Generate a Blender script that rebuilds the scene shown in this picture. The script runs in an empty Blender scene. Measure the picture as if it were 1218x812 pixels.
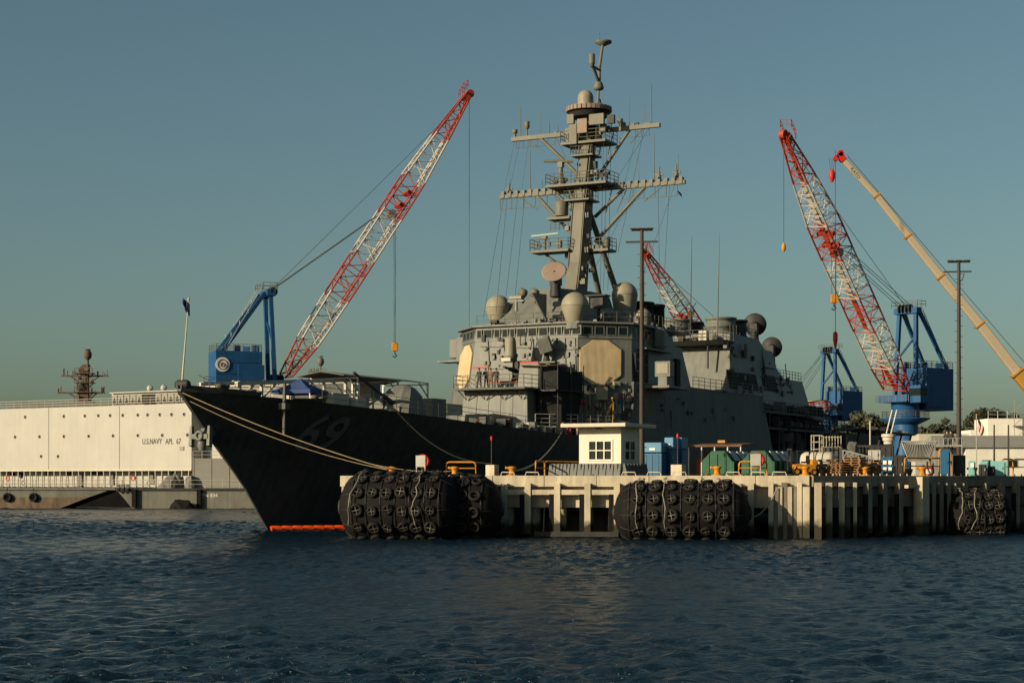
import bpy, bmesh, math, random
import numpy as np
from mathutils import Vector, Matrix, Quaternion

scene = bpy.context.scene
COL = scene.collection
R = math.radians
random.seed(11)

# ------------------------------------------------------------------ camera, world, sun, exposure
F_PX, W_PX, HOR_Y, EYE = 2100.0, 1218.0, 571.0, 3.43
cam_data = bpy.data.cameras.new('camera')
cam = bpy.data.objects.new('camera', cam_data); COL.objects.link(cam)
cam.location = (0, 0, EYE); cam.rotation_euler = (R(90), 0, 0)
cam_data.sensor_fit = 'HORIZONTAL'; cam_data.sensor_width = 36.0
cam_data.lens = 36.0 * F_PX / W_PX
cam_data.shift_y = (HOR_Y - 406.0) / W_PX
cam_data.clip_start = 0.5; cam_data.clip_end = 12000
scene.camera = cam

SUN_EL = R(17.0)
SUN_TO = Vector((-math.cos(R(33)), -math.sin(R(33)), 0)) * math.cos(SUN_EL) + Vector((0, 0, math.sin(SUN_EL)))
world = bpy.data.worlds.new('World'); scene.world = world; world.use_nodes = True
wn, wl = world.node_tree.nodes, world.node_tree.links
wn.clear()
w_out = wn.new('ShaderNodeOutputWorld'); w_bg = wn.new('ShaderNodeBackground')
w_sky = wn.new('ShaderNodeTexSky'); w_sky.sky_type = 'NISHITA'; w_sky.sun_disc = False
w_sky.sun_elevation = SUN_EL; w_sky.sun_rotation = math.atan2(SUN_TO.x, SUN_TO.y)
w_sky.altitude = 0; w_sky.air_density = 0.9; w_sky.dust_density = 2.0; w_sky.ozone_density = 2.0
w_mix = wn.new('ShaderNodeMix'); w_mix.data_type = 'RGBA'; w_mix.blend_type = 'MULTIPLY'
w_mix.inputs['Factor'].default_value = 1.0
w_mix.inputs[7].default_value = (1.02, 1.12, 0.93, 1)
wl.new(w_sky.outputs[0], w_mix.inputs[6]); wl.new(w_mix.outputs[2], w_bg.inputs['Color'])
wl.new(w_bg.outputs[0], w_out.inputs['Surface'])
w_bg.inputs['Strength'].default_value = 0.053
sun_data = bpy.data.lights.new('sun', 'SUN'); sun_data.energy = 4.9; sun_data.angle = R(0.5)
sun_data.color = (1.0, 0.82, 0.57)
sun = bpy.data.objects.new('sun', sun_data); COL.objects.link(sun)
sun.rotation_euler = (-SUN_TO).to_track_quat('-Z', 'Y').to_euler()
sun.location = (-60, -30, 60)
vs = scene.view_settings
vs.view_transform = 'Standard'; vs.look = 'None'; vs.gamma = 1.0; vs.exposure = 0.5; vs.use_curve_mapping = False
scene.cycles.max_bounces = 5; scene.cycles.caustics_reflective = False; scene.cycles.caustics_refractive = False

# ------------------------------------------------------------------ survey helpers (metres)
def at(px, py, Y):                      # a point at depth Y from its bearing
    return Vector(((px - 609.0) / F_PX * Y, Y, EYE + (HOR_Y - py) / F_PX * Y))
def gx(px, Y): return (px - 609.0) / F_PX * Y
def hz(py, Y): return EYE + (HOR_Y - py) / F_PX * Y

# ------------------------------------------------------------------ materials
MATS = {}
def paint(name, rgb, rough=0.55, var=0.18, scale=0.6, streak=0.0, rust=0.0, rust_col=(0.16, 0.07, 0.03), metal=0.0, bump=0.15, spec=0.22, fine=6.0, tide=None):
    m = bpy.data.materials.new(name); m.use_nodes = True
    n, l = m.node_tree.nodes, m.node_tree.links
    b = n['Principled BSDF']
    b.inputs['Roughness'].default_value = rough; b.inputs['Metallic'].default_value = metal
    b.inputs['Specular IOR Level'].default_value = spec
    tc = n.new('ShaderNodeTexCoord')
    geo = n.new('ShaderNodeNewGeometry')
    n1 = n.new('ShaderNodeTexNoise'); n1.inputs['Scale'].default_value = scale; n1.inputs['Detail'].default_value = 6
    n1.inputs['Roughness'].default_value = 0.65
    l.new(geo.outputs['Position'], n1.inputs['Vector'])
    r1 = n.new('ShaderNodeMapRange'); r1.inputs[1].default_value = 0.3; r1.inputs[2].default_value = 0.7
    r1.inputs[3].default_value = 1 - var; r1.inputs[4].default_value = 1 + var
    l.new(n1.outputs[0], r1.inputs[0])
    fac = r1.outputs[0]
    if streak > 0:
        mp = n.new('ShaderNodeMapping'); mp.inputs['Scale'].default_value = (2.2, 2.2, 0.13)
        n2 = n.new('ShaderNodeTexNoise'); n2.inputs['Scale'].default_value = 1.0; n2.inputs['Detail'].default_value = 5
        l.new(geo.outputs['Position'], mp.inputs[0]); l.new(mp.outputs[0], n2.inputs['Vector'])
        r2 = n.new('ShaderNodeMapRange'); r2.inputs[1].default_value = 0.35; r2.inputs[2].default_value = 0.7
        r2.inputs[3].default_value = 1 + streak * 0.4; r2.inputs[4].default_value = 1 - streak
        l.new(n2.outputs[0], r2.inputs[0])
        mu = n.new('ShaderNodeMath'); mu.operation = 'MULTIPLY'
        l.new(fac, mu.inputs[0]); l.new(r2.outputs[0], mu.inputs[1]); fac = mu.outputs[0]
    mx = n.new('ShaderNodeMix'); mx.data_type = 'RGBA'; mx.blend_type = 'MULTIPLY'; mx.inputs['Factor'].default_value = 1
    mx.inputs[6].default_value = (*rgb, 1); l.new(fac, mx.inputs[7])
    col = mx.outputs[2]
    if rust > 0:
        mp = n.new('ShaderNodeMapping'); mp.inputs['Scale'].default_value = (1.1, 1.1, 0.35)
        n3 = n.new('ShaderNodeTexNoise'); n3.inputs['Scale'].default_value = 1.3; n3.inputs['Detail'].default_value = 8
        n3.inputs['Roughness'].default_value = 0.75
        l.new(geo.outputs['Position'], mp.inputs[0]); l.new(mp.outputs[0], n3.inputs['Vector'])
        r3 = n.new('ShaderNodeMapRange'); r3.inputs[1].default_value = 0.62 - rust * 0.25; r3.inputs[2].default_value = 0.80 - rust * 0.2
        l.new(n3.outputs[0], r3.inputs[0])
        m2 = n.new('ShaderNodeMix'); m2.data_type = 'RGBA'; l.new(r3.outputs[0], m2.inputs['Factor'])
        l.new(col, m2.inputs[6]); m2.inputs[7].default_value = (*rust_col, 1); col = m2.outputs[2]
    if tide is not None:                 # weed and wet band left by the tide
        sp = n.new('ShaderNodeSeparateXYZ'); l.new(geo.outputs['Position'], sp.inputs[0])
        n5 = n.new('ShaderNodeTexNoise'); n5.inputs['Scale'].default_value = 1.7; n5.inputs['Detail'].default_value = 5
        l.new(geo.outputs['Position'], n5.inputs['Vector'])
        ad = n.new('ShaderNodeMath'); ad.operation = 'MULTIPLY_ADD'; ad.inputs[1].default_value = 0.9; l.new(n5.outputs[0], ad.inputs[0]); l.new(sp.outputs[2], ad.inputs[2])
        r5 = n.new('ShaderNodeMapRange'); r5.inputs[1].default_value = tide + 0.15; r5.inputs[2].default_value = tide + 0.55
        r5.inputs[3].default_value = 1; r5.inputs[4].default_value = 0; l.new(ad.outputs[0], r5.inputs[0])
        m5 = n.new('ShaderNodeMix'); m5.data_type = 'RGBA'; l.new(r5.outputs[0], m5.inputs['Factor']); l.new(col, m5.inputs[6]); m5.inputs[7].default_value = (0.035, 0.032, 0.02, 1); col = m5.outputs[2]
    l.new(col, b.inputs['Base Color'])
    if bump > 0:
        n4 = n.new('ShaderNodeTexNoise'); n4.inputs['Scale'].default_value = fine; n4.inputs['Detail'].default_value = 4
        l.new(geo.outputs['Position'], n4.inputs['Vector'])
        bp = n.new('ShaderNodeBump'); bp.inputs['Strength'].default_value = bump; bp.inputs['Distance'].default_value = 0.03
        l.new(n4.outputs[0], bp.inputs['Height']); l.new(bp.outputs[0], b.inputs['Normal'])
    MATS[name] = m
    return m

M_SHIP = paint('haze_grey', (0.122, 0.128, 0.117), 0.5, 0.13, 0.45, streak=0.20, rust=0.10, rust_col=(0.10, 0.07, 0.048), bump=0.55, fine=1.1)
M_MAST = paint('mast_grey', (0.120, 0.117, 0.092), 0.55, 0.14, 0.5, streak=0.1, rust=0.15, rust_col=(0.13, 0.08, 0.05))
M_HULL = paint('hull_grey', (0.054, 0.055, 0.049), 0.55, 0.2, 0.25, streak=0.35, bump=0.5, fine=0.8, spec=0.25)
M_SIDE_SHADE = paint('side_shade_grey', (0.068, 0.073, 0.070), 0.6, 0.2, 0.35, streak=0.3, rust=0.08, rust_col=(0.045, 0.038, 0.03), bump=0.5, fine=0.9, spec=0.2)  # haze grey made darker to paint shade on the port side house
M_BOOT_SHADE = paint('boot_topping', (0.006, 0.006, 0.0065), 0.8, 0.2, spec=0.0)  # boot topping; the same black paints shade on the barracks barge hull
M_NUM = paint('hull_number_paint', (0.125, 0.125, 0.115), 0.6, 0.12, streak=0.2, spec=0.2)
M_NUMSH = paint('hull_number_shade', (0.02, 0.02, 0.02), 0.6, 0.12, spec=0.2)
M_DECK = paint('deck_grey', (0.08, 0.082, 0.085), 0.8, 0.2)
M_DARK = paint('dark_fitting', (0.03, 0.03, 0.03), 0.6, 0.3, 2.0)
M_BLACK = paint('soot_shade_black', (0.015, 0.015, 0.015), 0.8, 0.3, 2.0)  # soot on the uptakes; also paints shade in the recess boxes
M_RADOME = paint('radome_cream', (0.215, 0.20, 0.15), 0.55, 0.08, 0.9, streak=0.08, bump=0.05)
M_ARRAY = paint('array_cover', (0.46, 0.355, 0.205), 0.65, 0.10, 0.9, streak=0.22, rust=0.16, rust_col=(0.30, 0.17, 0.07), bump=0.1)
M_PINK = paint('primer_pink', (0.21, 0.155, 0.125), 0.7, 0.12)
M_GLASS = paint('window_glass', (0.010, 0.016, 0.018), 0.06, 0.1, bump=0.0, spec=0.10)
M_WHITE = paint('white_paint', (0.34, 0.33, 0.30), 0.55, 0.06, 0.3, streak=0.045, rust=0.04, rust_col=(0.45, 0.36, 0.26), bump=0.1, fine=0.7)
M_HUTW = paint('hut_white', (0.52, 0.50, 0.43), 0.6, 0.05, 0.5, streak=0.05)
M_CREAM = paint('cream_paint', (0.42, 0.39, 0.32), 0.6, 0.08, 0.3, streak=0.08)
M_BARGE = paint('barge_grey', (0.13, 0.13, 0.11), 0.65, 0.16, 0.5, streak=0.2, rust=0.2)
M_BARGELOW = paint('barge_rust', (0.13, 0.095, 0.065), 0.8, 0.35, 0.8, streak=0.3, rust=0.6, rust_col=(0.05, 0.035, 0.03))
M_BLUE = paint('crane_blue', (0.012, 0.066, 0.17), 0.5, 0.14, 0.4, streak=0.15, rust=0.05)
M_RED = paint('crane_red', (0.30, 0.042, 0.022), 0.55, 0.12, 0.5, rust=0.05)
M_BWHITE = paint('crane_white', (0.42, 0.37, 0.31), 0.55, 0.10, 0.5, rust=0.03)
M_STEEL = paint('galvanised_steel', (0.30, 0.30, 0.28), 0.45, 0.15, 2.0, metal=0.3)
M_CABLE = paint('wire_rope', (0.055, 0.055, 0.055), 0.6, 0.1, bump=0)
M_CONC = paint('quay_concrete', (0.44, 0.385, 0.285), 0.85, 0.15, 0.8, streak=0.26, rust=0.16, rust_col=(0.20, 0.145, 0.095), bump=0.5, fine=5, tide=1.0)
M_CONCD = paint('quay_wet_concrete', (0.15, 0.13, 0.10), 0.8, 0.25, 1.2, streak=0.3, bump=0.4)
M_CONC_SHADE = paint('shaded_concrete', (0.22, 0.195, 0.15), 0.85, 0.2, 0.8, streak=0.3, rust=0.2, rust_col=(0.10, 0.075, 0.05), bump=0.5, fine=5, tide=0.75)  # quay concrete copied darker to paint the right face's shade, stains and tide kept
M_PAVE = paint('quay_paving', (0.075, 0.07, 0.062), 0.9, 0.15, 0.5)
M_RUBBER = paint('fender_rubber', (0.0065, 0.006, 0.0055), 0.8, 0.35, 1.5, rust=0.08, rust_col=(0.03, 0.027, 0.02), bump=0.4, spec=0.15)
M_TYRE = paint('tyre_rubber', (0.0095, 0.009, 0.008), 0.75, 0.35, 2.0, rust=0.1, rust_col=(0.05, 0.045, 0.035), bump=0.3, spec=0.2)
M_CHAIN = paint('galvanised_chain', (0.12, 0.11, 0.09), 0.55, 0.3, 3.0, rust=0.2, metal=0.2)
M_ROPE = paint('mooring_rope', (0.25, 0.19, 0.12), 0.9, 0.2, 3.0)
M_ROPED = paint('weathered_rope', (0.014, 0.013, 0.011), 0.9, 0.2, 3.0)
M_ROPEW = paint('pale_rope', (0.20, 0.19, 0.16), 0.9, 0.25, 3.0)
M_YEL = paint('safety_yellow', (0.42, 0.175, 0.014), 0.55, 0.15, 1.5, rust=0.08)
M_ORANGE = paint('boom_orange', (0.70, 0.075, 0.012), 0.5, 0.15, 2.0)
M_REDP = paint('signal_red', (0.42, 0.022, 0.018), 0.5, 0.12, 2.0)
M_GREEN = paint('dumpster_green', (0.007, 0.066, 0.034), 0.55, 0.18, 0.9, streak=0.2, rust=0.12)
M_DBLUE = paint('container_blue', (0.018, 0.09, 0.185), 0.5, 0.12, 0.9, streak=0.15)
M_TEAL = paint('cabinet_teal', (0.16, 0.36, 0.36), 0.5, 0.12, 0.9)
M_TENT = paint('canopy_blue', (0.035, 0.06, 0.16), 0.75, 0.12, 0.9)
M_AWN = paint('awning_grey', (0.11, 0.11, 0.10), 0.8, 0.15, 0.7)
M_WOOD = paint('pallet_wood', (0.24, 0.13, 0.065), 0.85, 0.35, 2.5, streak=0.2)
M_BROWN = paint('brown_sheet', (0.11, 0.06, 0.035), 0.8, 0.25)
M_TARP = paint('grey_tarpaulin', (0.12, 0.115, 0.105), 0.8, 0.25, 0.8, bump=0.6, fine=2.0)
M_PLAST = paint('barrier_grey', (0.105, 0.11, 0.105), 0.6, 0.1)
M_TELE = paint('boom_cream', (0.34, 0.285, 0.205), 0.5, 0.05, 0.3, bump=0)
M_OCHRE = paint('boom_ochre', (0.36, 0.19, 0.04), 0.55, 0.12)
M_ROOF = paint('roof_grey', (0.21, 0.205, 0.185), 0.8, 0.1)
M_TEXT = paint('lettering_dark', (0.05, 0.055, 0.05), 0.6, 0.1, bump=0)
M_TRUNK = paint('bark', (0.07, 0.05, 0.035), 0.9, 0.3, 2.0)
M_POLE = paint('pole_bronze', (0.045, 0.035, 0.028), 0.6, 0.2, 1.0)
M_GND = paint('ground', (0.07, 0.065, 0.055), 0.95, 0.25, 0.2)
M_RUSTY = paint('rusty_mast', (0.085, 0.055, 0.04), 0.8, 0.3, 1.0, rust=0.3)
M_FLAGN = paint('flag_navy', (0.02, 0.025, 0.07), 0.8, 0.1)
M_FLAGR = paint('flag_red', (0.45, 0.03, 0.04), 0.8, 0.1)
M_FLAGW = paint('flag_white', (0.7, 0.66, 0.6), 0.8, 0.05)
M_SKIN = paint('skin', (0.35, 0.20, 0.13), 0.6, 0.05)
M_HAIR = paint('dark_cap', (0.015, 0.015, 0.018), 0.8, 0.1)

# ------------------------------------------------------------------ mesh builder
class MB:
    def __init__(s): s.v = []; s.f = []; s.sm = []; s.mi = []; s.cur = 0
    def _add(s, vs, fs, smooth=False):
        o = len(s.v); s.v.extend([tuple(x) for x in vs])
        for f in fs: s.f.append([i + o for i in f]); s.sm.append(smooth); s.mi.append(s.cur)
        return s
    def hexa(s, b, t):                 # bottom ring, top ring
        n = len(b); fs = [list(range(n - 1, -1, -1)), list(range(n, 2 * n))]
        fs += [[i, (i + 1) % n, n + (i + 1) % n, n + i] for i in range(n)]
        return s._add(list(b) + list(t), fs)
    def box(s, c, d, rz=0.0):
        ca, sa = math.cos(rz), math.sin(rz); x, y, z = d[0] / 2, d[1] / 2, d[2] / 2
        def q(a, b, e): return (c[0] + a * ca - b * sa, c[1] + a * sa + b * ca, c[2] + e)
        return s.hexa([q(-x, -y, -z), q(x, -y, -z), q(x, y, -z), q(-x, y, -z)], [q(-x, -y, z), q(x, -y, z), q(x, y, z), q(-x, y, z)])
    def beam(s, p0, p1, w, h, up=(0, 0, 1)):   # rectangular bar
        p0, p1 = Vector(p0), Vector(p1); d = (p1 - p0).normalized(); up = Vector(up)
        a = d.cross(up)
        if a.length < 1e-4: a = d.cross(Vector((1, 0, 0)))
        a.normalize(); b = a.cross(d); a *= w / 2; b *= h / 2
        return s.hexa([p0 - a - b, p0 + a - b, p0 + a + b, p0 - a + b], [p1 - a - b, p1 + a - b, p1 + a + b, p1 - a + b])
    def prism(s, poly, z0, z1, top=None):
        top = top or poly
        return s.hexa([(x, y, z0) for x, y in poly], [(x, y, z1) for x, y in top])
    def tube(s, p0, p1, r, r1=None, n=6, caps=True):
        r1 = r if r1 is None else r1
        p0, p1 = Vector(p0), Vector(p1); d = p1 - p0
        if d.length < 1e-6: return s
        d.normalize(); a = d.cross(Vector((0, 0, 1)))
        if a.length < 1e-3: a = Vector((1, 0, 0))
        a.normalize(); b = a.cross(d)
        vs = []
        for p, rr in ((p0, r), (p1, r1)):
            for i in range(n):
                t = 2 * math.pi * i / n; vs.append(p + a * math.cos(t) * rr + b * math.sin(t) * rr)
        s._add(vs, [[(i + 1) % n, i, n + i, n + (i + 1) % n] for i in range(n)], n > 4)
        if caps: s._add(vs, [list(range(n)), list(range(2 * n - 1, n - 1, -1))])
        return s
    def path(s, pts, r, n=6):
        pts = [Vector(p) for p in pts]; vs = []; m = len(pts)
        for k, p in enumerate(pts):
            d = (pts[min(k + 1, m - 1)] - pts[max(k - 1, 0)])
            if d.length < 1e-9: d = Vector((0, 0, 1))
            d.normalize(); a = d.cross(Vector((0, 0, 1)))
            if a.length < 1e-3: a = d.cross(Vector((0, 1, 0)))
            a.normalize(); b = a.cross(d)
            for i in range(n):
                t = 2 * math.pi * i / n; vs.append(p + a * math.cos(t) * r + b * math.sin(t) * r)
        fs = [[k * n + (i + 1) % n, k * n + i, (k + 1) * n + i, (k + 1) * n + (i + 1) % n] for k in range(m - 1) for i in range(n)]
        s._add(vs, fs, True)
        return s._add(vs[:n] + vs[-n:], [list(range(n)), list(range(2 * n - 1, n - 1, -1))])
    def lathe(s, prof, c=(0, 0, 0), n=16, axis=(0, 0, 1), smooth=True):   # prof: (radius, height along axis)
        q = Vector((0, 0, 1)).rotation_difference(Vector(axis).normalized()); c = Vector(c)
        vs = []
        for r, h in prof:
            for i in range(n):
                t = 2 * math.pi * i / n; vs.append(c + q @ Vector((r * math.cos(t), r * math.sin(t), h)))
        m = len(prof)
        fs = [[k * n + i, k * n + (i + 1) % n, (k + 1) * n + (i + 1) % n, (k + 1) * n + i] for k in range(m - 1) for i in range(n)]
        s._add(vs, fs, smooth)
        return s._add(vs, [list(range(n - 1, -1, -1)), list(range((m - 1) * n, m * n))])
    def sphere(s, c, r, n=12, zs=1.0):
        k = 8; return s.lathe([(max(r * math.sin(math.pi * i / k), 0.001), -r * zs * math.cos(math.pi * i / k)) for i in range(k + 1)], c, n)
    def dome(s, c, r, h, n=16, k=6):    # cylinder with hemispherical top: total height h
        pr = [(r, 0), (r, h - r)] + [(max(r * math.cos(math.pi / 2 * i / k), .001), h - r + r * math.sin(math.pi / 2 * i / k)) for i in range(1, k + 1)]
        return s.lathe(pr, c, n)
    def torus(s, c, R0, r0, axis=(0, 0, 1), n=16, m=8):
        q = Vector((0, 0, 1)).rotation_difference(Vector(axis).normalized()); c = Vector(c); vs = []
        for i in range(n):
            t = 2 * math.pi * i / n
            for j in range(m):
                p = 2 * math.pi * j / m; rr = R0 + r0 * math.cos(p)
                vs.append(c + q @ Vector((rr * math.cos(t), rr * math.sin(t), r0 * math.sin(p))))
        return s._add(vs, [[i * m + j, ((i + 1) % n) * m + j, ((i + 1) % n) * m + (j + 1) % m, i * m + (j + 1) % m] for i in range(n) for j in range(m)], True)
    def quad(s, a, b, c, d): return s._add([a, b, c, d], [[0, 1, 2, 3]])
    def poly(s, pts): return s._add(pts, [list(range(len(pts)))])
    def rail(s, pts, h=1.05, gap=1.5, r=0.025, rails=3, close=False):   # guard rail along a line of foot points
        pts = [Vector(p) for p in pts]
        if close: pts.append(pts[0])
        for a, b in zip(pts, pts[1:]):
            n = max(1, int((b - a).length / gap + .5))
            for i in range(n + 1):
                p = a.lerp(b, i / n); s.tube(p, p + Vector((0, 0, h)), r, n=4)
            for k in range(rails):
                z = Vector((0, 0, h * (k + 1) / rails)); s.tube(a + z, b + z, r * .8, n=4)
        return s
    def mesh(s, name, mats):
        me = bpy.data.meshes.new(name); me.from_pydata(s.v, [], s.f)
        me.polygons.foreach_set('use_smooth', s.sm)
        mats = mats if isinstance(mats, (list, tuple)) else [mats]
        for m in mats: me.materials.append(m)
        if len(mats) > 1: me.polygons.foreach_set('material_index', s.mi)
        me.update(); return me
    def build(s, name, mat, parent=None, loc=None, rz=None, bevel=0.0):
        o = bpy.data.objects.new(name, s.mesh(name, mat)); COL.objects.link(o)
        if parent is not None: o.parent = parent
        if loc is not None: o.location = loc
        if rz is not None: o.rotation_euler = (0, 0, rz)
        if bevel > 0:
            b = o.modifiers.new('bevel', 'BEVEL'); b.width = bevel; b.segments = 2; b.limit_method = 'ANGLE'
        return o

def inst(src, name, parent=None, loc=(0, 0, 0), rot=None):
    o = bpy.data.objects.new(name, src.data if hasattr(src, 'data') else src); COL.objects.link(o)
    if parent is not None: o.parent = parent
    o.location = loc
    if rot is not None: o.rotation_euler = rot
    return o
def tag(o, label, cat, group=None):
    o['label'] = label; o['category'] = cat
    if group: o['group'] = group
    return o
def struct(o): o['kind'] = 'structure'; return o
def thing(name, label, cat, loc=(0, 0, 0), rz=0.0, group=None):
    o = bpy.data.objects.new(name, None); COL.objects.link(o)
    o.location = loc; o.rotation_euler = (0, 0, rz); o.empty_display_size = 0.3
    return tag(o, label, cat, group)
def text_mesh(s, size, bold=0.0):
    cu = bpy.data.curves.new('lettering', 'FONT'); cu.body = s; cu.size = size; cu.align_x = 'CENTER'; cu.align_y = 'CENTER'
    cu.resolution_u = 3; cu.offset = bold
    o = bpy.data.objects.new('lettering', cu); COL.objects.link(o)
    bpy.context.view_layer.update()
    me = bpy.data.meshes.new_from_object(o.evaluated_get(bpy.context.evaluated_depsgraph_get()))
    bpy.data.objects.remove(o); return me
def catenary(a, b, sag, n=14):
    a, b = Vector(a), Vector(b)
    return [a.lerp(b, i / n) - Vector((0, 0, sag * 4 * (i / n) * (1 - i / n))) for i in range(n + 1)]

# ------------------------------------------------------------------ water
def make_water():
    rng = np.random.default_rng(5)
    xs = np.concatenate([[-6000, -2000, -700, -300, -150, -100], np.arange(-80, -24, 0.32), np.arange(-24, 24, 0.15), np.arange(24, 80.01, 0.32), [100, 150, 300, 700, 2000, 6000]])
    ys = [-60.0, 0.0, 15.0]; y = 22.0
    while y < 232: ys.append(y); y += 0.11 + 0.0032 * (y - 22)
    ys = np.concatenate([ys, [240, 260, 300, 600, 1500, 4000, 9000]])
    X, Y = np.meshgrid(xs, ys); Z = np.zeros_like(X)
    wind = R(68)
    for i in range(90):
        lam = 0.38 * (1.9 / 0.38) ** rng.random() ; k = 2 * math.pi / lam
        th = wind + rng.normal(0, 0.85); ph = rng.random() * 6.283
        amp = 0.0066 * lam ** 0.9
        ar = k * (X * math.cos(th) + Y * math.sin(th)) + ph
        s = np.sin(ar); Z += amp * (s + 0.25 * np.cos(2 * ar))
    # patches of livelier and calmer water
    gust = 0.75 + 0.45 * np.sin(X * 0.11 + 1.3 + 0.6 * np.sin(Y * .05)) * np.sin(Y * 0.09 + X * 0.02)
    fall = np.clip((82 - np.abs(X)) / 10, 0, 1) * np.clip((Y - 18) / 6, 0, 1) * np.clip((236 - Y) / 20, 0, 1)
    Z *= gust * fall
    ny, nx = X.shape
    me = bpy.data.meshes.new('water')
    V = np.stack([X, Y, Z], -1).reshape(-1, 3)
    idx = np.arange(ny * nx).reshape(ny, nx)
    Fc = np.stack([idx[:-1, :-1], idx[:-1, 1:], idx[1:, 1:], idx[1:, :-1]], -1).reshape(-1, 4)
    me.vertices.add(len(V)); me.vertices.foreach_set('co', V.astype(np.float32).ravel())
    me.loops.add(Fc.size); me.loops.foreach_set('vertex_index', Fc.astype(np.int32).ravel())
    me.polygons.add(len(Fc)); me.polygons.foreach_set('loop_start', np.arange(0, Fc.size, 4, dtype=np.int32))
    me.polygons.foreach_set('use_smooth', np.ones(len(Fc), dtype=bool))
    me.update(calc_edges=True); me.validate()
    m = bpy.data.materials.new('harbour_water'); m.use_nodes = True
    n, l = m.node_tree.nodes, m.node_tree.links; b = n['Principled BSDF']
    b.inputs['Base Color'].default_value = (0.001, 0.010, 0.019, 1); b.inputs['Roughness'].default_value = 0.2
    b.inputs['IOR'].default_value = 1.33
    geo = n.new('ShaderNodeNewGeometry')
    prev = None
    for sc, st, dist, det in (((0.7, 1.3, 1), 0.8, 0.14, 3), ((2.6, 5.2, 1), 1.0, 0.24, 4), ((8.0, 15.0, 1), 0.9, 0.08, 3)):
        mp = n.new('ShaderNodeMapping'); mp.inputs['Scale'].default_value = sc; mp.inputs['Rotation'].default_value = (0, 0, 0.25)
        tx = n.new('ShaderNodeTexNoise'); tx.inputs['Scale'].default_value = 1; tx.inputs['Detail'].default_value = det
        bp = n.new('ShaderNodeBump'); bp.inputs['Strength'].default_value = st; bp.inputs['Distance'].default_value = dist
        l.new(geo.outputs['Position'], mp.inputs[0]); l.new(mp.outputs[0], tx.inputs['Vector']); l.new(tx.outputs[0], bp.inputs['Height'])
        if prev: l.new(prev.outputs[0], bp.inputs['Normal'])
        prev = bp
    l.new(prev.outputs[0], b.inputs['Normal'])
    me.materials.append(m)
    o = bpy.data.objects.new('water', me); COL.objects.link(o); return struct(o)
make_water()

# ------------------------------------------------------------------ ship frame of reference
SC, SS = 0.457, 0.8895                       # heading of the keel line away from the bow
SHIP_A = math.atan2(SS, SC)
BOW = Vector((-21.4, 113.5, 0))
def loc_w(u, v, z): return Vector((BOW.x + u * SC + v * SS, BOW.y + u * SS - v * SC, z))   # ship -> world
def p(u, v, z): return Vector((u, -v, z))                                                  # ship: u aft, v to port
def PV(px, py, v):                      # sighting on the fore-and-aft plane v
    t = (px - 609.0) / F_PX
    u = (t * (BOW.y - v * SC) - BOW.x - v * SS) / (SC - t * SS)
    return p(u, v, hz(py, BOW.y + u * SS - v * SC))
def PU(px, py, u):                      # sighting on the athwartship plane u
    t = (px - 609.0) / F_PX
    v = (t * (BOW.y + u * SS) - BOW.x - u * SC) / (SS + t * SC)
    return p(u, v, hz(py, BOW.y + u * SS - v * SC))

def on_plane(px, py, p0, nrm):           # sighting on any plane of the ship
    rot = Matrix.Rotation(-SHIP_A, 3, 'Z')
    o = rot @ (Vector((0, 0, EYE)) - BOW); d = rot @ Vector(((px - 609.0) / F_PX, 1, (HOR_Y - py) / F_PX))
    nrm = Vector(nrm); return o + d * ((Vector(p0) - o).dot(nrm) / d.dot(nrm))

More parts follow.
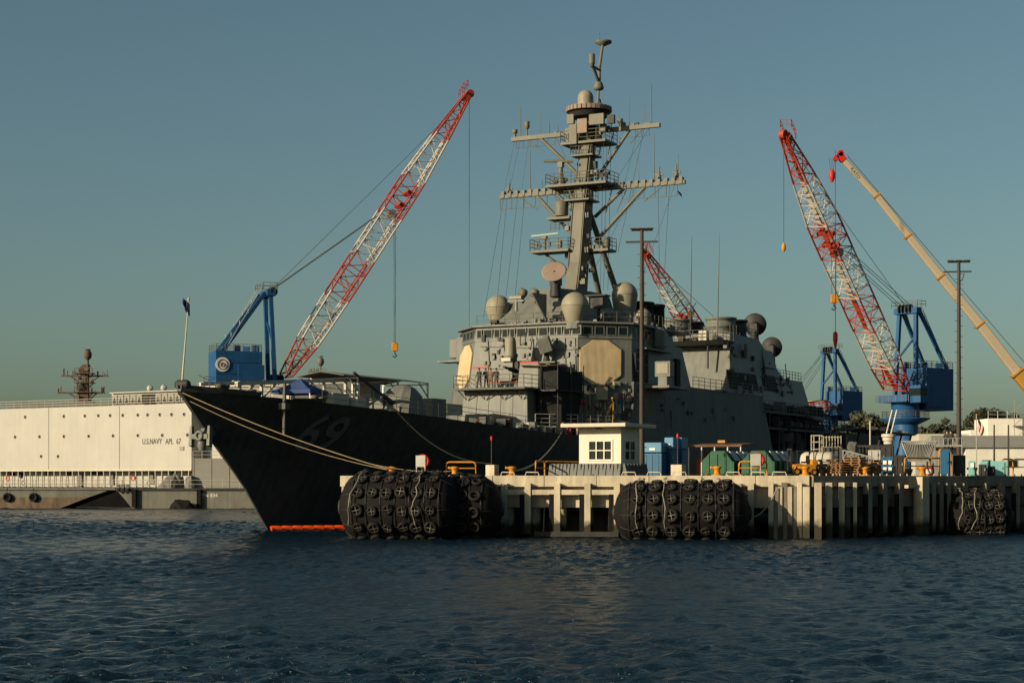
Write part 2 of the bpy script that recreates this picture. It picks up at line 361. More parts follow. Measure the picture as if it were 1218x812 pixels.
# ------------------------------------------------------------------ quay and land
QA, QB, QC = Vector((gx(405, 108), 108, 0)), Vector((gx(965, 104), 104, 0)), Vector((gx(1218, 117), 117, 0))
QTOP = 3.70
d_f = (QB - QA).normalized(); n_f = Vector((d_f.y, -d_f.x, 0))      # front face, outward normal
d_r = (QC - QB).normalized(); n_r = Vector((d_r.y, -d_r.x, 0))
def on_face(px, off, z, right=False):
    O, d, n = (QB, d_r, n_r) if right else (QA, d_f, n_f)
    o = O + n * off; t = (px - 609.0) / F_PX
    s = (t * o.y - o.x) / (d.x - t * d.y)
    q = o + d * s; q.z = z; return q
QD = QB + d_r * 95
def inset(P, k): return P
def make_quay():
    back = [Vector((170, 420, 0)), Vector((70, 420, 0)), loc_w(140, 12.2, 0), loc_w(60, 12.2, 0)]
    poly = [QA, QB, QD] + back
    deck = MB().prism([(q.x, q.y) for q in poly], 3.05, QTOP - 0.05).build('quay', M_PAVE); struct(deck)
    af, ar = math.atan2(d_f.y, d_f.x), math.atan2(d_r.y, d_r.x)
    # coping beams along the edge, cast in lengths with open joints
    def coping(a, d, n, L, step, rz, mat):
        k = int(L / step); st = L / k
        for i in range(k):
            c = a + d * (st * (i + .5)) - n * 0.35
            MB().box((0, 0, 0), (st - 0.03, 0.85, 0.66 + 0.01 * (i % 2))).build('coping_block', mat, deck, (c.x + n.x * .075, c.y + n.y * .075, QTOP - 0.32), rz, bevel=0.02)
    coping(QA, d_f, n_f, (QB - QA).length - 0.1, 3.1, af, M_CONC)
    coping(QB, d_r, n_r, 36, 3.4, ar, M_CONC_SHADE)
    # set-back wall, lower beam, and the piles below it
    for a, d, n, L, rz, mc in ((QA, d_f, n_f, (QB - QA).length, af, M_CONC), (QB, d_r, n_r, 60, ar, M_CONC_SHADE)):
        k = int(L / 3.2); st = L / k
        for i in range(k):
            c = a + d * (st * (i + .5)) - n * 0.5
            MB().box((0, 0, 0), (st - 0.02, 0.5, 1.25)).build('wall_panel', mc, deck, (c.x, c.y, 2.43), rz)
        for i in range(int(L / 1.6)):
            c = a + d * (1.6 * i + .7) - n * 0.8
            MB().tube((0, 0, -2.5), (0, 0, 1.9), 0.34, n=10).build('pile', mc, deck, (c.x, c.y, 0))
        c = a + d * (L / 2) - n * 5.0
        MB().box((0, 0, 0), (L - 6, 0.4, 4.4)).build('retaining_wall', M_CONCD, deck, (c.x, c.y, 0.7), rz)
    # fender posts of the front face with their rubber strips
    post = MB().box((0, 0, 0), (0.36, 0.42, 3.0)).mesh('fender_post', M_CONC); postr = MB().box((0, 0, 0), (0.36, 0.42, 3.0)).mesh('fender_post', M_CONC_SHADE)
    strip = MB().box((0, 0, 0), (0.30, 0.16, 2.2)).mesh('rubber_strip', M_RUBBER)
    for px in (470, 520, 570, 600, 628, 663, 699, 734, 770, 806, 842, 878, 893):
        q = on_face(px, 0.30, 1.75)
        o = inst(post, 'fender_post', deck, q, (0, 0, af))
        s_ = inst(strip, 'rubber_strip', o, (-0.33, -0.10, -0.25))
    # waler rails between the posts
    for a_, b_ in ((601, 626), (631, 660), (666, 696), (702, 731), (737, 768), (846, 876)):
        q0, q1 = on_face(a_, 0.32, 2.72), on_face(b_, 0.32, 2.72)
        MB().beam(q0, q1, 0.22, 0.30).build('waler', M_CONC, deck)
    q0, q1 = on_face(636, 0.35, 0.22), on_face(736, 0.35, 0.22)
    MB().beam(q0, q1, 0.5, 0.3).build('lower_waler', M_DARK, deck)
    # brackets: bent dark bars on the wall
    for px in (650, 727):
        q = on_face(px, -0.6, 2.35)
        MB().path([q + Vector((-.55, 0, .15)), q + Vector((0, 0, -.15)), q + Vector((.15, 0, .05))], 0.045, 5).build('bracket', M_DARK, deck)
        q = on_face(px - 2, -0.5, 2.3); MB().tube(q, (q.x - .08, q.y, 0.3), 0.03, n=5).build('pipe', M_STEEL, deck)
    # cluster of tall timber-faced piles at the corner
    for i, (px, w, mat) in enumerate(((917, .3, M_CONC), (922, .34, M_CONCD), (928, .26, M_CONC), (933, .36, M_CONCD), (939.5, .26, M_CONC), (945, .3, M_CONCD), (951, .28, M_CONC), (955, .2, M_CONCD), (959, .4, M_CONC))):
        q = on_face(px, 0.45 if mat is M_CONC else 0.36, 0)
        top = 3.05 + 0.25 * (i % 3 == 0)
        MB().box((0, 0, 0), (w, 0.34, top + 2)).build('corner_pile', mat, deck, (q.x, q.y, top / 2 - 1), af, bevel=0.02)
    for px, w in ((973, .42), (986, .38), (1001, .34), (1017, .22)):
        q = on_face(px, 0.55, 0, True)
        MB().box((0, 0, 0), (w, 0.36, 5.2)).build('corner_pile', M_CONC, deck, (q.x, q.y, 0.7), af, bevel=0.02)
    # posts of the shaded side
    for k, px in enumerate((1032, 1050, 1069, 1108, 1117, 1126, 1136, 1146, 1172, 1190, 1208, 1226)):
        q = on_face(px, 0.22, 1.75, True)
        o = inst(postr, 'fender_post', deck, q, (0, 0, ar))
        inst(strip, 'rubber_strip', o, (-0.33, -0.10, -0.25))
    q = on_face(1096, 0.3, 0, True)
    MB().box((0, 0, 0), (0.7, .7, 5.4)).build('pier_column', M_CONC, deck, (q.x, q.y, 0.95), ar, bevel=0.03)
    q = on_face(1085, 0.75, 3.05, True)
    MB().box((0, 0, 0), (1.1, .3, .2)).build('step_plate', M_CONC, deck, q, ar)
    for px in (607, 703, 765, 838, 866, 897):     # rust-dark plates over the joints of the coping
        q = on_face(px, 0.085, 3.45)
        MB().box((0, 0, 0), (0.26, 0.03, 0.34)).build('joint_plate', M_CONCD, deck, q, af)
    # staple-shaped bull rails along the coping
    for px in (604, 633, 748, 778, 808, 872, 902, 927):
        q = on_face(px, -0.15, QTOP + 0.02); w = .42
        MB().path([q + d_f * -w, q + d_f * (-w * .85) + Vector((0, 0, .2)), q + d_f * (w * .85) + Vector((0, 0, .2)), q + d_f * w], 0.035, 6).build('edge_hoop', M_CREAM, deck)
    for px in np.arange(975, 1218, 8.0):
        q = on_face(float(px), -0.2, QTOP)
        q = on_face(float(px), -0.2, QTOP, True)
        MB().tube(q, q + Vector((0, 0, .14)), 0.04, n=5).build('edge_stud', M_CREAM, deck)
    return deck
quay = make_quay()

struct(MB().prism([(gx(1300, 150), 262), (900, 262), (2500, 5000), (-2500, 5000), (-900, 330), (-300, 290), (-60, 262)], 0.5, 3.55).build('ground', M_GND))
# low wooded hills far away
def hills():
    xs = np.linspace(-1500, 1700, 90); V = []; F = []
    for i, x in enumerate(xs):
        h = 16 + 6 * math.sin(x * .006 + 1) + 4 * math.sin(x * .021)
        h *= 1.0 if x > 200 else 0.72
        V += [(x, 1500, 3), (x, 1650, h), (x, 1900, 2)]
    for i in range(len(xs) - 1):
        a = i * 3; F += [(a, a + 3, a + 4, a + 1), (a + 1, a + 4, a + 5, a + 2)]
    mb = MB(); mb._add(V, F, True)
    return struct(mb.build('hill_terrain', paint('far_woods', (0.035, 0.045, 0.03), 0.95, 0.4, 0.05)))
hills()

# ------------------------------------------------------------------ floating fenders
tyre_mesh = MB().torus((0, 0, 0), 0.30, 0.11, n=14, m=7).mesh('tyre', M_TYRE)
def cross_mesh():
    mb = MB()
    mb.beam((-.24, 0, .09), (.24, 0, .09), .035, .03, (0, 0, 1)); mb.beam((0, -.24, .095), (0, .24, .095), .035, .03, (0, 0, 1))
    mb.tube((0, 0, .05), (0, 0, .12), .05, n=6)
    return mb.mesh('chain_cross', M_CHAIN)
cross_me = cross_mesh()
def fender(label, c, axis, rad, length, zc, cols=6, seed=0, rope=True):
    rnd = random.Random(seed); ax = Vector(axis).normalized()
    t = thing('floating_fender', label, 'fender', (c[0], c[1], zc), math.atan2(ax.y, ax.x), 'net-covered floating fenders along the quay')
    h = length / 2; cap = rad * 0.55
    prof = [(rad * .18, -h), (rad * .5, -h + cap * .16), (rad * .78, -h + cap * .42), (rad * .93, -h + cap * .72), (rad, -h + cap)]
    prof = prof + [(r, -x) for r, x in reversed(prof)]
    MB().lathe(prof, (0, 0, 0), 32, (1, 0, 0)).build('rubber_body', M_RUBBER, t)
    for sgn in (-1, 1):
        mb = MB(); mb.torus((sgn * (h - .02), 0, 0), rad * .2, .09, (1, 0, 0), 14, 6)
        mb.lathe([(rad * .16, -.05), (rad * .16, .12), (rad * .08, .16)], (sgn * (h - .05), 0, 0), 12, (sgn, 0, 0))
        mb.build('end_flange', M_DARK, t)
    L = length - 2 * cap; step = L / cols
    rows = 12; ch = MB()
    for j in range(rows):
        th = 2 * math.pi * (j + .15) / rows
        nrm = Vector((0, math.cos(th), math.sin(th)))
        if zc + rad * math.sin(th) < -0.45: continue
        for i in range(cols):
            x = -L / 2 + step * (i + .5 + rnd.uniform(-.1, .1))
            th2 = th + rnd.uniform(-.03, .03)
            nr = Vector((0, math.cos(th2), math.sin(th2)))
            pos = Vector((x, 0, 0)) + nr * (rad + 0.08)
            if nr.y > 0.55: continue                     # the side pressed on the wall
            q = Vector((0, 0, 1)).rotation_difference(nr)
            q = q @ Quaternion((0, 0, 1), rnd.uniform(-.25, .25)) @ Quaternion((1, 0, 0), rnd.uniform(-.2, .2)) @ Quaternion((0, 1, 0), rnd.uniform(-.15, .15))
            ty = inst(tyre_mesh, 'tyre', t, pos, q.to_euler())
            s_ = rnd.uniform(.78, 1.06); ty.scale = (s_, s_, s_)
            if rope: inst(cross_me, 'chain_cross', ty)
    for i in range(cols + 1):                             # chains round the girth and along it
        x = -L / 2 + step * i
        ch.path([(x, (rad + .05) * math.cos(a), (rad + .05) * math.sin(a)) for a in np.linspace(0, 2 * math.pi, 33)], .02, 5)
    for j in range(rows):
        th = 2 * math.pi * (j + .15) / rows
        y, z = math.cos(th), math.sin(th)
        ch.path([(-h + .15, y * rad * .4, z * rad * .4), (-h + cap * .5, y * rad * .85, z * rad * .85), (-L / 2, y * (rad + .05), z * (rad + .05)), (L / 2, y * (rad + .05), z * (rad + .05)), (h - cap * .5, y * rad * .85, z * rad * .85), (h - .15, y * rad * .4, z * rad * .4)], .018, 5)
    ch.build('chain_net', M_DARK, t)
    for k in range(5 if rope else 2):                    # lashings hanging over it
        x = rnd.uniform(-L / 2, L / 2); pts = []
        for a in np.linspace(1.35, 3.6, 12):
            x += rnd.uniform(-.22, .14)
            pts.append((x, (rad + .28) * math.cos(a), (rad + .28) * math.sin(a)))
        MB().path(pts, .03, 5).build('lashing', M_ROPEW if k % 3 == 0 else M_ROPED, t)
    return t
q = on_face(477, 3.3, 0)
fender('large tyre-covered fender at the quay corner below the ship bow', (q.x, q.y), d_f, 1.95, 7.3, 1.85, seed=1)
q = on_face(556, 1.9, 0)
fender('black fender in deep shade behind the large tyre-covered one', (q.x, q.y), d_f, 1.85, 4.2, 1.75, 3, seed=2, rope=False)
q = on_face(811, 2.1, 0)
fender('tyre-covered fender on the sunlit quay face below the green dumpsters', (q.x, q.y), d_f, 1.72, 7.9, 1.55, 6, seed=3)
q = on_face(1164, 1.35, 0, True)
fender('shorter fender in the shade at the right side of the quay', (q.x, q.y), (d_r * .75 + n_r * .6), 1.5, 4.2, 1.15, 4, seed=4)

# rope from the second fender to the corner piles
tag(MB().path(catenary(on_face(888, 2.2, 1.3), on_face(925, .7, 3.0), .55), .04, 6).build('fender_rope', M_ROPEW), 'pale rope drooping from fender to the corner piles', 'rope')
# ------------------------------------------------------------------ destroyer
ship = thing('warship', 'grey guided missile destroyer moored with its bow toward the left', 'warship', BOW, SHIP_A)
I = np.interp
def z_deck(u): return float(I(u, [0, 5, 15, 25, 35, 45, 60, 115, 118, 154], [9.15, 8.95, 8.37, 7.77, 7.28, 6.95, 6.7, 6.5, 5.2, 5.0]))
def b_deck(u): return float(I(u, [0, 1, 2.5, 5, 10, 15, 20, 25, 35, 45, 60, 115, 150, 154], [.12, .9, 1.95, 3.35, 5.25, 6.5, 7.4, 8.1, 9.1, 9.6, 9.8, 9.5, 8.2, 8.0]))
def b_wl(u): return float(I(u, [0, 3, 6, 15, 25, 40, 55, 100, 140, 154], [.06, .55, 1.3, 3.6, 6.0, 8.2, 9.1, 9.0, 7.4, 6.6]))
def stem(z): return float(I(z, [-1.6, 0, 3.26, 6.04, 9.15], [10.8, 9.8, 6.9, 3.5, 0]))
def hb(u, z):
    st = stem(z); uu = max(0.0, (u - st)) * 154 / (154 - st)
    f = min(max(z / z_deck(u), -.2), 1.05); g = max(f, 0) ** (1.25 if uu > 40 else 1.55 - uu * .0075)
    return b_wl(uu) + (b_deck(uu) - b_wl(uu)) * g
US = [0, .4, 1, 1.8, 2.8, 4, 5.5, 7, 9, 11.5, 14, 17, 20, 24, 28, 33, 38, 45, 52, 60, 70, 80, 90, 100, 110, 114.9, 118.1, 126, 135, 145, 154]
ZF = [-.16, 0, .1, .2, .32, .44, .56, .68, .8, .9, 1.0]
def hull():
    mb = MB(); V = []; nu = len(US)
    for side in (1, -1):
        for zf in ZF:
            for uu in US:
                z0 = zf * z_deck(uu); st = stem(min(z0, 9.15)) ; u = st + uu * (154 - st) / 154
                z = zf * z_deck(u); V.append(p(u, side * hb(u, z), z))
    nz = len(ZF); FS = []
    for sd in range(2):
        o = sd * nz * nu
        for j in range(nz - 1):
            for i in range(nu - 1):
                a = [o + j * nu + i, o + j * nu + i + 1, o + (j + 1) * nu + i + 1, o + (j + 1) * nu + i]
                FS.append(a if sd == 0 else a[::-1])
    mb._add(V, FS, True)
    o2 = nz * nu
    for j in range(nz - 1):        # stem closing strip and transom
        mb._add([V[j * nu], V[(j + 1) * nu], V[o2 + (j + 1) * nu], V[o2 + j * nu]], [[0, 1, 2, 3]])
        mb._add([V[j * nu + nu - 1], V[(j + 1) * nu + nu - 1], V[o2 + (j + 1) * nu + nu - 1], V[o2 + j * nu + nu - 1]], [[3, 2, 1, 0]])
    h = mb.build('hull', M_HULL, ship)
    dk = MB(); T = (nz - 1) * nu
    for i in range(nu - 1):
        a, b, c, d = (Vector(V[k]) - Vector((0, 0, .03)) for k in (T + i, T + i + 1, o2 + T + i + 1, o2 + T + i))
        dk.quad(a, b, c, d)
    dk.build('deck', M_DECK, ship)
    return h
hull_o = hull()
# hull number on the port bow, laid on the flare
def number(off, mat, du, dz, name):
    me = text_mesh('69', 3.5, .05); bm = bmesh.new(); bm.from_mesh(me)
    bmesh.ops.triangulate(bm, faces=bm.faces[:]); bmesh.ops.subdivide_edges(bm, edges=bm.edges[:], cuts=3, use_grid_fill=True)
    for v in bm.verts:
        x, y = v.co.x * 1.02, v.co.y * .98
        z = 6.5 + y + dz; u = 10.9 + x + 0.12 * y + du
        v.co = p(u, hb(u, z) + off, z - 0.10 * (u - 10.9) * .6)
        z = v.co.z; v.co = p(u, hb(u, z) + off, z)
    bm.to_mesh(me); bm.free(); me.materials.clear(); me.materials.append(mat)
    o = bpy.data.objects.new(name, me); COL.objects.link(o); o.parent = hull_o; return o
number(.05, M_NUMSH, .14, -.12, 'number_shadow'); number(.075, M_NUM, 0, 0, 'hull_number')
# black boot topping
bt = MB(); pts = [10.4, 11, 12, 14, 17, 20, 24, 28, 33, 40, 50, 60, 80, 100, 120, 140, 153]
for a, b in zip(pts, pts[1:]):
    bt.quad(p(a, hb(a, -.9) + .03, -.9), p(b, hb(b, -.9) + .03, -.9), p(b, hb(b, .28) + .03, .28), p(a, hb(a, .28) + .03, .28))
bt.build('boot_topping', M_BOOT_SHADE, hull_o)
# bulwark round the bow with the open chock aft of it
def bulwark(u0, u1, h0, h1, t=.09):
    mb = MB(); n = 10
    us = [u0 + (u1 - u0) * i / n for i in range(n + 1)]
    for sd in (1, -1):
        for a, b in zip(us, us[1:]):
            ha, hb_ = h0 + (h1 - h0) * (a - u0) / (u1 - u0), h0 + (h1 - h0) * (b - u0) / (u1 - u0)
            za, zb = z_deck(a), z_deck(b)
            va, vb = b_deck(a), b_deck(b)
            ring0 = [p(a, sd * va, za - .02), p(b, sd * vb, zb - .02), p(b, sd * (vb - t), zb - .02), p(a, sd * max(va - t, .0), za - .02)]
            ring1 = [p(a, sd * (va + .12), za + ha), p(b, sd * (vb + .12), zb + hb_), p(b, sd * (vb + .12 - t), zb + hb_), p(a, sd * max(va + .12 - t, .02), za + ha)]
            mb.hexa(ring0, ring1) if sd < 0 else mb.hexa(ring0[::-1], ring1[::-1])
    return mb
bulwark(0.0, 4.6, .42, .26).build('bulwark', M_HULL, ship)
bulwark(6.9, 9.2, .06, .26).build('bulwark', M_HULL, ship)
MB().lathe([(.22, -.5), (.3, -.3), (.3, .3), (.22, .5)], p(.35, 0, 9.62), 14, (0, 1, 0)).build('bow_roller', M_DARK, ship)
fp = MB().beam(p(6.1, b_deck(6.1) + .15, z_deck(6) - 2.4), p(6.1, b_deck(6.1) + .2, z_deck(6) + .95), .16, .16); fp.box(p(6.1, b_deck(6.1) + .2, z_deck(6) - .55), (.6, .5, .4))
fp.build('accommodation_post', M_HULL, ship)
# anchor in its stem recess
an = MB()
an.lathe([(.3, -.6), (.5, -.1), (.5, .5), (.3, .9)], p(2.75, .0, 6.25), 12, (.75, 0, .66)); an.build('anchor_bolster', M_HULL, ship)
an = MB()
for s_ in (-1, 1):
    an.hexa([p(2.05, s_ * .60, 5.7), p(2.4, s_ * .60, 5.6), p(2.4, s_ * .84, 5.6), p(2.05, s_ * .84, 5.7)], [p(2.15, s_ * .64, 7.0), p(2.4, s_ * .64, 6.95), p(2.4, s_ * .80, 6.95), p(2.15, s_ * .80, 7.0)])
    an.beam(p(2.3, 0, 6.3), p(2.2, s_ * .7, 6.3), .3, .32)
an.beam(p(2.3, 0, 6.2), p(2.9, 0, 7.2), .3, .3); an.torus(p(2.08, 0, 6.35), .26, .1, (1, 0, 0), 12, 6); an.lathe([(.2, -.3), (.32, 0), (.26, .4)], p(2.4, 0, 5.7), 10)
an.build('anchor', M_SHIP, ship)
# jackstaff
js = MB().tube(p(.25, 0, 9.3), PU(224.5, 357, .6), .07, .035, 6); js.sphere(PU(224.5, 356, .6), .09, 8); js.build('jackstaff', M_CREAM, ship)
# guard rails
def railing(u0, u1, off=.25, h=1.05, sd=1):
    mb = MB()
    if True:
        n = max(2, int((u1 - u0) / 2.2)); us = [u0 + (u1 - u0) * i / n for i in range(n + 1)]
        mb.rail([p(u, sd * (b_deck(u) - off), z_deck(u)) for u in us], h, 2.2, .024, 3)
    return mb
for u0, u1 in ((1.4, 5.5), (9.4, 44), (44, 52)):
    for sd in (1, -1): railing(u0, u1, sd=sd).build('guard_rail', M_MAST, ship)
for sd in (1, -1): railing(120, 153, .1, .9, sd).build('guard_rail', M_DARK, ship)

def block(name, lo, hi, z0, z1, mat=M_SHIP, parent=ship, bev=0.0):
    return MB().prism([(u, -v) for u, v in lo][::-1], z0, z1, [(u, -v) for u, v in hi][::-1]).build(name, mat, parent, bevel=bev)
def sym(front_u, front_v, cu, cv, side_v, aft_u):    # eight-sided plan
    h = [(front_u, front_v), (cu, cv), (aft_u, side_v)]
    return [(front_u, -front_v)] + h + [(aft_u, -side_v), (cu, -cv)]
# lower gun-deck house in front of the bridge
lowh = block('forward_deckhouse', [(43.2, -3.35), (43.2, 3.35), (49, 3.35), (49, -3.35)], [(43.7, -3.05), (43.7, 3.05), (49.6, 3.05), (49.6, -3.05)], 6.8, 11.2)
for i in range(1, 5):
    v = -3.1 + 1.24 * i
    MB().tube(p(43.25, v, 7.2), p(43.66, v * .93, 11.0), .03, n=4).build('weld_rib', M_SHIP, lowh)
mainh = block('bridge_house', sym(47.9, 5.6, 51.7, 9.35, 9.4, 69.5), sym(49.5, 5.12, 53.1, 8.72, 8.72, 65.0), 6.6, 15.95)
pilot = block('pilothouse', sym(49.45, 5.18, 53.05, 8.78, 8.78, 62.0), sym(49.7, 5.06, 53.3, 8.6, 8.6, 62.0), 15.95, 17.25)
# bridge windows: glazed frames right round
def window_on(a, b, z0, z1, name='bridge_window', parent=pilot, tilt=0):
    a, b = Vector(a), Vector(b); d = (b - a).normalized(); n = Vector((d.y, -d.x, 0)) * (1 if tilt >= 0 else -1)
    fr = MB()
    L = (b - a).length
    def q(s, z, o): w = a + d * s + n * o; return Vector((w.x, w.y, z))
    t = .07
    for s0, s1, c0, c1 in ((0, L, z0, z0 + t), (0, L, z1 - t, z1), (0, t, z0 + t, z1 - t), (L - t, L, z0 + t, z1 - t)):
        fr.hexa([q(s0, c0, -.1), q(s1, c0, -.1), q(s1, c0, .05), q(s0, c0, .05)], [q(s0, c1, -.1), q(s1, c1, -.1), q(s1, c1, .05), q(s0, c1, .05)])
    f = fr.build(name, M_SHIP, parent)
    g = MB().quad(q(t, z0 + t, .015), q(L - t, z0 + t, .015), q(L - t, z1 - t, .015), q(t, z1 - t, .015)).build('pane', M_GLASS, f)
    return f
vv = -4.95; k = 0
for w in (.62, 1.0, .72, .72, .62, 1.05, 1.0, 1.0, .62, .62, .72, 1.0):
    window_on(p(49.5, vv, 0), p(49.5, vv + w - .09, 0), 16.22, 17.02); vv += w + .075 - .0
def along(a, b, n, gap, **kw):
    a, b = Vector(a), Vector(b); L = (b - a).length; d = (b - a) / L; w = L / n
    for i in range(n): window_on(a + d * (w * i + gap / 2), a + d * (w * (i + 1) - gap / 2), 16.22, 17.02, **kw)
along(p(49.75, 5.4, 0), p(52.9, 8.55, 0), 4, .2)
along(p(52.9, -8.55, 0), p(49.75, -5.4, 0), 4, .2)
along(p(53.6, 8.74, 0), p(58.5, 8.74, 0), 5, .2)
eb = block('roof_edge', sym(49.35, 5.3, 53.0, 9.0, 9.0, 62.2), sym(49.4, 5.3, 53.05, 8.95, 8.95, 62.2), 17.25, 17.42)
# phased arrays: eight-sided covers standing on the corner faces
def array(side):
    # corner face frame
    P0, P1 = Vector((47.9 + .0, -side * 5.6, 6.6)), Vector((51.7, -side * 9.35, 6.6))
    T0, T1 = Vector((49.5, -side * 5.12, 15.95)), Vector((53.1, -side * 8.72, 15.95))
    c = (P0 + P1 + T0 + T1) / 4; du = (P1 - P0).normalized(); up = ((T0 + T1) / 2 - (P0 + P1) / 2).normalized()
    n = du.cross(up).normalized();
    if n.x > 0: n = -n
    c = c + up * 2.55 - du * .42
    hw, hh, k1, k2 = 1.98, 2.02, 1.25, .85
    oct_ = [(-hw, -hh + k2), (-hw + k1, -hh), (hw - k1, -hh), (hw, -hh + k2), (hw, hh - k2), (hw - k1, hh), (-hw + k1, hh), (-hw, hh - k2)]
    def ring(s, o): return [c + du * (x * s) + up * (y * s) + n * o for x, y in oct_]
    fr = MB(); fr.hexa(ring(1.05, -.1), ring(1.04, .07)); f = fr.build('radar_array', M_MAST, mainh)
    MB().hexa(ring(1.0, .0), ring(.985, .13)).build('array_cover', M_ARRAY, f, bevel=.02)
array(1); array(-1)
# upper house and director deck
uph = block('signal_house', [(51.2, -4.6), (51.2, 4.2), (56, 5.2), (68, 5.2), (68, -5.2), (56, -5.2)], [(52.6, -3.4), (52.6, 2.4), (57, 3.2), (66.5, 3.6), (66.5, -3.6), (57, -3.6)], 17.42, 19.6)
block('director_house', [(53.6, -2.6), (53.6, 1.2), (58.5, 2.6), (63, 2.6), (63, -2.6)], [(54.6, -1.8), (54.6, .9), (58.5, 2.3), (62.5, 2.3), (62.5, -2.3)], 19.6, 21.0)
blast = MB(); a0, a1, a2 = PV(633, 348, 2.0), PV(650, 381, 2.4), PV(650, 350, 2.4)
blast.hexa([a0, a1, a1 + Vector((.15, .2, 0)), a0 + Vector((.15, .2, 0))], [a2, a2 + Vector((.05, 0, 0)), a2 + Vector((.2, .2, 0)), a2 + Vector((.15, .2, 0))]); blast.build('wind_plate', M_SHIP, ship)
blk = MB().box(p(57.3, 2.1, 18.9), (3.0, 2.4, 2.6)); blk.build('equipment_room', M_SHIP, ship)
# roof clutter above the windows
rnd = random.Random(4)
for i in range(16):
    u, v = rnd.uniform(50.1, 51.4), rnd.uniform(-4.6, 4.8)
    s_ = rnd.uniform(.2, .55); MB().box((0, 0, 0), (s_, s_ * rnd.uniform(.7, 1.4), s_ * rnd.uniform(.6, 1.5))).build('roof_locker', M_SHIP if i % 3 else M_DARK, ship, p(u, v, 17.42 + s_ * .5), bevel=.02)
for px in (622, 636):
    q = PV(px, 350, .5); mb = MB(); mb.tube(q + Vector((0, 0, -.8)), q, .12, n=8); mb.lathe([(.16, -.35), (.42, -.2), (.42, .25), (.2, .35)], q + Vector((0, 0, .1)), 12, (-.8, .3, .3)); mb.build('signal_lamp', M_MAST, ship)
q = PV(614, 354, 0); mb = MB(); mb.box(q, (.5, 1.2, .25)); mb.box(q + Vector((0, 0, -.3)), (.3, 1.6, .12)); mb.tube(q + Vector((0, 0, -1.2)), q, .14, n=8); mb.build('searchlight_bar', M_RADOME, ship)
# radomes: sphere on a tapering skirt
def radome(px, py, v, r, hskirt, name='satellite_radome', ped=1.0, tp=.62):
    c = PV(px, py, v); mb = MB()
    pr = [(r * tp, -r - hskirt), (r * (tp + .08), -r * .95), (r * .99, -r * .12), (r, 0)] + [(max(r * math.cos(t), .001), r * math.sin(t)) for t in np.linspace(.25, math.pi / 2, 6)]
    mb.lathe(pr, c, 20); o = mb.build(name, M_RADOME, ship)
    mb = MB(); mb.lathe([(r * 1.004, -.03), (r * 1.02, 0), (r * 1.004, .03)], c, 20); mb.build('seam', M_MAST, o)
    if ped > 0: MB().lathe([(r * .75, -r - hskirt - ped), (r * .66, -r - hskirt)], c, 10, smooth=False).build('pedestal', M_SHIP, o)
    return o
radome(592.5, 366, -4.2, 1.16, .15, ped=.5)
radome(684, 364, 4.6, 1.24, .2, ped=.6)
radome(743, 351, 3.2, 1.26, .9, ped=3.0, tp=.8)
radome(764.5, 377, 6.4, .82, .7, ped=.3, tp=.9)
# raised bridge-roof deck aft of the pilothouse, cluttered and in shade
dk2 = block('upper_deck', [(58, -8.4), (58, 8.4), (69, 8.2), (69, -8.2)], [(58, -8.4), (58, 8.4), (68.5, 8.2), (68.5, -8.2)], 17.44, 17.6)
mb = MB(); mb.rail([p(54, 8.6, 17.45), p(58, 8.5, 17.6), p(68, 8.3, 17.6)], 1.0, 1.0, .03, 3); mb.rail([p(49.6, -5, 17.42), p(49.6, 5, 17.42), p(53, 8.6, 17.42)], .9, 1.4, .025, 2); mb.build('guard_rail', M_MAST, dk2)
for i in range(26):
    u, v = rnd.uniform(54, 67.5), rnd.uniform(4.6, 8.0); s_ = rnd.uniform(.25, .8)
    MB().box((0, 0, 0), (s_, s_ * rnd.uniform(.6, 1.3), s_ * rnd.uniform(.7, 1.6))).build('deck_locker', (M_SHIP, M_DARK, M_MAST)[i % 3], ship, p(u, v, 17.6 + s_ * .5), bevel=.02)
q = PV(712, 362, 5.4); mb = MB(); mb.tube(q + Vector((0, 0, -1.6)), q, .18, n=8); mb.box(q + Vector((0, 0, .1)), (.9, 1.2, .9)); mb.box(q + Vector((-.2, 0, .75)), (1.2, 2.0, .12)); mb.lathe([(.45, 0), (.5, .5)], q, 12, (-1, -.2, 0)); mb.build('optical_sight', M_DARK, ship)
# forward stack pair
st = block('forward_stack', [(65.2, -5.6), (65.2, 5.6), (74.5, 5.4), (74.5, -5.4)], [(66.2, -4.9), (66.2, 4.9), (72.2, 4.7), (72.2, -4.7)], 12.0, 18.4)
for v in (-3.1, 3.1):
    for u in (68.2, 71.0):
        c = MB().lathe([(1.35, 18.3), (1.35, 20.5), (1.42, 20.55), (1.42, 20.8), (1.2, 20.8), (1.2, 20.2)], p(u, v, 0), 14); c.build('uptake', M_BLACK, st)
# long side house flush with the hull, and sponsons
block('side_house', [(51.6, -9.45), (51.6, 9.45), (89, 9.6), (89, -9.6)], [(52.5, -9.2), (52.5, 9.2), (86.6, 9.3), (86.6, -9.3)], 6.6, 12.15, M_SIDE_SHADE)
block('weather_deck', [(66, -9.2), (66, 9.2), (87, 9.3), (87, -9.3)], [(66, -9.2), (66, 9.2), (87, 9.3), (87, -9.3)], 12.15, 12.3, M_DECK)
mb = MB(); mb.rail([p(67, 9.1, 12.3), p(87, 9.2, 12.3)], 1.05, 1.6, .03, 3); mb.build('guard_rail', M_MAST, ship)
for px_, w_, y_ in ((758, 1.0, 440), (767, 1.2, 438), (806, 1.0, 446)): q = PV(px_, y_, 9.05); MB().box(p(q.x, 8.9, q.z), (w_, .5, 3.0)).build('recess_shade_box', M_BLACK, mainh)  # black boxes painting the dark of the shaded recesses
q = PV(790, 460, 10.2); sp = MB().box(q + Vector((0, 0, -.1)), (5.0, 3.0, .18)); sp.build('sponson', M_SHIP, ship)
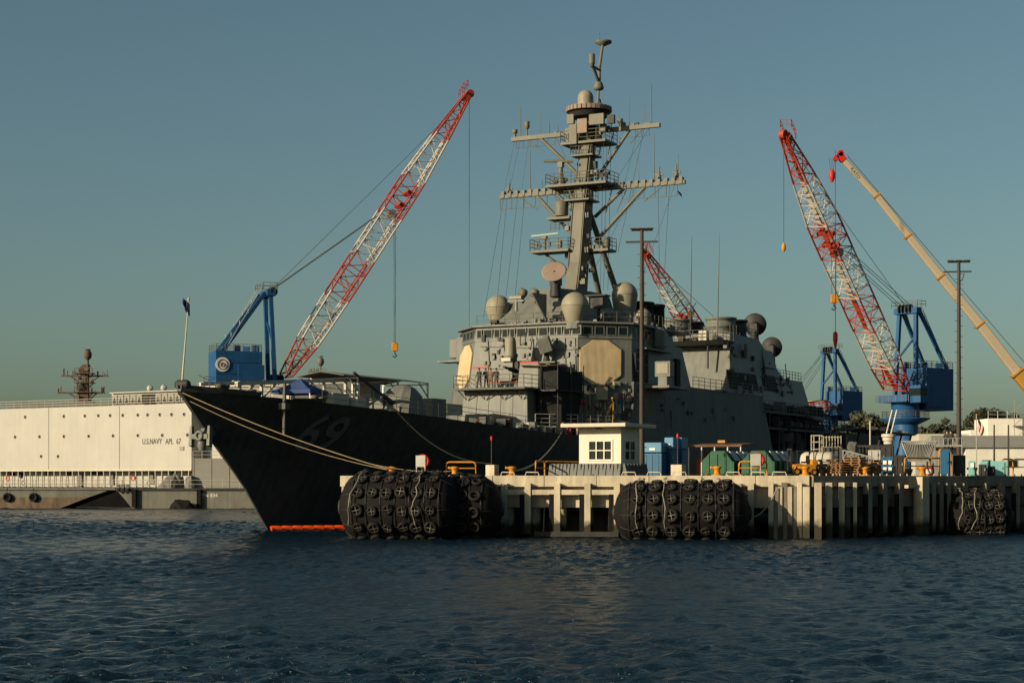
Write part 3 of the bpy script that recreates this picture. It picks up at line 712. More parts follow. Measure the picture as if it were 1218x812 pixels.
q2 = PV(790.5, 439, 11.0); eb_ = MB().box(q2, (1.0, 1.5, 1.4)); eb_.box(q2 + Vector((0, 0, -1.2)), (1.0, .9, 1.1)); e_ = eb_.build('jammer_box', M_SHIP, ship, bevel=.06)
MB().box(q2 + Vector((-.52, 0, .05)), (.08, 1.1, .95)).build('jammer_face', M_RADOME, e_, bevel=.03)
q = PV(778, 417, 9.0); MB().box(q, (6.5, 1.2, .12)).build('catwalk', M_SHIP, ship)
q = PV(783, 404, 9.0); MB().lathe([(.55, -1.0), (.75, -.6), (.75, .8), (.5, 1.1)], q, 10, smooth=False).build('decoy_canister', M_SHIP, ship)
q = PV(771, 400, 9.15)
sg = MB().box(q, (.5, .1, .35)); sg.build('signal_board', M_REDP, ship)
# port forward clutter below the array: lockers, pipes, hose racks, folded davit, all fixed to the corner face
A_P, A_N = Vector((47.9, -5.6, 6.6)), ((Vector((51.7, -9.35, 6.6)) - Vector((47.9, -5.6, 6.6))).cross(Vector((49.5, -5.12, 15.95)) - Vector((47.9, -5.6, 6.6)))).normalized()
if A_N.y > 0: A_N = -A_N
A_H = Vector((A_N.x, A_N.y, 0)).normalized(); A_D = Vector((-A_H.y, A_H.x, 0))
def AF(px, py, off=.0): return on_plane(px, py, A_P + A_N * off, A_N)
a_rz = math.atan2(A_D.y, A_D.x)
def fit(name, px, py, w, h, d, mat, par=None, off=0.0): return MB().box((0, 0, 0), (w, d, h)).build(name, mat, par or mainh, AF(px, py, d / 2 - .05 + off), a_rz, bevel=.02)
for i in range(58):
    s_ = rnd.uniform(.12, .42); fit('bulkhead_fitting', rnd.uniform(694, 752), rnd.uniform(455, 506), s_, s_ * rnd.uniform(.5, 1.5), s_ * .9, (M_SHIP, M_DARK, M_MAST, M_RADOME, M_SHIP, M_DARK, M_BROWN)[i % 7])
for i in range(9):
    x0 = 697 + i * 4.6; y0 = rnd.uniform(484, 505); y1 = y0 - rnd.uniform(8, 26); w = rnd.uniform(3, 9)
    MB().path([AF(x0, y0, .25), AF(x0, y1, .25), AF(x0 + w, y1 - 1.5, .25), AF(x0 + w + 1, y0 - 4, .25)], .05, 6).build('pipe', (M_MAST, M_RADOME)[i % 2], mainh)
MB().path([AF(706 + 9 * math.cos(t_), 497 - 8 * math.sin(t_), .3) for t_ in np.linspace(0, math.pi, 9)], .06, 6).build('pipe', M_MAST, mainh)
mb = MB(); mb.rail([AF(693, 508, .7), AF(730, 510, .7)], 1.1, .8, .03, 3); mb.build('guard_rail', M_RADOME, mainh)
dv = MB(); dv.path([AF(729.5, 506, .8), AF(729.5, 478, .8), AF(728, 473, 1.2)], .09, 6); dv.beam(AF(722, 492, .6), AF(729, 480, .8), .16, .16); dv.build('davit', M_OCHRE, mainh)
fit('signal_board', 745, 477, 1.15, 1.0, .1, M_DBLUE); fit('signal_board', 740, 472, .7, .45, .14, M_REDP)
fit('raft_locker', 715, 468, .95, 1.1, .8, M_RADOME); fit('camera_box', 733, 456, .6, .4, .5, M_RADOME); fit('mooring_reel', 693, 478, .5, .25, .4, M_REDP)
# platform of the close-in gun with its red-edged shields, gun, and lookout crew level
plat = block('gun_platform', [(42.3, -3.5), (42.3, 3.5), (49.4, 3.6), (49.4, -3.5)], [(42.25, -3.55), (42.25, 3.55), (49.4, 3.65), (49.4, -3.55)], 11.2, 11.36)
MB().rail([p(49, -3.4, 11.36), p(42.4, -3.4, 11.36), p(42.4, 3.4, 11.36), p(47, 3.4, 11.36)], 1.1, 1.5, .032, 3).build('guard_rail', M_MAST, plat)
for v in (-2.7, -.9, .9, 2.7):
    MB().path([p(42.45, v - .3, 11.2), p(43.45, v, 10.4), p(42.45, v + .3, 11.2)], .05, 5).build('bracket', M_DARK, plat)
def shield(v0, v1, z1, u=45.2):
    o = MB().hexa([p(u, v0, 11.36), p(u, v1, 11.36), p(u + .12, v1, 11.36), p(u + .12, v0, 11.36)], [p(u + .25, v0 + .15, z1), p(u + .25, v1 - .1, z1), p(u + .37, v1 - .1, z1), p(u + .37, v0 + .15, z1)]).build('splinter_shield', M_SHIP, plat)
    MB().beam(p(u + .28, v0 + .12, z1 + .04), p(u + .28, v1 - .08, z1 + .04), .16, .1).build('edge_strip', M_REDP, o)
shield(-3.3, -1.55, 13.3); shield(-1.5, 1.3, 12.0); shield(1.35, 3.35, 13.6)
MB().hexa([p(45.3, 3.3, 11.36), p(49.3, 3.3, 11.36), p(49.3, 3.42, 11.36), p(45.3, 3.42, 11.36)], [p(45.5, 3.2, 13.6), p(49.3, 3.2, 13.4), p(49.3, 3.32, 13.4), p(45.5, 3.32, 13.6)]).build('splinter_shield', M_SHIP, plat)
cw = MB(); c = p(46.8, -.15, 0)
cw.hexa([c + Vector((-.75, -.55, 11.4)), c + Vector((.75, -.55, 11.4)), c + Vector((.75, .55, 11.4)), c + Vector((-.75, .55, 11.4))], [c + Vector((-.4, -.45, 13.9)), c + Vector((.4, -.45, 13.9)), c + Vector((.4, .45, 13.9)), c + Vector((-.4, .45, 13.9))])
ciws = cw.build('close_in_gun', M_SHIP, ship, bevel=.05)
MB().dome(c + Vector((0, 0, 14.35)), .47, 1.75, 16).build('gun_radome', M_RADOME, ciws)
MB().lathe([(.5, 13.9), (.55, 14.1), (.55, 14.35)], c, 14).build('gun_ring', M_SHIP, ciws)
g = MB(); g.lathe([(.2, 0), (.2, 1.0), (.12, 1.1), (.12, 2.2)], c + Vector((-.4, -.7, 13.0)), 10, (-1, 0, .1)); g.lathe([(.55, -.3), (.55, .3)], c + Vector((.1, -.85, 12.8)), 14, (0, 1, 0)); g.box(c + Vector((.2, -.7, 13.5)), (.9, .35, .6)); g.build('gatling_barrels', M_DARK, ciws)
g = MB(); g.box(c + Vector((-.45, .1, 14.0)), (.5, .9, .3)); g.build('sensor_bar', M_CREAM, ciws)
# port wing of the platform, its dark canvas dodgers and frames
wing = block('platform_wing', [(44.6, 3.66), (44.6, 5.3), (48.6, 6.2), (49.4, 3.66)], [(44.6, 3.66), (44.6, 5.4), (48.6, 6.2), (49.4, 3.66)], 11.05, 11.2, M_DARK, plat)
for a_, b_ in (((45.0, 3.75), (45.3, 5.2)), ((45.4, 5.25), (48.4, 6.1))):
    MB().hexa([p(*a_, 11.2), p(*b_, 11.2), p(b_[0] + .06, b_[1] - .05, 11.2), p(a_[0] + .06, a_[1] - .05, 11.2)], [p(*a_, 12.7), p(*b_, 12.9), p(b_[0] + .06, b_[1] - .05, 12.9), p(a_[0] + .06, a_[1] - .05, 12.7)]).build('canvas_dodger', M_BLACK, wing)
for u, v in ((44.9, 3.8), (45.1, 5.3), (46.8, 5.75), (48.5, 6.15)): MB().tube(p(u, v, 7.0), p(u, v, 13.4), .05, n=6).build('stanchion', M_DARK, wing)
MB().hexa([p(45.0, 3.45, 7.2), p(48.2, 3.45, 7.2), p(48.0, 5.6, 7.2), p(46.0, 5.2, 7.2)], [p(45.0, 3.45, 11.0), p(48.8, 3.45, 11.0), p(48.6, 5.9, 11.0), p(45.8, 5.3, 11.0)]).build('recess_shade_block', M_BLACK, wing)  # solid black block painting the deep shade under the wing
MB().hexa([p(44.9, 1.6, 13.35), p(48.6, 1.6, 13.5), p(48.6, 4.6, 13.5), p(44.9, 4.4, 13.2)], [p(44.9, 1.6, 13.4), p(48.6, 1.6, 13.55), p(48.6, 4.6, 13.55), p(44.9, 4.4, 13.25)]).build('canvas_awning', M_BROWN, wing)
# director box and fixtures on the bridge front
q = PU(648, 410, 48.1); bx = MB().box((0, 0, 0), (1.0, 1.15, 1.3)); o = bx.build('missile_director', M_SHIP, ship, q, None, bevel=.06); o.rotation_euler = (R(-18), R(-14), R(20))
MB().lathe([(.35, 0), (.25, .3), (.25, 1.2)], q + Vector((.35, 0, -1.4)), 10).build('director_pedestal', M_DARK, ship)
MB().box(PU(652, 431, 48.2), (1.0, 1.8, .12)).build('catwalk', M_MAST, ship)
MB().box(PU(620, 432, 47.9), (1.3, 2.6, .35)).build('awning_roll', M_BROWN, ship)
for px in (621, 627):
    q = PU(px, 410, 48.75); MB().tube(q, q + Vector((-.35, 0, 0)), .05, n=5).tube(q + Vector((-.35, 0, -.1)), q + Vector((-.35, 0, 1.1)), .05, n=5).build('light_bracket', M_DARK, ship)
dd = MB().dome((0, 0, 0), .5, 1.55, 12); 
# conduits, lights, boxes and ladder on the bridge front
F_P, F_N = Vector((47.9, 0, 6.6)), Vector((-1, 0, .171)).normalized()
def FF(px, py, off=0.0): return on_plane(px, py, F_P + F_N * off, F_N)
for i in range(64):
    s_ = rnd.uniform(.08, .34); MB().box((0, 0, 0), (s_ * .8, s_, s_ * rnd.uniform(.5, 1.8))).build('bulkhead_fitting', (M_SHIP, M_DARK, M_MAST, M_SHIP)[i % 4], mainh, FF(rnd.uniform(574, 688), rnd.uniform(402, 470), s_ * .3))
for px, y0, y1 in ((580, 402, 436), (612, 401, 430), (634, 403, 460), (672, 402, 495), (678, 430, 500), (684, 402, 505), (598, 402, 418)):
    MB().tube(FF(px, y0, .07), FF(px + 2, y1, .07), .04, n=5).build('conduit', (M_SHIP, M_MAST)[int(px) % 2], mainh)
for y0 in (412, 438): MB().tube(FF(571, y0, .04), FF(689, y0 + 4, .04), .035, n=4).build('plate_seam', M_SHIP, mainh)
lad = MB()
for k in range(24): lad.tube(FF(660, 436 + k * 2.6, .16), FF(666, 436 + k * 2.6, .16), .022, n=4)
for px in (660, 666): lad.tube(FF(px, 434, .16), FF(px + .6, 500, .16), .03, n=4)
lad.build('ladder', M_MAST, mainh)
# the forward deckhouse face: lockers and hose reels along its foot
for i in range(18):
    s_ = rnd.uniform(.15, .5); MB().box((0, 0, 0), (s_, s_, s_ * rnd.uniform(.6, 1.5))).build('deck_locker', (M_SHIP, M_DARK, M_RADOME, M_DARK)[i % 4], ship, p(42.9 - rnd.random() * .8, rnd.uniform(-3.2, 3.4), z_deck(43) + s_ * .4), bevel=.02)
# starboard projections seen past the corner
for px, py, s_ in ((548, 415, 1.6), (552, 425, .9), (545, 452, .7), (543, 470, .8), (546, 484, .9)):
    q = PU(px, py, 53.5); MB().box(q, (s_, s_, s_ * 1.1)).build('starboard_locker', M_SHIP, ship, bevel=.05)
q = PU(545, 430, 53); MB().box(q, (2.0, 3.4, .16)).build('bridge_wing', M_SHIP, ship)
q = PU(553, 416, 53); MB().box(q, (1.4, 1.2, 2.3)).build('jammer_box', M_SHIP, ship, bevel=.06)
# seams, hatches, pipes and ladders on the long port side
S_P, S_N = Vector((51.6, -9.45, 6.6)), Vector((0, -1, 0.045)).normalized()
def SF(px, py, off=.02): return on_plane(px, py, S_P + S_N * off, S_N)
for y0, y1 in ((479, 487), (500, 506), (523, 527)): MB().beam(SF(770, y0), SF(878, y1), .05, .05).build('plate_seam', M_SIDE_SHADE, ship)
for px in (790, 812, 838, 862): MB().beam(SF(px, 470), SF(px + 3, 556), .05, .05).build('plate_seam', M_SIDE_SHADE, ship)
for i in range(12): s_ = rnd.uniform(.12, .35); MB().box((0, 0, 0), (s_, .25, s_ * rnd.uniform(.6, 1.8))).build('bulkhead_fitting', M_SIDE_SHADE, ship, SF(rnd.uniform(768, 876), rnd.uniform(465, 500), .1))
for px in (800, 850): MB().box((0, 0, 0), (.75, .1, 1.75)).build('watertight_door', M_SIDE_SHADE, ship, SF(px, 500, .05), bevel=.04)
# deck-edge clutter along the port side
for i in range(80):
    u = rnd.uniform(26, 52); v = b_deck(u) - rnd.uniform(.5, 1.6); s_ = rnd.uniform(.2, .7)
    MB().box((0, 0, 0), (s_, s_, s_ * rnd.uniform(.7, 1.5))).build('deck_locker', (M_SHIP, M_DARK, M_MAST, M_CREAM, M_BROWN)[i % 5], ship, p(u, v, z_deck(u) + s_ * .5), rnd.uniform(0, 1), bevel=.02)
for u in (39, 41.5, 44): MB().torus(p(u, b_deck(u) - .55, z_deck(u) + .55), .35, .13, (.4, -1, .1), 12, 6).build('hose_coil', M_ROPE, ship)
mb = MB(); mb.rail([p(44, 3.7, 8.0), p(47.6, 6.0, 8.0)], 1.1, 1.4, .04, 3); mb.build('guard_rail', M_CREAM, ship)
for dx in (-.18, .18): MB().tube(PV(677 + dx * 8, 518, 9.0), PV(677 + dx * 8, 508, 9.0), .09, n=8).build('fire_bottle', M_REDP, ship)
# main gun
gun = MB()
G0 = p(27.6, 0, 7.5)
rows = []
for z, l0, l1, w in ((0, -1.5, 1.9, 1.45), (1.4, -1.4, 1.95, 1.45), (2.5, -.9, 1.7, 1.3), (3.1, -.3, 1.2, 1.0), (3.35, .1, .8, .6)):
    rows.append([G0 + Vector((l0 + .35, -w, z)), G0 + Vector((l1 - .4, -w, z)), G0 + Vector((l1, -w * .6, z)), G0 + Vector((l1, w * .6, z)), G0 + Vector((l1 - .4, w, z)), G0 + Vector((l0 + .35, w, z)), G0 + Vector((l0, w * .55, z)), G0 + Vector((l0, -w * .55, z))])
for a, b in zip(rows, rows[1:]): gun.hexa(a, b)
gm = gun.build('main_gun', M_SHIP, ship, bevel=.05)
tip = PU(421, 443, 21.6); root = G0 + Vector((-.7, 0, 1.75))
MB().tube(root, root.lerp(tip, .32), .24, .19, 12).tube(root.lerp(tip, .3), tip, .13, .095, 10).tube(tip.lerp(root, .03), tip, .12, n=10).build('barrel', M_DARK, gm)
MB().lathe([(.5, -.35), (.5, .35)], root, 14, (0, 1, 0)).build('trunnion', M_SHIP, gm)
MB().box(G0 + Vector((-1.42, -.55, 1.0)), (.12, .6, 1.3)).build('gun_hatch', M_MAST, gm)
MB().lathe([(1.75, 0), (1.75, .35), (1.6, .4)], G0 + Vector((.2, 0, -.2)), 20).build('gun_ring', M_DECK, gm)
# foredeck boxes
for px, py, w, h, m_, v in ((440, 476, 1.4, 2.7, M_SHIP, -3.2), (394, 480, 2.2, 1.5, M_CREAM, -1.0), (407, 482, .7, 1.2, M_DARK, -1.0), (424, 482, 1.2, 1.2, M_CREAM, 0), (453, 485, 2.2, 1.4, M_SHIP, -1.5), (512, 488, 2.2, 1.9, M_SHIP, -1.4), (529, 487, 2.6, .9, M_CREAM, -3), (431, 474, .3, .3, M_REDP, 0)):
    q = PV(px, py, v); MB().box(q, (w, w * .8, h)).build('foredeck_box', m_, ship, bevel=.04)
for px, py in ((262, 461), (268, 462), (300, 467), (375, 474), (384, 476)):
    q = PV(px, py, 1.0); MB().lathe([(.22, -.8), (.22, .05), (.32, .1), (.32, .22)], q, 10).build('bitts', M_MAST, ship)
for px in (236, 243, 249, 256):
    q = PV(px, 455, .3); MB().tube((q.x, q.y, z_deck(q.x)), q, .03, n=5).build('staff', M_MAST, ship)
MB().path([PV(236, 446, .3), PV(248, 452, .3), PV(256, 450, .3)], .02, 4).build('stay_wire', M_CABLE, ship)
# ------------------------------------------------------------------ the mast and the after part of the ship
def mastpt(y):      # centre of the raked column by height on the picture
    return PV(float(I(y, [150, 170, 205, 251, 313, 350], [701, 700.3, 697, 692.5, 688, 684])), y, 0)
def ring6(c, a, b):  # long hexagon, a along ship, b athwart
    return [c + Vector(q) for q in ((-a, -b * .5, 0), (-a, b * .5, 0), (0, b, 0), (a, b * .5, 0), (a, -b * .5, 0), (0, -b, 0))][::-1]
mm = MB()
lv = [(352, 1.35, 1.25), (313, 1.0, 1.1), (251, 1.0, 1.1), (222, .9, .92), (205, .82, .86), (170, .75, .8)]
for (y0, a0, b0), (y1, a1, b1) in zip(lv, lv[1:]): mm.hexa(ring6(mastpt(y0), a0, b0), ring6(mastpt(y1), a1, b1))
mast = mm.build('mast', M_MAST, ship)
for v in (-1.3, 1.3):
    foot = p(70.5, v, 17.6); top = mastpt(251) + Vector((.8, -v * .3, 0))
    MB().tube(foot, top, .3, .26, 10).build('mast_strut', M_MAST, mast)
def mpart(name, mb, mat=M_MAST, **k): return mb.build(name, mat, mast, **k)
def yard(yl, pxl, yr, pxr, u, r, teeth, braces, zoff=0):
    a, b = PU(pxl, yl, u), PU(pxr, yr, u); z = (a.z + b.z) / 2; a.z = b.z = z
    mb = MB(); mb.beam(a, b, r * 1.5, r * 1.6)
    if teeth:
        n = teeth
        for i in range(n):
            q = a.lerp(b, (i + .5) / n)
            if abs(q.y) < 1.4: continue
            mb.box(q + Vector((0, 0, .18)), (.5, .34, .62))
    Y = mpart('yardarm', mb)
    for s_, q in ((1, a), (-1, b)):
        for f, dz in braces:
            e = q.lerp((a + b) / 2, f); root = Vector((u + .2, q.y * .08, z + dz))
            MB().tube(e, root, .16, .18, 8).build('yard_brace', M_MAST, Y)
    return Y, a, b
Y1, a, b = yard(164, 609, 151, 785, 63.2, .25, 0, ((.38, -4.6),))
for f, h, r in ((.02, 1.0, .16), (.06, 3.1, .05), (.105, 1.7, .1), (.2, 2.4, .03), (.26, 1.4, .06), (.32, 1.0, .05), (.68, 1.5, .05), (.74, 1.0, .12), (.8, 2.9, .03), (.9, 2.3, .03), (.945, 4.0, .055)):
    q = a.lerp(b, f); mb = MB().tube(q, q + Vector((0, 0, h)), r, r * .7, 7)
    if r > .09: mb.lathe([(.12, h * .5), (.27, h * .62), (.27, h * .95), (.1, h)], q, 10)
    mb.build('aerial', M_MAST, Y1)
mb = MB()
for f in (.03, .08, .13, .18, .25, .3, .72, .78, .84, .88, .93): q = a.lerp(b, f); mb.tube(q, q + Vector((0, 0, -.9)), .03, n=4)
mb.tube(a.lerp(b, .03) + Vector((0, 0, -.9)), a.lerp(b, .3) + Vector((0, 0, -.9)), .025, n=4); mb.tube(a.lerp(b, .72) + Vector((0, 0, -.9)), a.lerp(b, .93) + Vector((0, 0, -.9)), .025, n=4)
mb.build('foot_rope', M_MAST, Y1)
Y2, a2, b2 = yard(236, 595, 215, 815, 62.4, .23, 26, ((.40, -5.0), (.62, -2.6)))
for f, h, r in ((.05, 1.3, .2), (.17, 4.4, .06), (.235, 1.4, .07), (.76, 2.6, .03), (.84, 4.8, .06), (.865, 1.6, .2), (.955, 1.7, .18), (.965, 2.7, .04), (.055, 2.2, .04)):
    q = a2.lerp(b2, f); mb = MB().tube(q, q + Vector((0, 0, h)), r * .5 if r > .15 else r, r * .4, 7)
    if r > .15: mb.box(q + Vector((0, 0, h * .35)), (.8, .14, .14)); mb.box(q + Vector((0, 0, h * .55)), (.14, .8, .14)); mb.lathe([(.2, h * .3), (.24, h * .5), (.12, h * .7)], q, 8)
    mb.build('aerial', M_MAST, Y2)
for lo, hi in ((.0, .33), (.67, .96)):
    mb = MB()
    mb.tube(a2.lerp(b2, lo) + Vector((0, 0, -1.2)), a2.lerp(b2, hi) + Vector((0, 0, -1.2)), .04, n=5)
    for f in np.linspace(lo, hi, 6): q = a2.lerp(b2, float(f)); mb.tube(q, q + Vector((0, 0, -1.2)), .035, n=4)
    mb.build('yard_catwalk', M_MAST, Y2)
# halyards and stays from the yards down to the deck
hy = MB()
for f, px, py in ((.02, 575, 378), (.04, 590, 372), (.1, 600, 368), (.14, 612, 360)): hy.tube(a2.lerp(b2, f), PV(px, py, -3), .018, n=4)
for f, px, py in ((.02, 598, 235), (.06, 604, 235), (.12, 620, 232), (.86, 742, 222), (.9, 735, 300), (.94, 728, 222)): hy.tube(a.lerp(b, f), PU(px, py, 62.5), .018, n=4)
for f, px, py in ((.82, 700, 300), (.86, 785, 360), (.92, 790, 330), (.95, 760, 340), (.75, 702, 330)): hy.tube(a2.lerp(b2, f), PU(px, py, 66), .018, n=4)
for px in (718, 722, 727): hy.tube(PV(px, 160, 2), PV(px - 4, 345, 2), .02, n=4)
mpart('halyards', hy, M_CABLE)
# ladders, cable trunks and small gear fixed up the column
for k, off in enumerate((-.7, .55)):
    mb = MB(); pts = [mastpt(y) + Vector((-1.05 if y > 240 else -.88, off, 0)) for y in (345, 313, 280, 251, 222, 205, 176)]
    mb.path(pts, .06, 5)
    mpart('cable_trunk', mb)
for i in range(26):
    y = rnd.uniform(176, 344); sd = rnd.choice((-1, 1)); s_ = rnd.uniform(.14, .42)
    mpart('mast_box', MB().box(mastpt(y) + Vector((rnd.uniform(-1.0, .4), sd * rnd.uniform(.75, 1.25), 0)), (s_, s_, s_ * rnd.uniform(.8, 2))), (M_MAST, M_DARK, M_SHIP)[i % 3])
for yy, rr in ((187, 1.15), (240, 1.3)):
    q = mastpt(yy); o = mpart('mast_step', MB().box(q + Vector((-.3, 0, 0)), (1.9 * rr, 2 * rr, .14)))
    MB().rail([q + Vector((.6, -rr, .07)), q + Vector((-.3 - .95 * rr, -rr, .07)), q + Vector((-.3 - .95 * rr, rr, .07)), q + Vector((.6, rr, .07))], .8, .6, .03, 2).build('guard_rail', M_MAST, o)
for Yd, aa, bb, dz in ((Y1, a, b, -3.2), (Y2, a2, b2, -3.4)):
    for f in (.1, .2, .3, .38, .62, .7, .8, .9):
        q = aa.lerp(bb, f); MB().tube(q, Vector((q.x + .1, q.y * .72, q.z - 1.5 - (abs(f - .5) < .25) * .8)), .05, n=5).build('yard_stay', M_MAST, Yd)
    for i in range(14):
        q = aa.lerp(bb, rnd.uniform(.04, .96)); s_ = rnd.uniform(.15, .4); MB().box(q + Vector((0, 0, s_ * .6)), (s_, s_, s_ * rnd.uniform(.8, 2.2))).build('aerial', (M_MAST, M_DARK)[i % 3 == 0], Yd)
# platforms
def platform(px0, px1, py, u, d, h=1.05, t=.22, rails=True, name='mast_platform'):
    a_, b_ = PU(px0, py, u), PU(px1, py, u); z = (a_.z + b_.z) / 2
    mb = MB().hexa([Vector((u - d, a_.y, z)), Vector((u + d, a_.y, z)), Vector((u + d, b_.y, z)), Vector((u - d, b_.y, z))], [Vector((u - d, a_.y, z + t)), Vector((u + d, a_.y, z + t)), Vector((u + d, b_.y, z + t)), Vector((u - d, b_.y, z + t))])
    o = mpart(name, mb)
    if rails: MB().rail([Vector((u + d, a_.y, z + t)), Vector((u - d, a_.y, z + t)), Vector((u - d, b_.y, z + t)), Vector((u + d, b_.y, z + t))], h, .9, .04, 3).build('guard_rail', M_MAST, o)
    return o, Vector((u, (a_.y + b_.y) / 2, z + t))
P1, c1 = platform(657, 728, 223, 61.6, 1.5)
MB().tube(c1 + Vector((-.6, 1.2, -.2)), Vector((61.5, .3, c1.z - 2.6)), .12, n=6).tube(c1 + Vector((-.8, -.2, -.2)), Vector((62.6, -.4, c1.z - 4.2)), .14, n=6).build('platform_strut', M_MAST, P1)
q = PU(667, 213, 60.6); mb = MB(); mb.tube(q + Vector((0, 0, -.8)), q + Vector((0, 0, 1.1)), .26, .2, 10); mb.box(q + Vector((0, 0, 1.35)), (.5, .5, .5)); mb.beam(q + Vector((-.6, 1.5, 1.75)), q + Vector((.4, -1.1, 1.65)), .35, .22); mb.build('rotating_radar', M_MAST, P1)
for px, py in ((722, 206), (716, 208), (672, 214), (661, 216)): q = PU(px, py, 61); MB().tube(q + Vector((0, 0, -1.2)), q, .07, n=6).box(q, (.35, .45, .3)).build('lookout_lamp', M_DARK, P1)
P2, c2 = platform(655, 682, 262, 61.0, .9, rails=False)
q = PU(668, 257, 60.8); MB().lathe([(.62, 0), (.66, .3), (.66, 1.25), (.5, 1.4)], q, 14).build('drum_aerial', M_MAST, P2)
mb = MB(); mb.rail([PU(655, 275, 60.4), PU(681, 273, 60.4)], .8, .5, .035, 3); mb.build('ladder_cage', M_MAST, P2)
P3, c3 = platform(636, 681, 301, 60.3, 1.0)
P4, c4 = platform(699, 728, 300, 61.8, 1.0)
for o, c in ((P3, c3), (P4, c4)):
    s_ = 1 if c.y > -2 else -1
    MB().tube(c + Vector((0, s_ * .9, -.2)), Vector((61.0, s_ * .5, c.z - 3.0)), .15, n=6).tube(c + Vector((.6, s_ * 1.2, -.2)), Vector((61.4, s_ * .6, c.z - 2.4)), .1, n=6).build('platform_strut', M_MAST, o)
q = PU(648, 295, 60.2); MB().tube(q + Vector((0, 0, -.3)), q + Vector((0, 0, 1.0)), .16, n=8).box(q + Vector((0, 0, .95)), (.45, .45, .3)).build('radar_pedestal', M_MAST, P3)
MB().beam(q + Vector((-.4, 1.25, 1.15)), q + Vector((.5, -1.15, 1.4)), .14, .16).build('radar_bar', paint('radar_bar', (.36, .42, .36), .5, .05), P3)
q = PU(722, 295, 61.5); MB().lathe([(.28, 0), (.34, .3), (.34, .9), (.2, 1.0)], q, 10).build('drum_aerial', M_MAST, P4)
for i in range(8): q = PU(rnd.uniform(638, 728), rnd.uniform(289, 297), 61); s_ = rnd.uniform(.2, .45); mpart('mast_box', MB().box(q, (s_, s_, s_ * 1.6)))
for i in range(16): q = PU(rnd.uniform(672, 728), rnd.uniform(152, 172), 62.3 + rnd.random() * 1.5); s_ = rnd.uniform(.2, .6); mpart('mast_box', MB().box(q, (s_, s_, s_ * 1.5)), (M_MAST, M_DARK)[i % 4 == 0])
for i in range(14): q = PU(rnd.uniform(658, 726), rnd.uniform(210, 221), 61.2); s_ = rnd.uniform(.15, .4); mpart('mast_box', MB().box(q, (s_, s_, s_ * 1.6)), (M_MAST, M_DARK)[i % 3 == 0])
P5, c5 = platform(674, 727, 173, 63.0, 1.4)
q = PU(699, 150, 63.2); mpart('mast_head', MB().lathe([(.85, -2.2), (.85, .6), (1.5, 1.3)], q, 8, smooth=False))
for px, py, w, h, m_ in ((693, 150, 1.0, 1.35, M_PINK), (710, 142, 1.5, 1.0, M_MAST), (682, 160, .8, 1.9, M_MAST), (727, 142, .7, .8, M_DARK), (679, 142, .7, .9, M_MAST)):
    q = PU(px, py, 61.6); mpart('antenna_panel', MB().box(q, (.35, w, h)), m_)
# ring of direction-finder panels, dome and topmast
c = PV(700.5, 131, 0)
rg = MB(); rg.lathe([(1.7, -.75), (2.05, -.35)], c, 26)
RG = mpart('finder_ring', rg, M_DARK)
pm = MB().box((0, 0, 0), (.14, .36, .42)).mesh('ring_panel', M_PINK)
for i in range(30):
    t = 2 * math.pi * i / 30; inst(pm, 'ring_panel', RG, c + Vector((2.13 * math.cos(t), 2.13 * math.sin(t), 0)), (0, 0, t))
MB().lathe([(2.08, -.22), (2.08, .22), (1.2, .25)], c, 26).build('ring_band', M_MAST, RG)
mpart('navigation_dome', MB().dome(PV(696.5, 129, 0), .76, 1.75, 18), M_RADOME)
q0 = PV(711, 128, -.3); q1 = PV(712, 107, -.3)
mpart('topmast', MB().tube(q0, q1, .16, .12, 8).tube(q0 + Vector((.3, -.3, 0)), q1 + Vector((.1, -.1, -.9)), .07, n=6).lathe([(.3, -.05), (.5, .05), (.52, .25), (.36, .72)], q1, 12))
f0 = PV(712.5, 99, -.3); fl = PV(704, 76, -.3); fr_ = PV(715, 68, -.3)
mpart('topmast', MB().tube(f0, fl, .16, .18, 8).lathe([(.3, 0), (.3, .9), (.25, .95)], fl, 12).lathe([(.17, -.3), (.3, 0)], fl, 10))
mpart('topmast', MB().tube(f0, PV(713, 80, -.3), .2, .15, 8).tube(PV(713, 80, -.3), PV(717, 52, -.3), .17, .14, 8).lathe([(.25, -.4), (.85, -.12), (.85, .05), (.5, .14)], PV(717.5, 50, -.3), 14).tube(PV(713, 48, -.3), PV(713, 38, -.3), .035, n=5).tube(PV(707, 80, -.3), PV(714, 84, -.3), .12, n=6))
# dish of the illuminator, tilted up to the left
def illuminator(q, axis, r, mat, name='illuminator_dish', parent=ship):
    ax = Vector(axis).normalized()
    o = MB().lathe([(.15, -.42 * r), (r * .6, -.26 * r), (r * .97, 0), (r, .05), (r * .9, .06), (r * .5, .02), (.01, .0)], q, 24, ax).build(name, mat, parent)
    bk = MB(); bk.lathe([(r * .3, -.75 * r), (r * .38, -.3 * r)], q, 12, ax); bk.box(q - ax * r * .85 + Vector((0, 0, -.2)), (.8, .9, .9)); bk.tube(q - ax * r * .8, q - ax * r * .8 + Vector((0, 0, -1.7)), .42, .55, 10)
    bk.build('dish_mount', M_DARK, o)
    MB().tube(q, q + ax * .12, .06, n=8).build('feed_horn', M_DARK, o)
    return o
illuminator(PV(659, 323, 1.0), (-.82, -.22, .55), 1.15, M_PINK)
illuminator(PV(898, 386, 2.0), (.92, .25, .25), 1.35, M_DARK); illuminator(PV(918, 413, 2.0), (.95, .2, .15), 1.25, M_DARK)
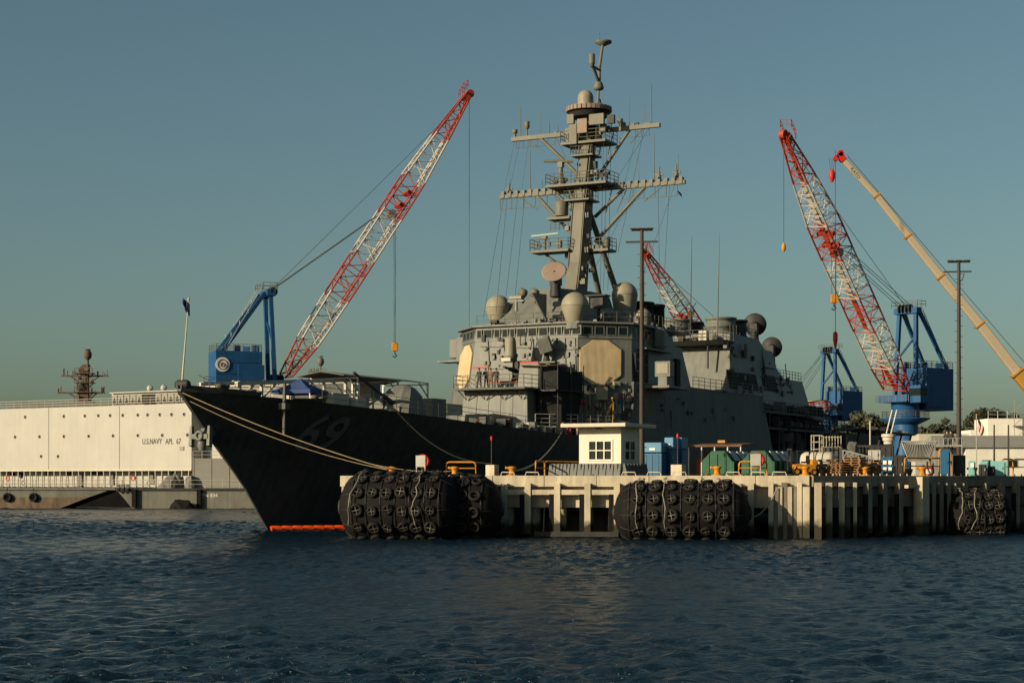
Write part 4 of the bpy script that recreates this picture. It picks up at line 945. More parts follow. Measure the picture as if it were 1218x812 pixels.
# after superstructure
af = block('after_house', [(84.6, -6.9), (84.6, 6.9), (116, 7.0), (116, -7.0)], [(87.4, -5.3), (87.4, 5.3), (108.5, 5.4), (108.5, -5.4)], 6.6, 14.2)
af2 = block('after_stack', [(87.38, -5.32), (87.38, 5.32), (106.5, 5.3), (106.5, -5.3)], [(89.0, -4.75), (89.0, 4.75), (98.5, 4.7), (98.5, -4.7)], 14.2, 19.3)
block('after_director_house', [(98, -4.0), (98, 4.0), (110.5, 4.0), (110.5, -4.0)], [(98, -3.0), (98, 3.0), (106.0, 3.0), (106.0, -3.0)], 14.2, 17.4)
for u, v in ((92, 2.6), (92, -2.6), (95.6, 2.6), (95.6, -2.6)):
    MB().lathe([(1.75, 19.2), (1.75, 19.5), (1.62, 19.55), (1.62, 20.1), (1.75, 20.15), (1.75, 20.5), (1.62, 20.55), (1.62, 21.0), (1.78, 21.05), (1.78, 21.25), (1.5, 21.25), (1.5, 20.6)], p(u, v, 0), 18).build('uptake', M_SHIP if u < 93 else M_DARK, af2)
pz = hz(406, BOW.y + 87.5 * SS - 3 * SC)
bp_ = MB().hexa([p(86.6, -4.6, pz - .35), p(86.6, 4.9, pz - .35), p(89.2, 4.9, pz - .35), p(89.2, -4.6, pz - .35)], [p(85.6, -5.2, pz), p(85.6, 5.3, pz), p(89.2, 5.3, pz), p(89.2, -5.2, pz)]).build('stack_platform', M_SHIP, af2)
MB().rail([p(88.9, -5.1, pz), p(85.7, -5.1, pz), p(85.7, 5.2, pz), p(88.9, 5.2, pz)], 1.1, 1.2, .04, 3).build('guard_rail', M_MAST, bp_)
for i in range(9): s_ = rnd.uniform(.3, .9); MB().box((0, 0, 0), (s_, s_, s_ * 1.3)).build('deck_locker', (M_SHIP, M_CREAM, M_DARK)[i % 3], bp_, p(rnd.uniform(86.2, 88), rnd.uniform(-2, 4.8), pz + s_ * .65))
MB().tube(PU(853, 404, 87.2), PU(856, 276, 88), .09, .02, 6).build('whip_antenna', M_MAST, ship)
MB().tube(PU(821, 402, 86), PU(823, 280, 86), .07, .02, 6).build('whip_antenna', M_CABLE, ship)
MB().tube(PU(800, 400, 80), PU(828, 360, 84), .06, .04, 6).build('whip_antenna', M_DARK, ship)
MB().tube(PU(842, 400, 87.3), PU(842, 438, 86.6), .1, n=6).build('pipe', M_DARK, af2)
def side_pt(px, py, v): return PV(px, py, v)
for px0, px1, y0, y1 in ((873, 885, 440, 461), (886, 895, 441, 462), (896, 907, 442, 463), (914, 930, 442, 464)):
    a_, b_ = PV(px0, y1, 6.0), PV(px1, y1, 6.0); zt = PV((px0 + px1) / 2, y0, 6.0).z
    lo = MB(); vb = lambda z: 6.95 - (z - 6.6) * (1.6 / 7.6) + .06
    lo.hexa([p(a_.x, vb(a_.z) - .1, a_.z), p(b_.x, vb(a_.z) - .1, a_.z), p(b_.x, vb(a_.z), a_.z), p(a_.x, vb(a_.z), a_.z)], [p(a_.x, vb(zt) - .1, zt), p(b_.x, vb(zt) - .1, zt), p(b_.x, vb(zt), zt), p(a_.x, vb(zt), zt)])
    L_ = lo.build('intake_louvre', M_BLACK, af)
    for i in range(1, 6):
        z = a_.z + (zt - a_.z) * i / 6; MB().beam(p(a_.x, vb(z) + .03, z), p(b_.x, vb(z) + .03, z), .06, .06).build('louvre_slat', M_DARK, L_)
q = PV(887, 417, 5.3); MB().box(p(q.x, 5.35, q.z), (.5, .3, 1.5)).build('locker_door', M_MAST, af2)
q = PV(881, 469, 6.7); MB().box(p(q.x, 6.6, q.z), (.7, .3, 1.8)).build('locker_door', M_MAST, af)
# boat deck clutter, rafts, after deck, missile deck
for i in range(120):
    u = rnd.uniform(88, 121); v = rnd.uniform(6.2, 9.0); s_ = rnd.uniform(.35, 1.3); zb = rnd.choice((z_deck(u), z_deck(u) + 2.4, z_deck(u) + 1.0))
    MB().box((0, 0, 0), (s_ * rnd.uniform(.8, 2), s_, s_ * rnd.uniform(.7, 1.6))).build('boat_deck_gear', (M_DECK, M_DARK, M_DECK, M_BLACK, M_DARK)[i % 5], ship, p(u, v, zb + s_ * .5), rnd.uniform(0, .6), bevel=.03)
for i in range(7):
    MB().lathe([(.1, -.85), (.4, -.75), (.44, 0), (.4, .75), (.1, .85)], p(93 + i * 2.3, 8.8, 9.6), 12, (1, 0, 0)).build('raft_canister', M_DECK, ship)
block('boat_deck', [(88, 5.5), (88, 9.4), (114, 9.3), (114, 5.5)], [(88, 5.5), (88, 9.4), (114, 9.3), (114, 5.5)], 8.9, 9.1, M_DECK)
block('missile_house', [(110, -6.2), (110, 6.2), (122, 6.2), (122, -6.2)], [(110, -5.8), (110, 5.8), (121.5, 5.8), (121.5, -5.8)], 6.4, 9.6)
# deck added overhead to block sky light, broken up with houses and gear
block('overhang_shade_deck', [(86.8, 5.2), (86.8, 9.5), (111, 9.3), (111, 5.2)], [(86.8, 5.2), (86.8, 9.5), (111, 9.3), (111, 5.2)], 10.6, 10.8, M_DECK)
MB().rail([p(87, 9.4, 10.8), p(111, 9.2, 10.8)], 1.1, 1.4, .035, 3).build('guard_rail', M_MAST, ship)
for u in np.arange(89, 111, 3.1): MB().tube(p(float(u), 9.2, 6.6), p(float(u), 9.2, 10.6), .09, n=6).build('stanchion', M_DARK, ship)
for i in range(46):
    u = rnd.uniform(88, 112); s_ = rnd.uniform(.3, 1.1)
    MB().box((0, 0, 0), (s_ * rnd.uniform(.8, 1.8), s_, s_ * rnd.uniform(.7, 1.6))).build('boat_deck_gear', (M_DECK, M_DARK, M_SHIP, M_BLACK)[i % 4], ship, p(u, rnd.uniform(7.0, 9.0), 10.8 + s_ * .45), rnd.uniform(0, .6), bevel=.03)
block('torpedo_house', [(104, -5), (104, 5.8), (114, 5.8), (114, -5)], [(104.6, -4.6), (104.6, 5.3), (112.4, 5.3), (112.4, -4.6)], 12.0, 15.2)
block('vent_house', [(99, 3.4), (99, 5.3), (103, 5.3), (103, 3.4)], [(99.2, 3.4), (99.2, 4.9), (102.6, 4.9), (102.6, 3.4)], 16.2, 18.2)
MB().rail([p(104.6, 5.2, 15.2), p(112.3, 5.2, 15.2)], 1.0, 1.1, .035, 3).build('guard_rail', M_MAST, ship)
MB().rail([p(98.6, 4.6, 19.3), p(89.2, 4.7, 19.3)], 1.0, 1.1, .035, 3).build('guard_rail', M_MAST, ship)
for i in range(44):
    px = rnd.uniform(868, 950); py = rnd.uniform(404 + (px - 868) * .55, 470); q = PV(px, py, 5.6); s_ = rnd.uniform(.15, .55)
    vb_ = 6.95 - (min(q.z, 14.2) - 6.6) * (1.6 / 7.6) - max(0, q.z - 14.2) * .115
    MB().box((0, 0, 0), (s_, .4, s_ * rnd.uniform(.6, 1.8))).build('bulkhead_fitting', (M_SHIP, M_DARK, M_MAST)[i % 3], af, p(q.x, vb_ + .02, q.z))
for px in (872, 912, 938): q = PV(px, 430, 5.6); MB().tube(p(q.x, 5.75, 9.2), p(q.x, 5.2, min(q.z + 2, 17)), .06, n=5).build('conduit', M_DARK, af)
MB().rail([p(90, 9.3, 9.1), p(114, 9.2, 9.1)], 1.1, 1.5, .04, 3).build('guard_rail', M_DARK, ship)
rb = MB(); q = p(104, 8.6, 10.3)
rb.path([q + Vector((-3.6, 0, .5)), q + Vector((-2.8, -.9, .2)), q + Vector((2.6, -.9, .1)), q + Vector((2.6, .9, .1)), q + Vector((-2.8, .9, .2)), q + Vector((-3.6, 0, .5))], .32, 8); rb.hexa([q + Vector((-2.6, -.5, -.6)), q + Vector((2.4, -.5, -.6)), q + Vector((2.4, .5, -.6)), q + Vector((-2.6, .5, -.6))], [q + Vector((-3.0, -.85, .1)), q + Vector((2.4, -.85, .1)), q + Vector((2.4, .85, .1)), q + Vector((-3.0, .85, .1))])
rb.build('rigid_inflatable_boat', M_DARK, ship)
block('net_deck', [(118, 7.5), (118, 9.9), (150, 9.2), (150, 7)], [(118, 7.5), (118, 10.3), (150, 9.6), (150, 7)], 9.55, 9.75, M_MAST)
for u in (119, 124, 129, 134, 139, 144, 149): MB().tube(p(u, 7.9, 5.1), p(u, 9.0, 9.6), .14, n=6).build('stanchion', M_DARK, ship)
for i in range(40):
    u = rnd.uniform(118, 150); s_ = rnd.uniform(.3, .9)
    MB().box((0, 0, 0), (s_ * 1.6, s_, s_ * rnd.uniform(.5, 1.2))).build('boat_deck_gear', (M_SHIP, M_DARK, M_BLACK)[i % 3], ship, p(u, rnd.uniform(7.4, 9), (9.75 if i % 2 else 5.2) + s_ * .4), rnd.uniform(0, .6))
block('flight_deck_house', [(120, -6), (120, 6), (148, 5.5), (148, -5.5)], [(120, -6), (120, 6), (146, 5.5), (146, -5.5)], 5.0, 9.5, M_DECK)

# ------------------------------------------------------------------ things on the ship
def drooped_flag(name, label, c, w, h, mats, seed=0):
    rnd = random.Random(seed); mb = MB(); n, m = 6, 8; V = []
    for j in range(m + 1):
        for i in range(n + 1):
            s_ = i / n; t = j / m
            V.append(c + Vector((w * s_ * (.55 + .1 * math.sin(t * 5)), .12 * math.sin(i * 2.1 + t * 2), -h * t - .55 * w * s_)))
    fs = [[j * (n + 1) + i, j * (n + 1) + i + 1, (j + 1) * (n + 1) + i + 1, (j + 1) * (n + 1) + i] for j in range(m) for i in range(n)]
    mb._add(V, fs, True); 
    if len(mats) > 1: mb.mi = [k // n % 2 if not (k // n < 4 and k % n < 3) else 2 for k in range(len(fs))]
    o = mb.build(name, mats); so = o.modifiers.new('thickness', 'SOLIDIFY'); so.thickness = .02
    return tag(o, label, 'flag')
w0 = ship.matrix_world if False else None
def W(q): return BOW + Matrix.Rotation(SHIP_A, 3, 'Z') @ Vector(q)
fw = W(PU(225.5, 362, .6)); fl_ = drooped_flag('jack_flag', 'dark blue flag hanging limp near the top of the bow staff', fw, -.75, .75, [M_FLAGN])
fw = W(PU(811, 231, 62.4)); drooped_flag('signal_flag', 'small black flag hung under the right end of the lower yard', fw, -.6, .3, [M_BLACK])
# pop-up canopy
def canopy():
    c0 = PV(357, 466, -2.0); base = W((c0.x, c0.y, z_deck(c0.x)))
    t = thing('pop_up_canopy', 'dark blue pop-up canopy tent on the ship foredeck', 'canopy', base, SHIP_A - R(90) + R(8))
    h0, h1, w = W(c0).z - base.z + .1, hz(450, base.y) - base.z, 1.55
    mb = MB(); cs = [(-w, -w, h0), (w, -w, h0), (w, w, h0), (-w, w, h0)]
    n = 5
    for k in range(4):
        a, b = Vector(cs[k]), Vector(cs[(k + 1) % 4]); top = Vector((0, 0, h1))
        grid = []
        for j in range(n + 1):
            f = j / n; zz = h0 + (h1 - h0) * (f ** 1.35)
            row = []
            for i in range(n + 1):
                q = a.lerp(b, i / n).lerp(top, f); q.z = zz - .07 * math.sin(math.pi * i / n) * (1 - f); row.append(q)
            grid.append(row)
        for j in range(n):
            for i in range(n): mb.quad(grid[j][i], grid[j][i + 1], grid[j + 1][i + 1], grid[j + 1][i])
        mb.quad(a + Vector((0, 0, -.28)), b + Vector((0, 0, -.28)), b, a)
    mb.build('canopy_roof', M_TENT, t)
    for x, y, z in cs: MB().box((x * .97, y * .97, h0 / 2), (.07, .07, h0)).build('leg', M_STEEL, t)
canopy()
# steel awning frames over the foredeck
def awning():
    t = thing('deck_awning', 'pale steel awning frame with dark grey roof over the foredeck', 'awning', BOW, SHIP_A)
    A0, A1 = PV(281, 456, -3.0), PV(411, 452, -3.0)
    z = (A0.z + A1.z) / 2
    u0, u1 = A0.x, A1.x
    for v in (-3.0, -6.2):
        MB().beam(p(u0, v, A0.z), p(u1, v, A1.z), .28, .3).build('roof_beam', M_CREAM, t)
    for i in range(9):
        f = i / 8; MB().beam(p(u0 + (u1 - u0) * f, -3.08, A0.z + (A1.z - A0.z) * f - .16), p(u0 + (u1 - u0) * f, -6.12, A0.z + (A1.z - A0.z) * f - .16), .09, .1).build('rafter', M_CREAM, t)
    for px, br in ((285, 1), (311, 1), (385, -1), (411, -1)):
        a = PV(px, 453, -3.0); zb = z_deck(a.x)
        for v in (-3.0, -6.2): MB().box(p(a.x, v, (a.z + zb) / 2), (.2, .2, a.z - zb)).build('post', M_CREAM, t)
        MB().beam(p(a.x, -3, a.z - 1.3), p(a.x + br * 1.8, -3, a.z - .1), .13, .13).build('brace', M_CREAM, t)
    # dark gabled canvas aft of the frame
    v0, v1, e = -6.5, -2.2, .0
    ze, zr = hz(455, 145), hz(448.5, 143)
    ub = 36.0
    rf = MB(); um = u1 - 1.5
    for (va, za), (vb, zb) in (((v1, ze), ((v0 + v1) / 2, zr)), (((v0 + v1) / 2, zr), (v0, ze))):
        for k in range(6):
            a, b = um + (ub - um) * k / 6, um + (ub - um) * (k + 1) / 6; sg = .1
            rf.hexa([p(a, va, za), p(b - .02, va, za), p(b - .02, vb, zb), p(a, vb, zb)], [p(a, va, za + .06), p(b - .02, va, za + .06), p(b - .02, vb, zb + .06), p(a, vb, zb + .06)])
    rf.build('canvas_roof', M_AWN, t)
    for u in (u1 + .5, 31, 35.8):
        for v in (v1, v0):
            MB().box(p(u, v, (ze + z_deck(u)) / 2), (.12, .12, ze - z_deck(u))).build('post', M_STEEL, t)
            MB().beam(p(u, v, ze - 1.1), p(u - 1.4, v, ze - .05), .08, .08).build('brace', M_STEEL, t)
        MB().beam(p(u, v0, ze - .08), p(u, v1, ze - .08), .1, .1).build('rafter', M_STEEL, t)
awning()
# mooring lines
def line(label, pts, r, mat): return tag(MB().path(pts, r, 6).build('mooring_line', mat), label, 'mooring line', 'mooring lines of the destroyer')
bol1, bol2, bol3 = on_face(466, -.6, QTOP + .35), on_face(541, -1.0, QTOP + .3), on_face(609, -.7, QTOP + .3)
line('upper sunlit mooring line from the stem to the leftmost bollard', catenary(W(PV(217, 467, .25)), bol1, .28), .03, M_ROPE)
line('lower of two sunlit mooring lines, sagging across the bow', catenary(W(PV(226, 477, .5)), bol1 + Vector((.1, .1, -.05)), .5), .022, M_ROPE)
line('thin mooring line lying low over the first fender', catenary(on_face(440, .0, QTOP + .75), bol2, .2), .03, M_ROPE)
uA = 16.0; line('dark mooring line slanting down the shaded hull side', catenary(loc_w(uA, b_deck(uA) + .1, z_deck(uA) - .1), bol2 + Vector((2.2, 4, .5)), .9), .04, M_ROPED)
uA = 37.5; line('slack mooring line from midships deck edge to the bollard left of the hut', catenary(loc_w(uA, b_deck(uA) + .05, z_deck(uA) + .05), bol3, .75), .06, M_ROPEW)
# floating orange boom along the waterline
bm_ = MB(); q0, q1 = Vector((gx(322, 121.2), 121.2, .12)), Vector((gx(410, 123.4), 123.4, .12))
obj = thing('containment_boom', 'orange floating boom on the waterline beside the bow', 'floating boom', q0)
for i in range(7):
    a_, b_ = (q1 - q0) * (i / 7 + .005), (q1 - q0) * ((i + 1) / 7 - .005)
    MB().path([a_, a_.lerp(b_, .1) + Vector((0, 0, .03)), a_.lerp(b_, .9) + Vector((0, 0, .03)), b_], .17, 8).build('float_section', M_ORANGE, obj)
# ------------------------------------------------------------------ barracks barge
def barracks():
    O = Vector((-55.3, 235, 0)); ang = math.atan2(-.53, .85)      # local x along the wall to the right, -y faces us
    t = thing('barracks_barge', 'long white windowless-looking barracks barge at left with row of portholes', 'barge', O, ang)
    t['label'] = 'long white barracks barge with rows of portholes moored at left'
    ca, sa = math.cos(ang), math.sin(ang)
    def lx(px):     # station on the wall seen at px
        tt = (px - 609.0) / F_PX; return (tt * O.y - O.x) / (ca - tt * sa)
    def lz(py, x): return hz(py, O.y + x * sa)
    L0, L1 = -34.0, lx(228); top, bot = 13.28, 4.75
    MB().box(((L0 + L1 + 14) / 2, 8.0, 1.2), (L1 - L0 + 14, 16, 2.6)).build('hull', M_BOOT_SHADE, t)  # black in place of the shadow behind the deck barges
    house = MB().box(((L0 + L1) / 2, 8.0, (top + bot) / 2), (L1 - L0, 16, top - bot)).build('deckhouse', M_WHITE, t)
    MB().box(((L0 + L1) / 2, 8.6, 3.62), (L1 - L0 - .3, 13.5, 2.26)).build('lower_house', M_WHITE, t)
    MB().box(((L0 + L1) / 2, -.04, bot + .02), (L1 - L0, .12, .2)).build('rubbing_strip', M_CREAM, t)
    # two setback blocks to the right of the long wall
    MB().box((L1 + 6.5, 9.0, 7.0), (13, 13, 9.4)).build('end_house', M_WHITE, t)
    for px in (58, 142):
        MB().box((lx(px), -.02, (top + bot) / 2), (.05, .05, top - bot - .1)).build('panel_joint', M_ROOF, house)
    MB().box((L1 + .0, -.02, (top + bot) / 2), (.06, .05, top - bot)).build('panel_joint', M_ROOF, house)
    ring = MB().torus((0, 0, 0), .2, .05, (0, 1, 0), 12, 5).mesh('porthole', M_ROOF)
    pane = MB().lathe([(.19, 0), (.19, .03)], (0, 0, 0), 12, (0, -1, 0)).mesh('pane', M_GLASS)
    def port(px, py):
        x = lx(px); o = inst(ring, 'porthole', house, (x, -.03, lz(py, x))); inst(pane, 'pane', o)
    for px in (30, 76, 101, 117, 131, 146, 164, 175.5, 190, 204, 219): port(px, 494.5 - (px - 100) * .017)
    for px in (18, 47, 76, 105.5, 134.5, 164, 193, 223): port(px, 518.5 - (px - 100) * .012)
    for px in (49, 69): port(px, 542.5)
    for px, py in ((216.5, 533),): 
        x = lx(px); g = MB().box((0, 0, 0), (.75, .08, .5)).build('vent_grille', M_ROOF, house, (x, -.04, lz(py, x)))
        for i in range(4): MB().box((0, -.06, -.18 + .12 * i), (.7, .05, .03)).build('grille_slat', M_STEEL, g)
    for wd, px in (('U.S.NAVY', 181), ('APL', 201.5), ('67', 212.5)):
        me = text_mesh(wd, 1.02, .012); me.materials.clear(); me.materials.append(M_TEXT)
        o = bpy.data.objects.new('lettering', me); COL.objects.link(o); o.parent = house; x = lx(px)
        o.location = (x, -.03, lz(525, x)); o.rotation_euler = (R(90), 0, 0); o.scale = (.80, 1.0, 1)
    # open gallery below the overhang: posts, rails, doors, lifebuoys, hanging gear
    n = 44
    for i in range(n):
        x = L0 + (L1 - L0) * (i + .5) / n
        MB().box((x, .08, 3.62), (.1, .1, 2.25)).build('gallery_post', M_WHITE, t)
    MB().rail([(L0, -.05, 2.5), (L1 + 12, -.05, 2.5)], 1.0, 1.6, .035, 3).build('guard_rail', M_CREAM, t)
    rn = random.Random(3)
    for px, w, h, m_ in ((84, .9, 2.0, M_BARGE), (13, .5, .8, M_DARK), (45, .4, .5, M_DARK), (70, .9, .5, M_DARK), (106, 1.6, .45, M_DARK), (122, .7, 1.6, M_BARGE), (170, .6, 1.5, M_BARGE), (195, .8, .5, M_DARK), (222, .9, .5, M_DARK), (3, .8, .5, M_DARK), (98, .6, .4, M_DARK)):
        MB().box((lx(px), 1.75, 4.6 - h / 2 - (.0 if h < 1 else .2)), (w, .35, h)).build('gallery_locker', m_, t)
    for px in (10, 159):
        MB().torus((lx(px), -.12, 3.7), .3, .08, (0, 1, 0), 14, 6).build('lifebuoy', M_REDP, t)
    # roof: rails, white house with louvred equipment row, mushroom vents
    MB().rail([(L0, .3, top), (L1, .3, top)], 1.0, 1.5, .04, 3).build('guard_rail', M_CREAM, t)
    r0, r1 = lx(122), lx(236); hh = 1.75
    rh = MB().box(((r0 + r1) / 2, 3.6, top + .88), (r1 - r0, 3.8, 1.7)).build('roof_house', M_WHITE, t)
    MB().box(((r0 + r1) / 2 + .3, 3.4, top + 1.78), (r1 - r0 + .4, 4.4, .14)).build('roof_slab', M_WHITE, t)
    k = 0; x = lx(127)
    while x < r1 - .6:
        if k != 5 and k != 6:
            u = MB().box((x, 1.55, top + .85), (.95, .3, 1.2)).build('fan_unit', M_ROOF, t)
            MB().poly([(x - .3, 1.38, top + .4), (x + .3, 1.38, top + .4), (x, 1.38, top + 1.25)]).build('fan_grille', M_BLACK, u)
        else: MB().box((x, 1.6, top + .8), (1.0, .25, 1.3)).build('dark_opening', M_BLACK, t)
        x += 1.12; k += 1
    for px in (153, 169.5, 245, 274, 199):
        x = lx(px)
        zz = top + 1.8
        MB().tube((x, 4, zz - (.0 if px < 230 else 2.4)), (x, 4, zz + .45), .22, n=10).lathe([(.1, -.35), (.42, -.3), (.42, .1), (.2, .3)], (x + .1, 3.9, zz + .6), 12, (.6, -.5, .4)).build('mushroom_vent', M_WHITE, t)
    return t
barracks()
# second white house seen over the foredeck
def annexe():
    t = thing('white_annexe', 'low white building seen behind the bow, under the awning', 'building', (gx(308, 240), 240, 0), 0)
    MB().box((0, 3, hz(460, 240) / 2 + 1), (8.4, 6, hz(460, 240) - 2)).build('wall', M_WHITE, t)
    MB().box((0, 3, hz(459.2, 240)), (8.8, 6.4, .16)).build('roof', M_CREAM, t)
    MB().box((-2.0, -.06, hz(470, 240)), (1.1, .12, .8)).build('window', M_GLASS, t)
    for x in (-3.6, .5): MB().tube((x, 1, hz(459, 240)), (x, 1, hz(456, 240)), .2, n=8).lathe([(.35, 0), (.35, .3), (.1, .5)], (x, 1, hz(456, 240)), 10).build('roof_vent', M_WHITE, t)
annexe()
# ------------------------------------------------------------------ grey deck barges in front of it
def deck_barge(label, px0, px1, Y, deck_y, rake_l, rake_r, tyres):
    X0, X1 = gx(px0, Y), gx(px1, Y); zd = hz(deck_y, Y); dpt = 7.5
    t = thing('deck_barge', label, 'barge', ((X0 + X1) / 2, Y, 0), 0, 'grey deck barges by the barracks barge')
    w = (X1 - X0) / 2; zm = zd - 1.15
    def sec(z, l, r): return [(-w + l, 0, z), (w - r, 0, z), (w - r, dpt, z), (-w + l, dpt, z)]
    fl = lambda f: (rake_l * f, rake_r * f)
    MB().hexa(sec(zm, *fl(.42)), sec(zd, 0, 0)).build('hull', M_BARGE, t)
    MB().hexa(sec(-.4, *fl(1.0)), sec(zm, *fl(.42))).build('lower_hull', M_BARGELOW if rake_r > 2 else M_BARGE, t)
    MB().box((0, -.08, zd - .12), (2 * w, .2, .26)).build('rubbing_strake', M_DARK if rake_r < 2 else M_BARGE, t)
    for px in tyres:
        o = MB().torus((gx(px, Y) - t.location.x, -.2, zd - 1.15), .42, .15, (0, 1, 0), 14, 7).build('tyre', M_TYRE, t)
        MB().tube((gx(px, Y) - t.location.x, -.2, zd), (gx(px, Y) - t.location.x, -.2, zd - .7), .03, n=4).build('tyre_rope', M_ROPED, o)
    MB().rail([(-w + .4, .3, zd), (w - .4, .3, zd)], 1.0, 2.0, .03, 2).build('guard_rail', M_CREAM, t)
    return t, zd
b1, zd1 = deck_barge('rust-streaked grey barge with raked end at far left', -40, 137, 217, 580, 1, 7.8, (9, 40))
b2, zd2 = deck_barge('clean grey barge with a dark strake, below the ship bow', 137, 330, 215, 580.5, 2.4, .3, ())
for i in range(3): MB().box((gx(141 + i * 5.5, 215) - b2.location.x, -.1, zd2 + .1), (.4, .5, .8)).build('fairlead', M_BARGE, b2); MB().box((gx(141 + i * 5.5, 215) - b2.location.x, -.37, zd2 - .2), (.3, .06, .5)).build('recess', M_BLACK, b2)
for px in (160, 237): MB().box((gx(px, 215) - b2.location.x, -.25, 1.25), (.5, .4, 2.2)).build('rubber_block', M_RUBBER, b2)
me = text_mesh('YFN 834', .62); me.materials.clear(); me.materials.append(M_FLAGW)
o = bpy.data.objects.new('lettering', me); COL.objects.link(o); o.parent = b2; o.location = (gx(248, 215) - b2.location.x, -.03, hz(589, 215)); o.rotation_euler = (R(90), 0, 0)
fe = MB(); rn = random.Random(8)
q = Vector((gx(216, 214), 214.2, 0))
def lump(c, sx, sy, sz, seed, name, mat, label, cat, base_cut=True):     # a sheet thrown over something angular
    rn = random.Random(seed); bm = bmesh.new()
    for k in range(9):
        a = 2 * math.pi * k / 9 + rn.uniform(-.2, .2); f = rn.uniform(.9, 1.1); bm.verts.new((math.cos(a) * sx * f, math.sin(a) * sy * f, -.3 * sz))
    for k in range(6):
        a = rn.uniform(0, 6.28); f = rn.uniform(.3, .75); bm.verts.new((math.cos(a) * sx * f, math.sin(a) * sy * f, sz * rn.uniform(.55, .98)))
    bmesh.ops.convex_hull(bm, input=bm.verts[:])
    bmesh.ops.subdivide_edges(bm, edges=bm.edges[:], cuts=3, use_grid_fill=True)
    bmesh.ops.triangulate(bm, faces=bm.faces[:])
    for v in bm.verts:
        q = v.co; w = .05 * math.sin(q.x * 6 + q.z * 4 + seed) + .04 * math.sin(q.y * 8 - q.z * 7); n_ = Vector((q.x, q.y, 0)); v.co = q + (n_.normalized() if n_.length > .01 else n_) * w - Vector((0, 0, .06 * abs(math.sin(q.x * 4 + q.y * 5))))
    me = bpy.data.meshes.new(name); bm.to_mesh(me); bm.free(); me.materials.append(mat)
    for f in me.polygons: f.use_smooth = False
    o = bpy.data.objects.new(name, me); COL.objects.link(o); o.location = c; return tag(o, label, cat)
lump((q.x, q.y - .3, .3), 1.7, .7, 1.1, 2, 'barge_fender', M_RUBBER, 'black fender bag floating against the clean grey barge', 'fender')
lump((gx(199, 219), 219.5, zd2 + .3), 1.6, 1.4, 1.5, 5, 'covered_load', M_TARP, 'larger grey tarpaulin heap on the barge deck', 'covered load')
lump((gx(209, 221), 222, zd2 + .3), 1.1, 1.1, 1.65, 7, 'covered_load', M_TARP, 'dark tarpaulin heap behind the larger grey one', 'covered load')
lump((gx(227, 219), 219.4, zd2 + .3), .9, 1.1, 1.4, 9, 'covered_load', M_TARP, 'small tarpaulin heap beside the grey deck container', 'covered load')
t = thing('deck_container', 'large pale grey container house on the barge below the bow', 'container', (gx(262, 219.5), 219.5, zd2), 0)
MB().box((0, 1.5, 1.85), (6.9, 3, 3.7)).build('wall', M_ROOF, t, bevel=.04)
for x in (-3.3, -1.1, 1.1, 3.3): MB().box((float(x), -.02, 1.85), (.05, .05, 3.6)).build('rib', M_ROOF, t)
MB().rail([(-3.4, .1, 3.7), (3.4, .1, 3.7)], .9, 1.2, .03, 2).build('guard_rail', M_CREAM, t)

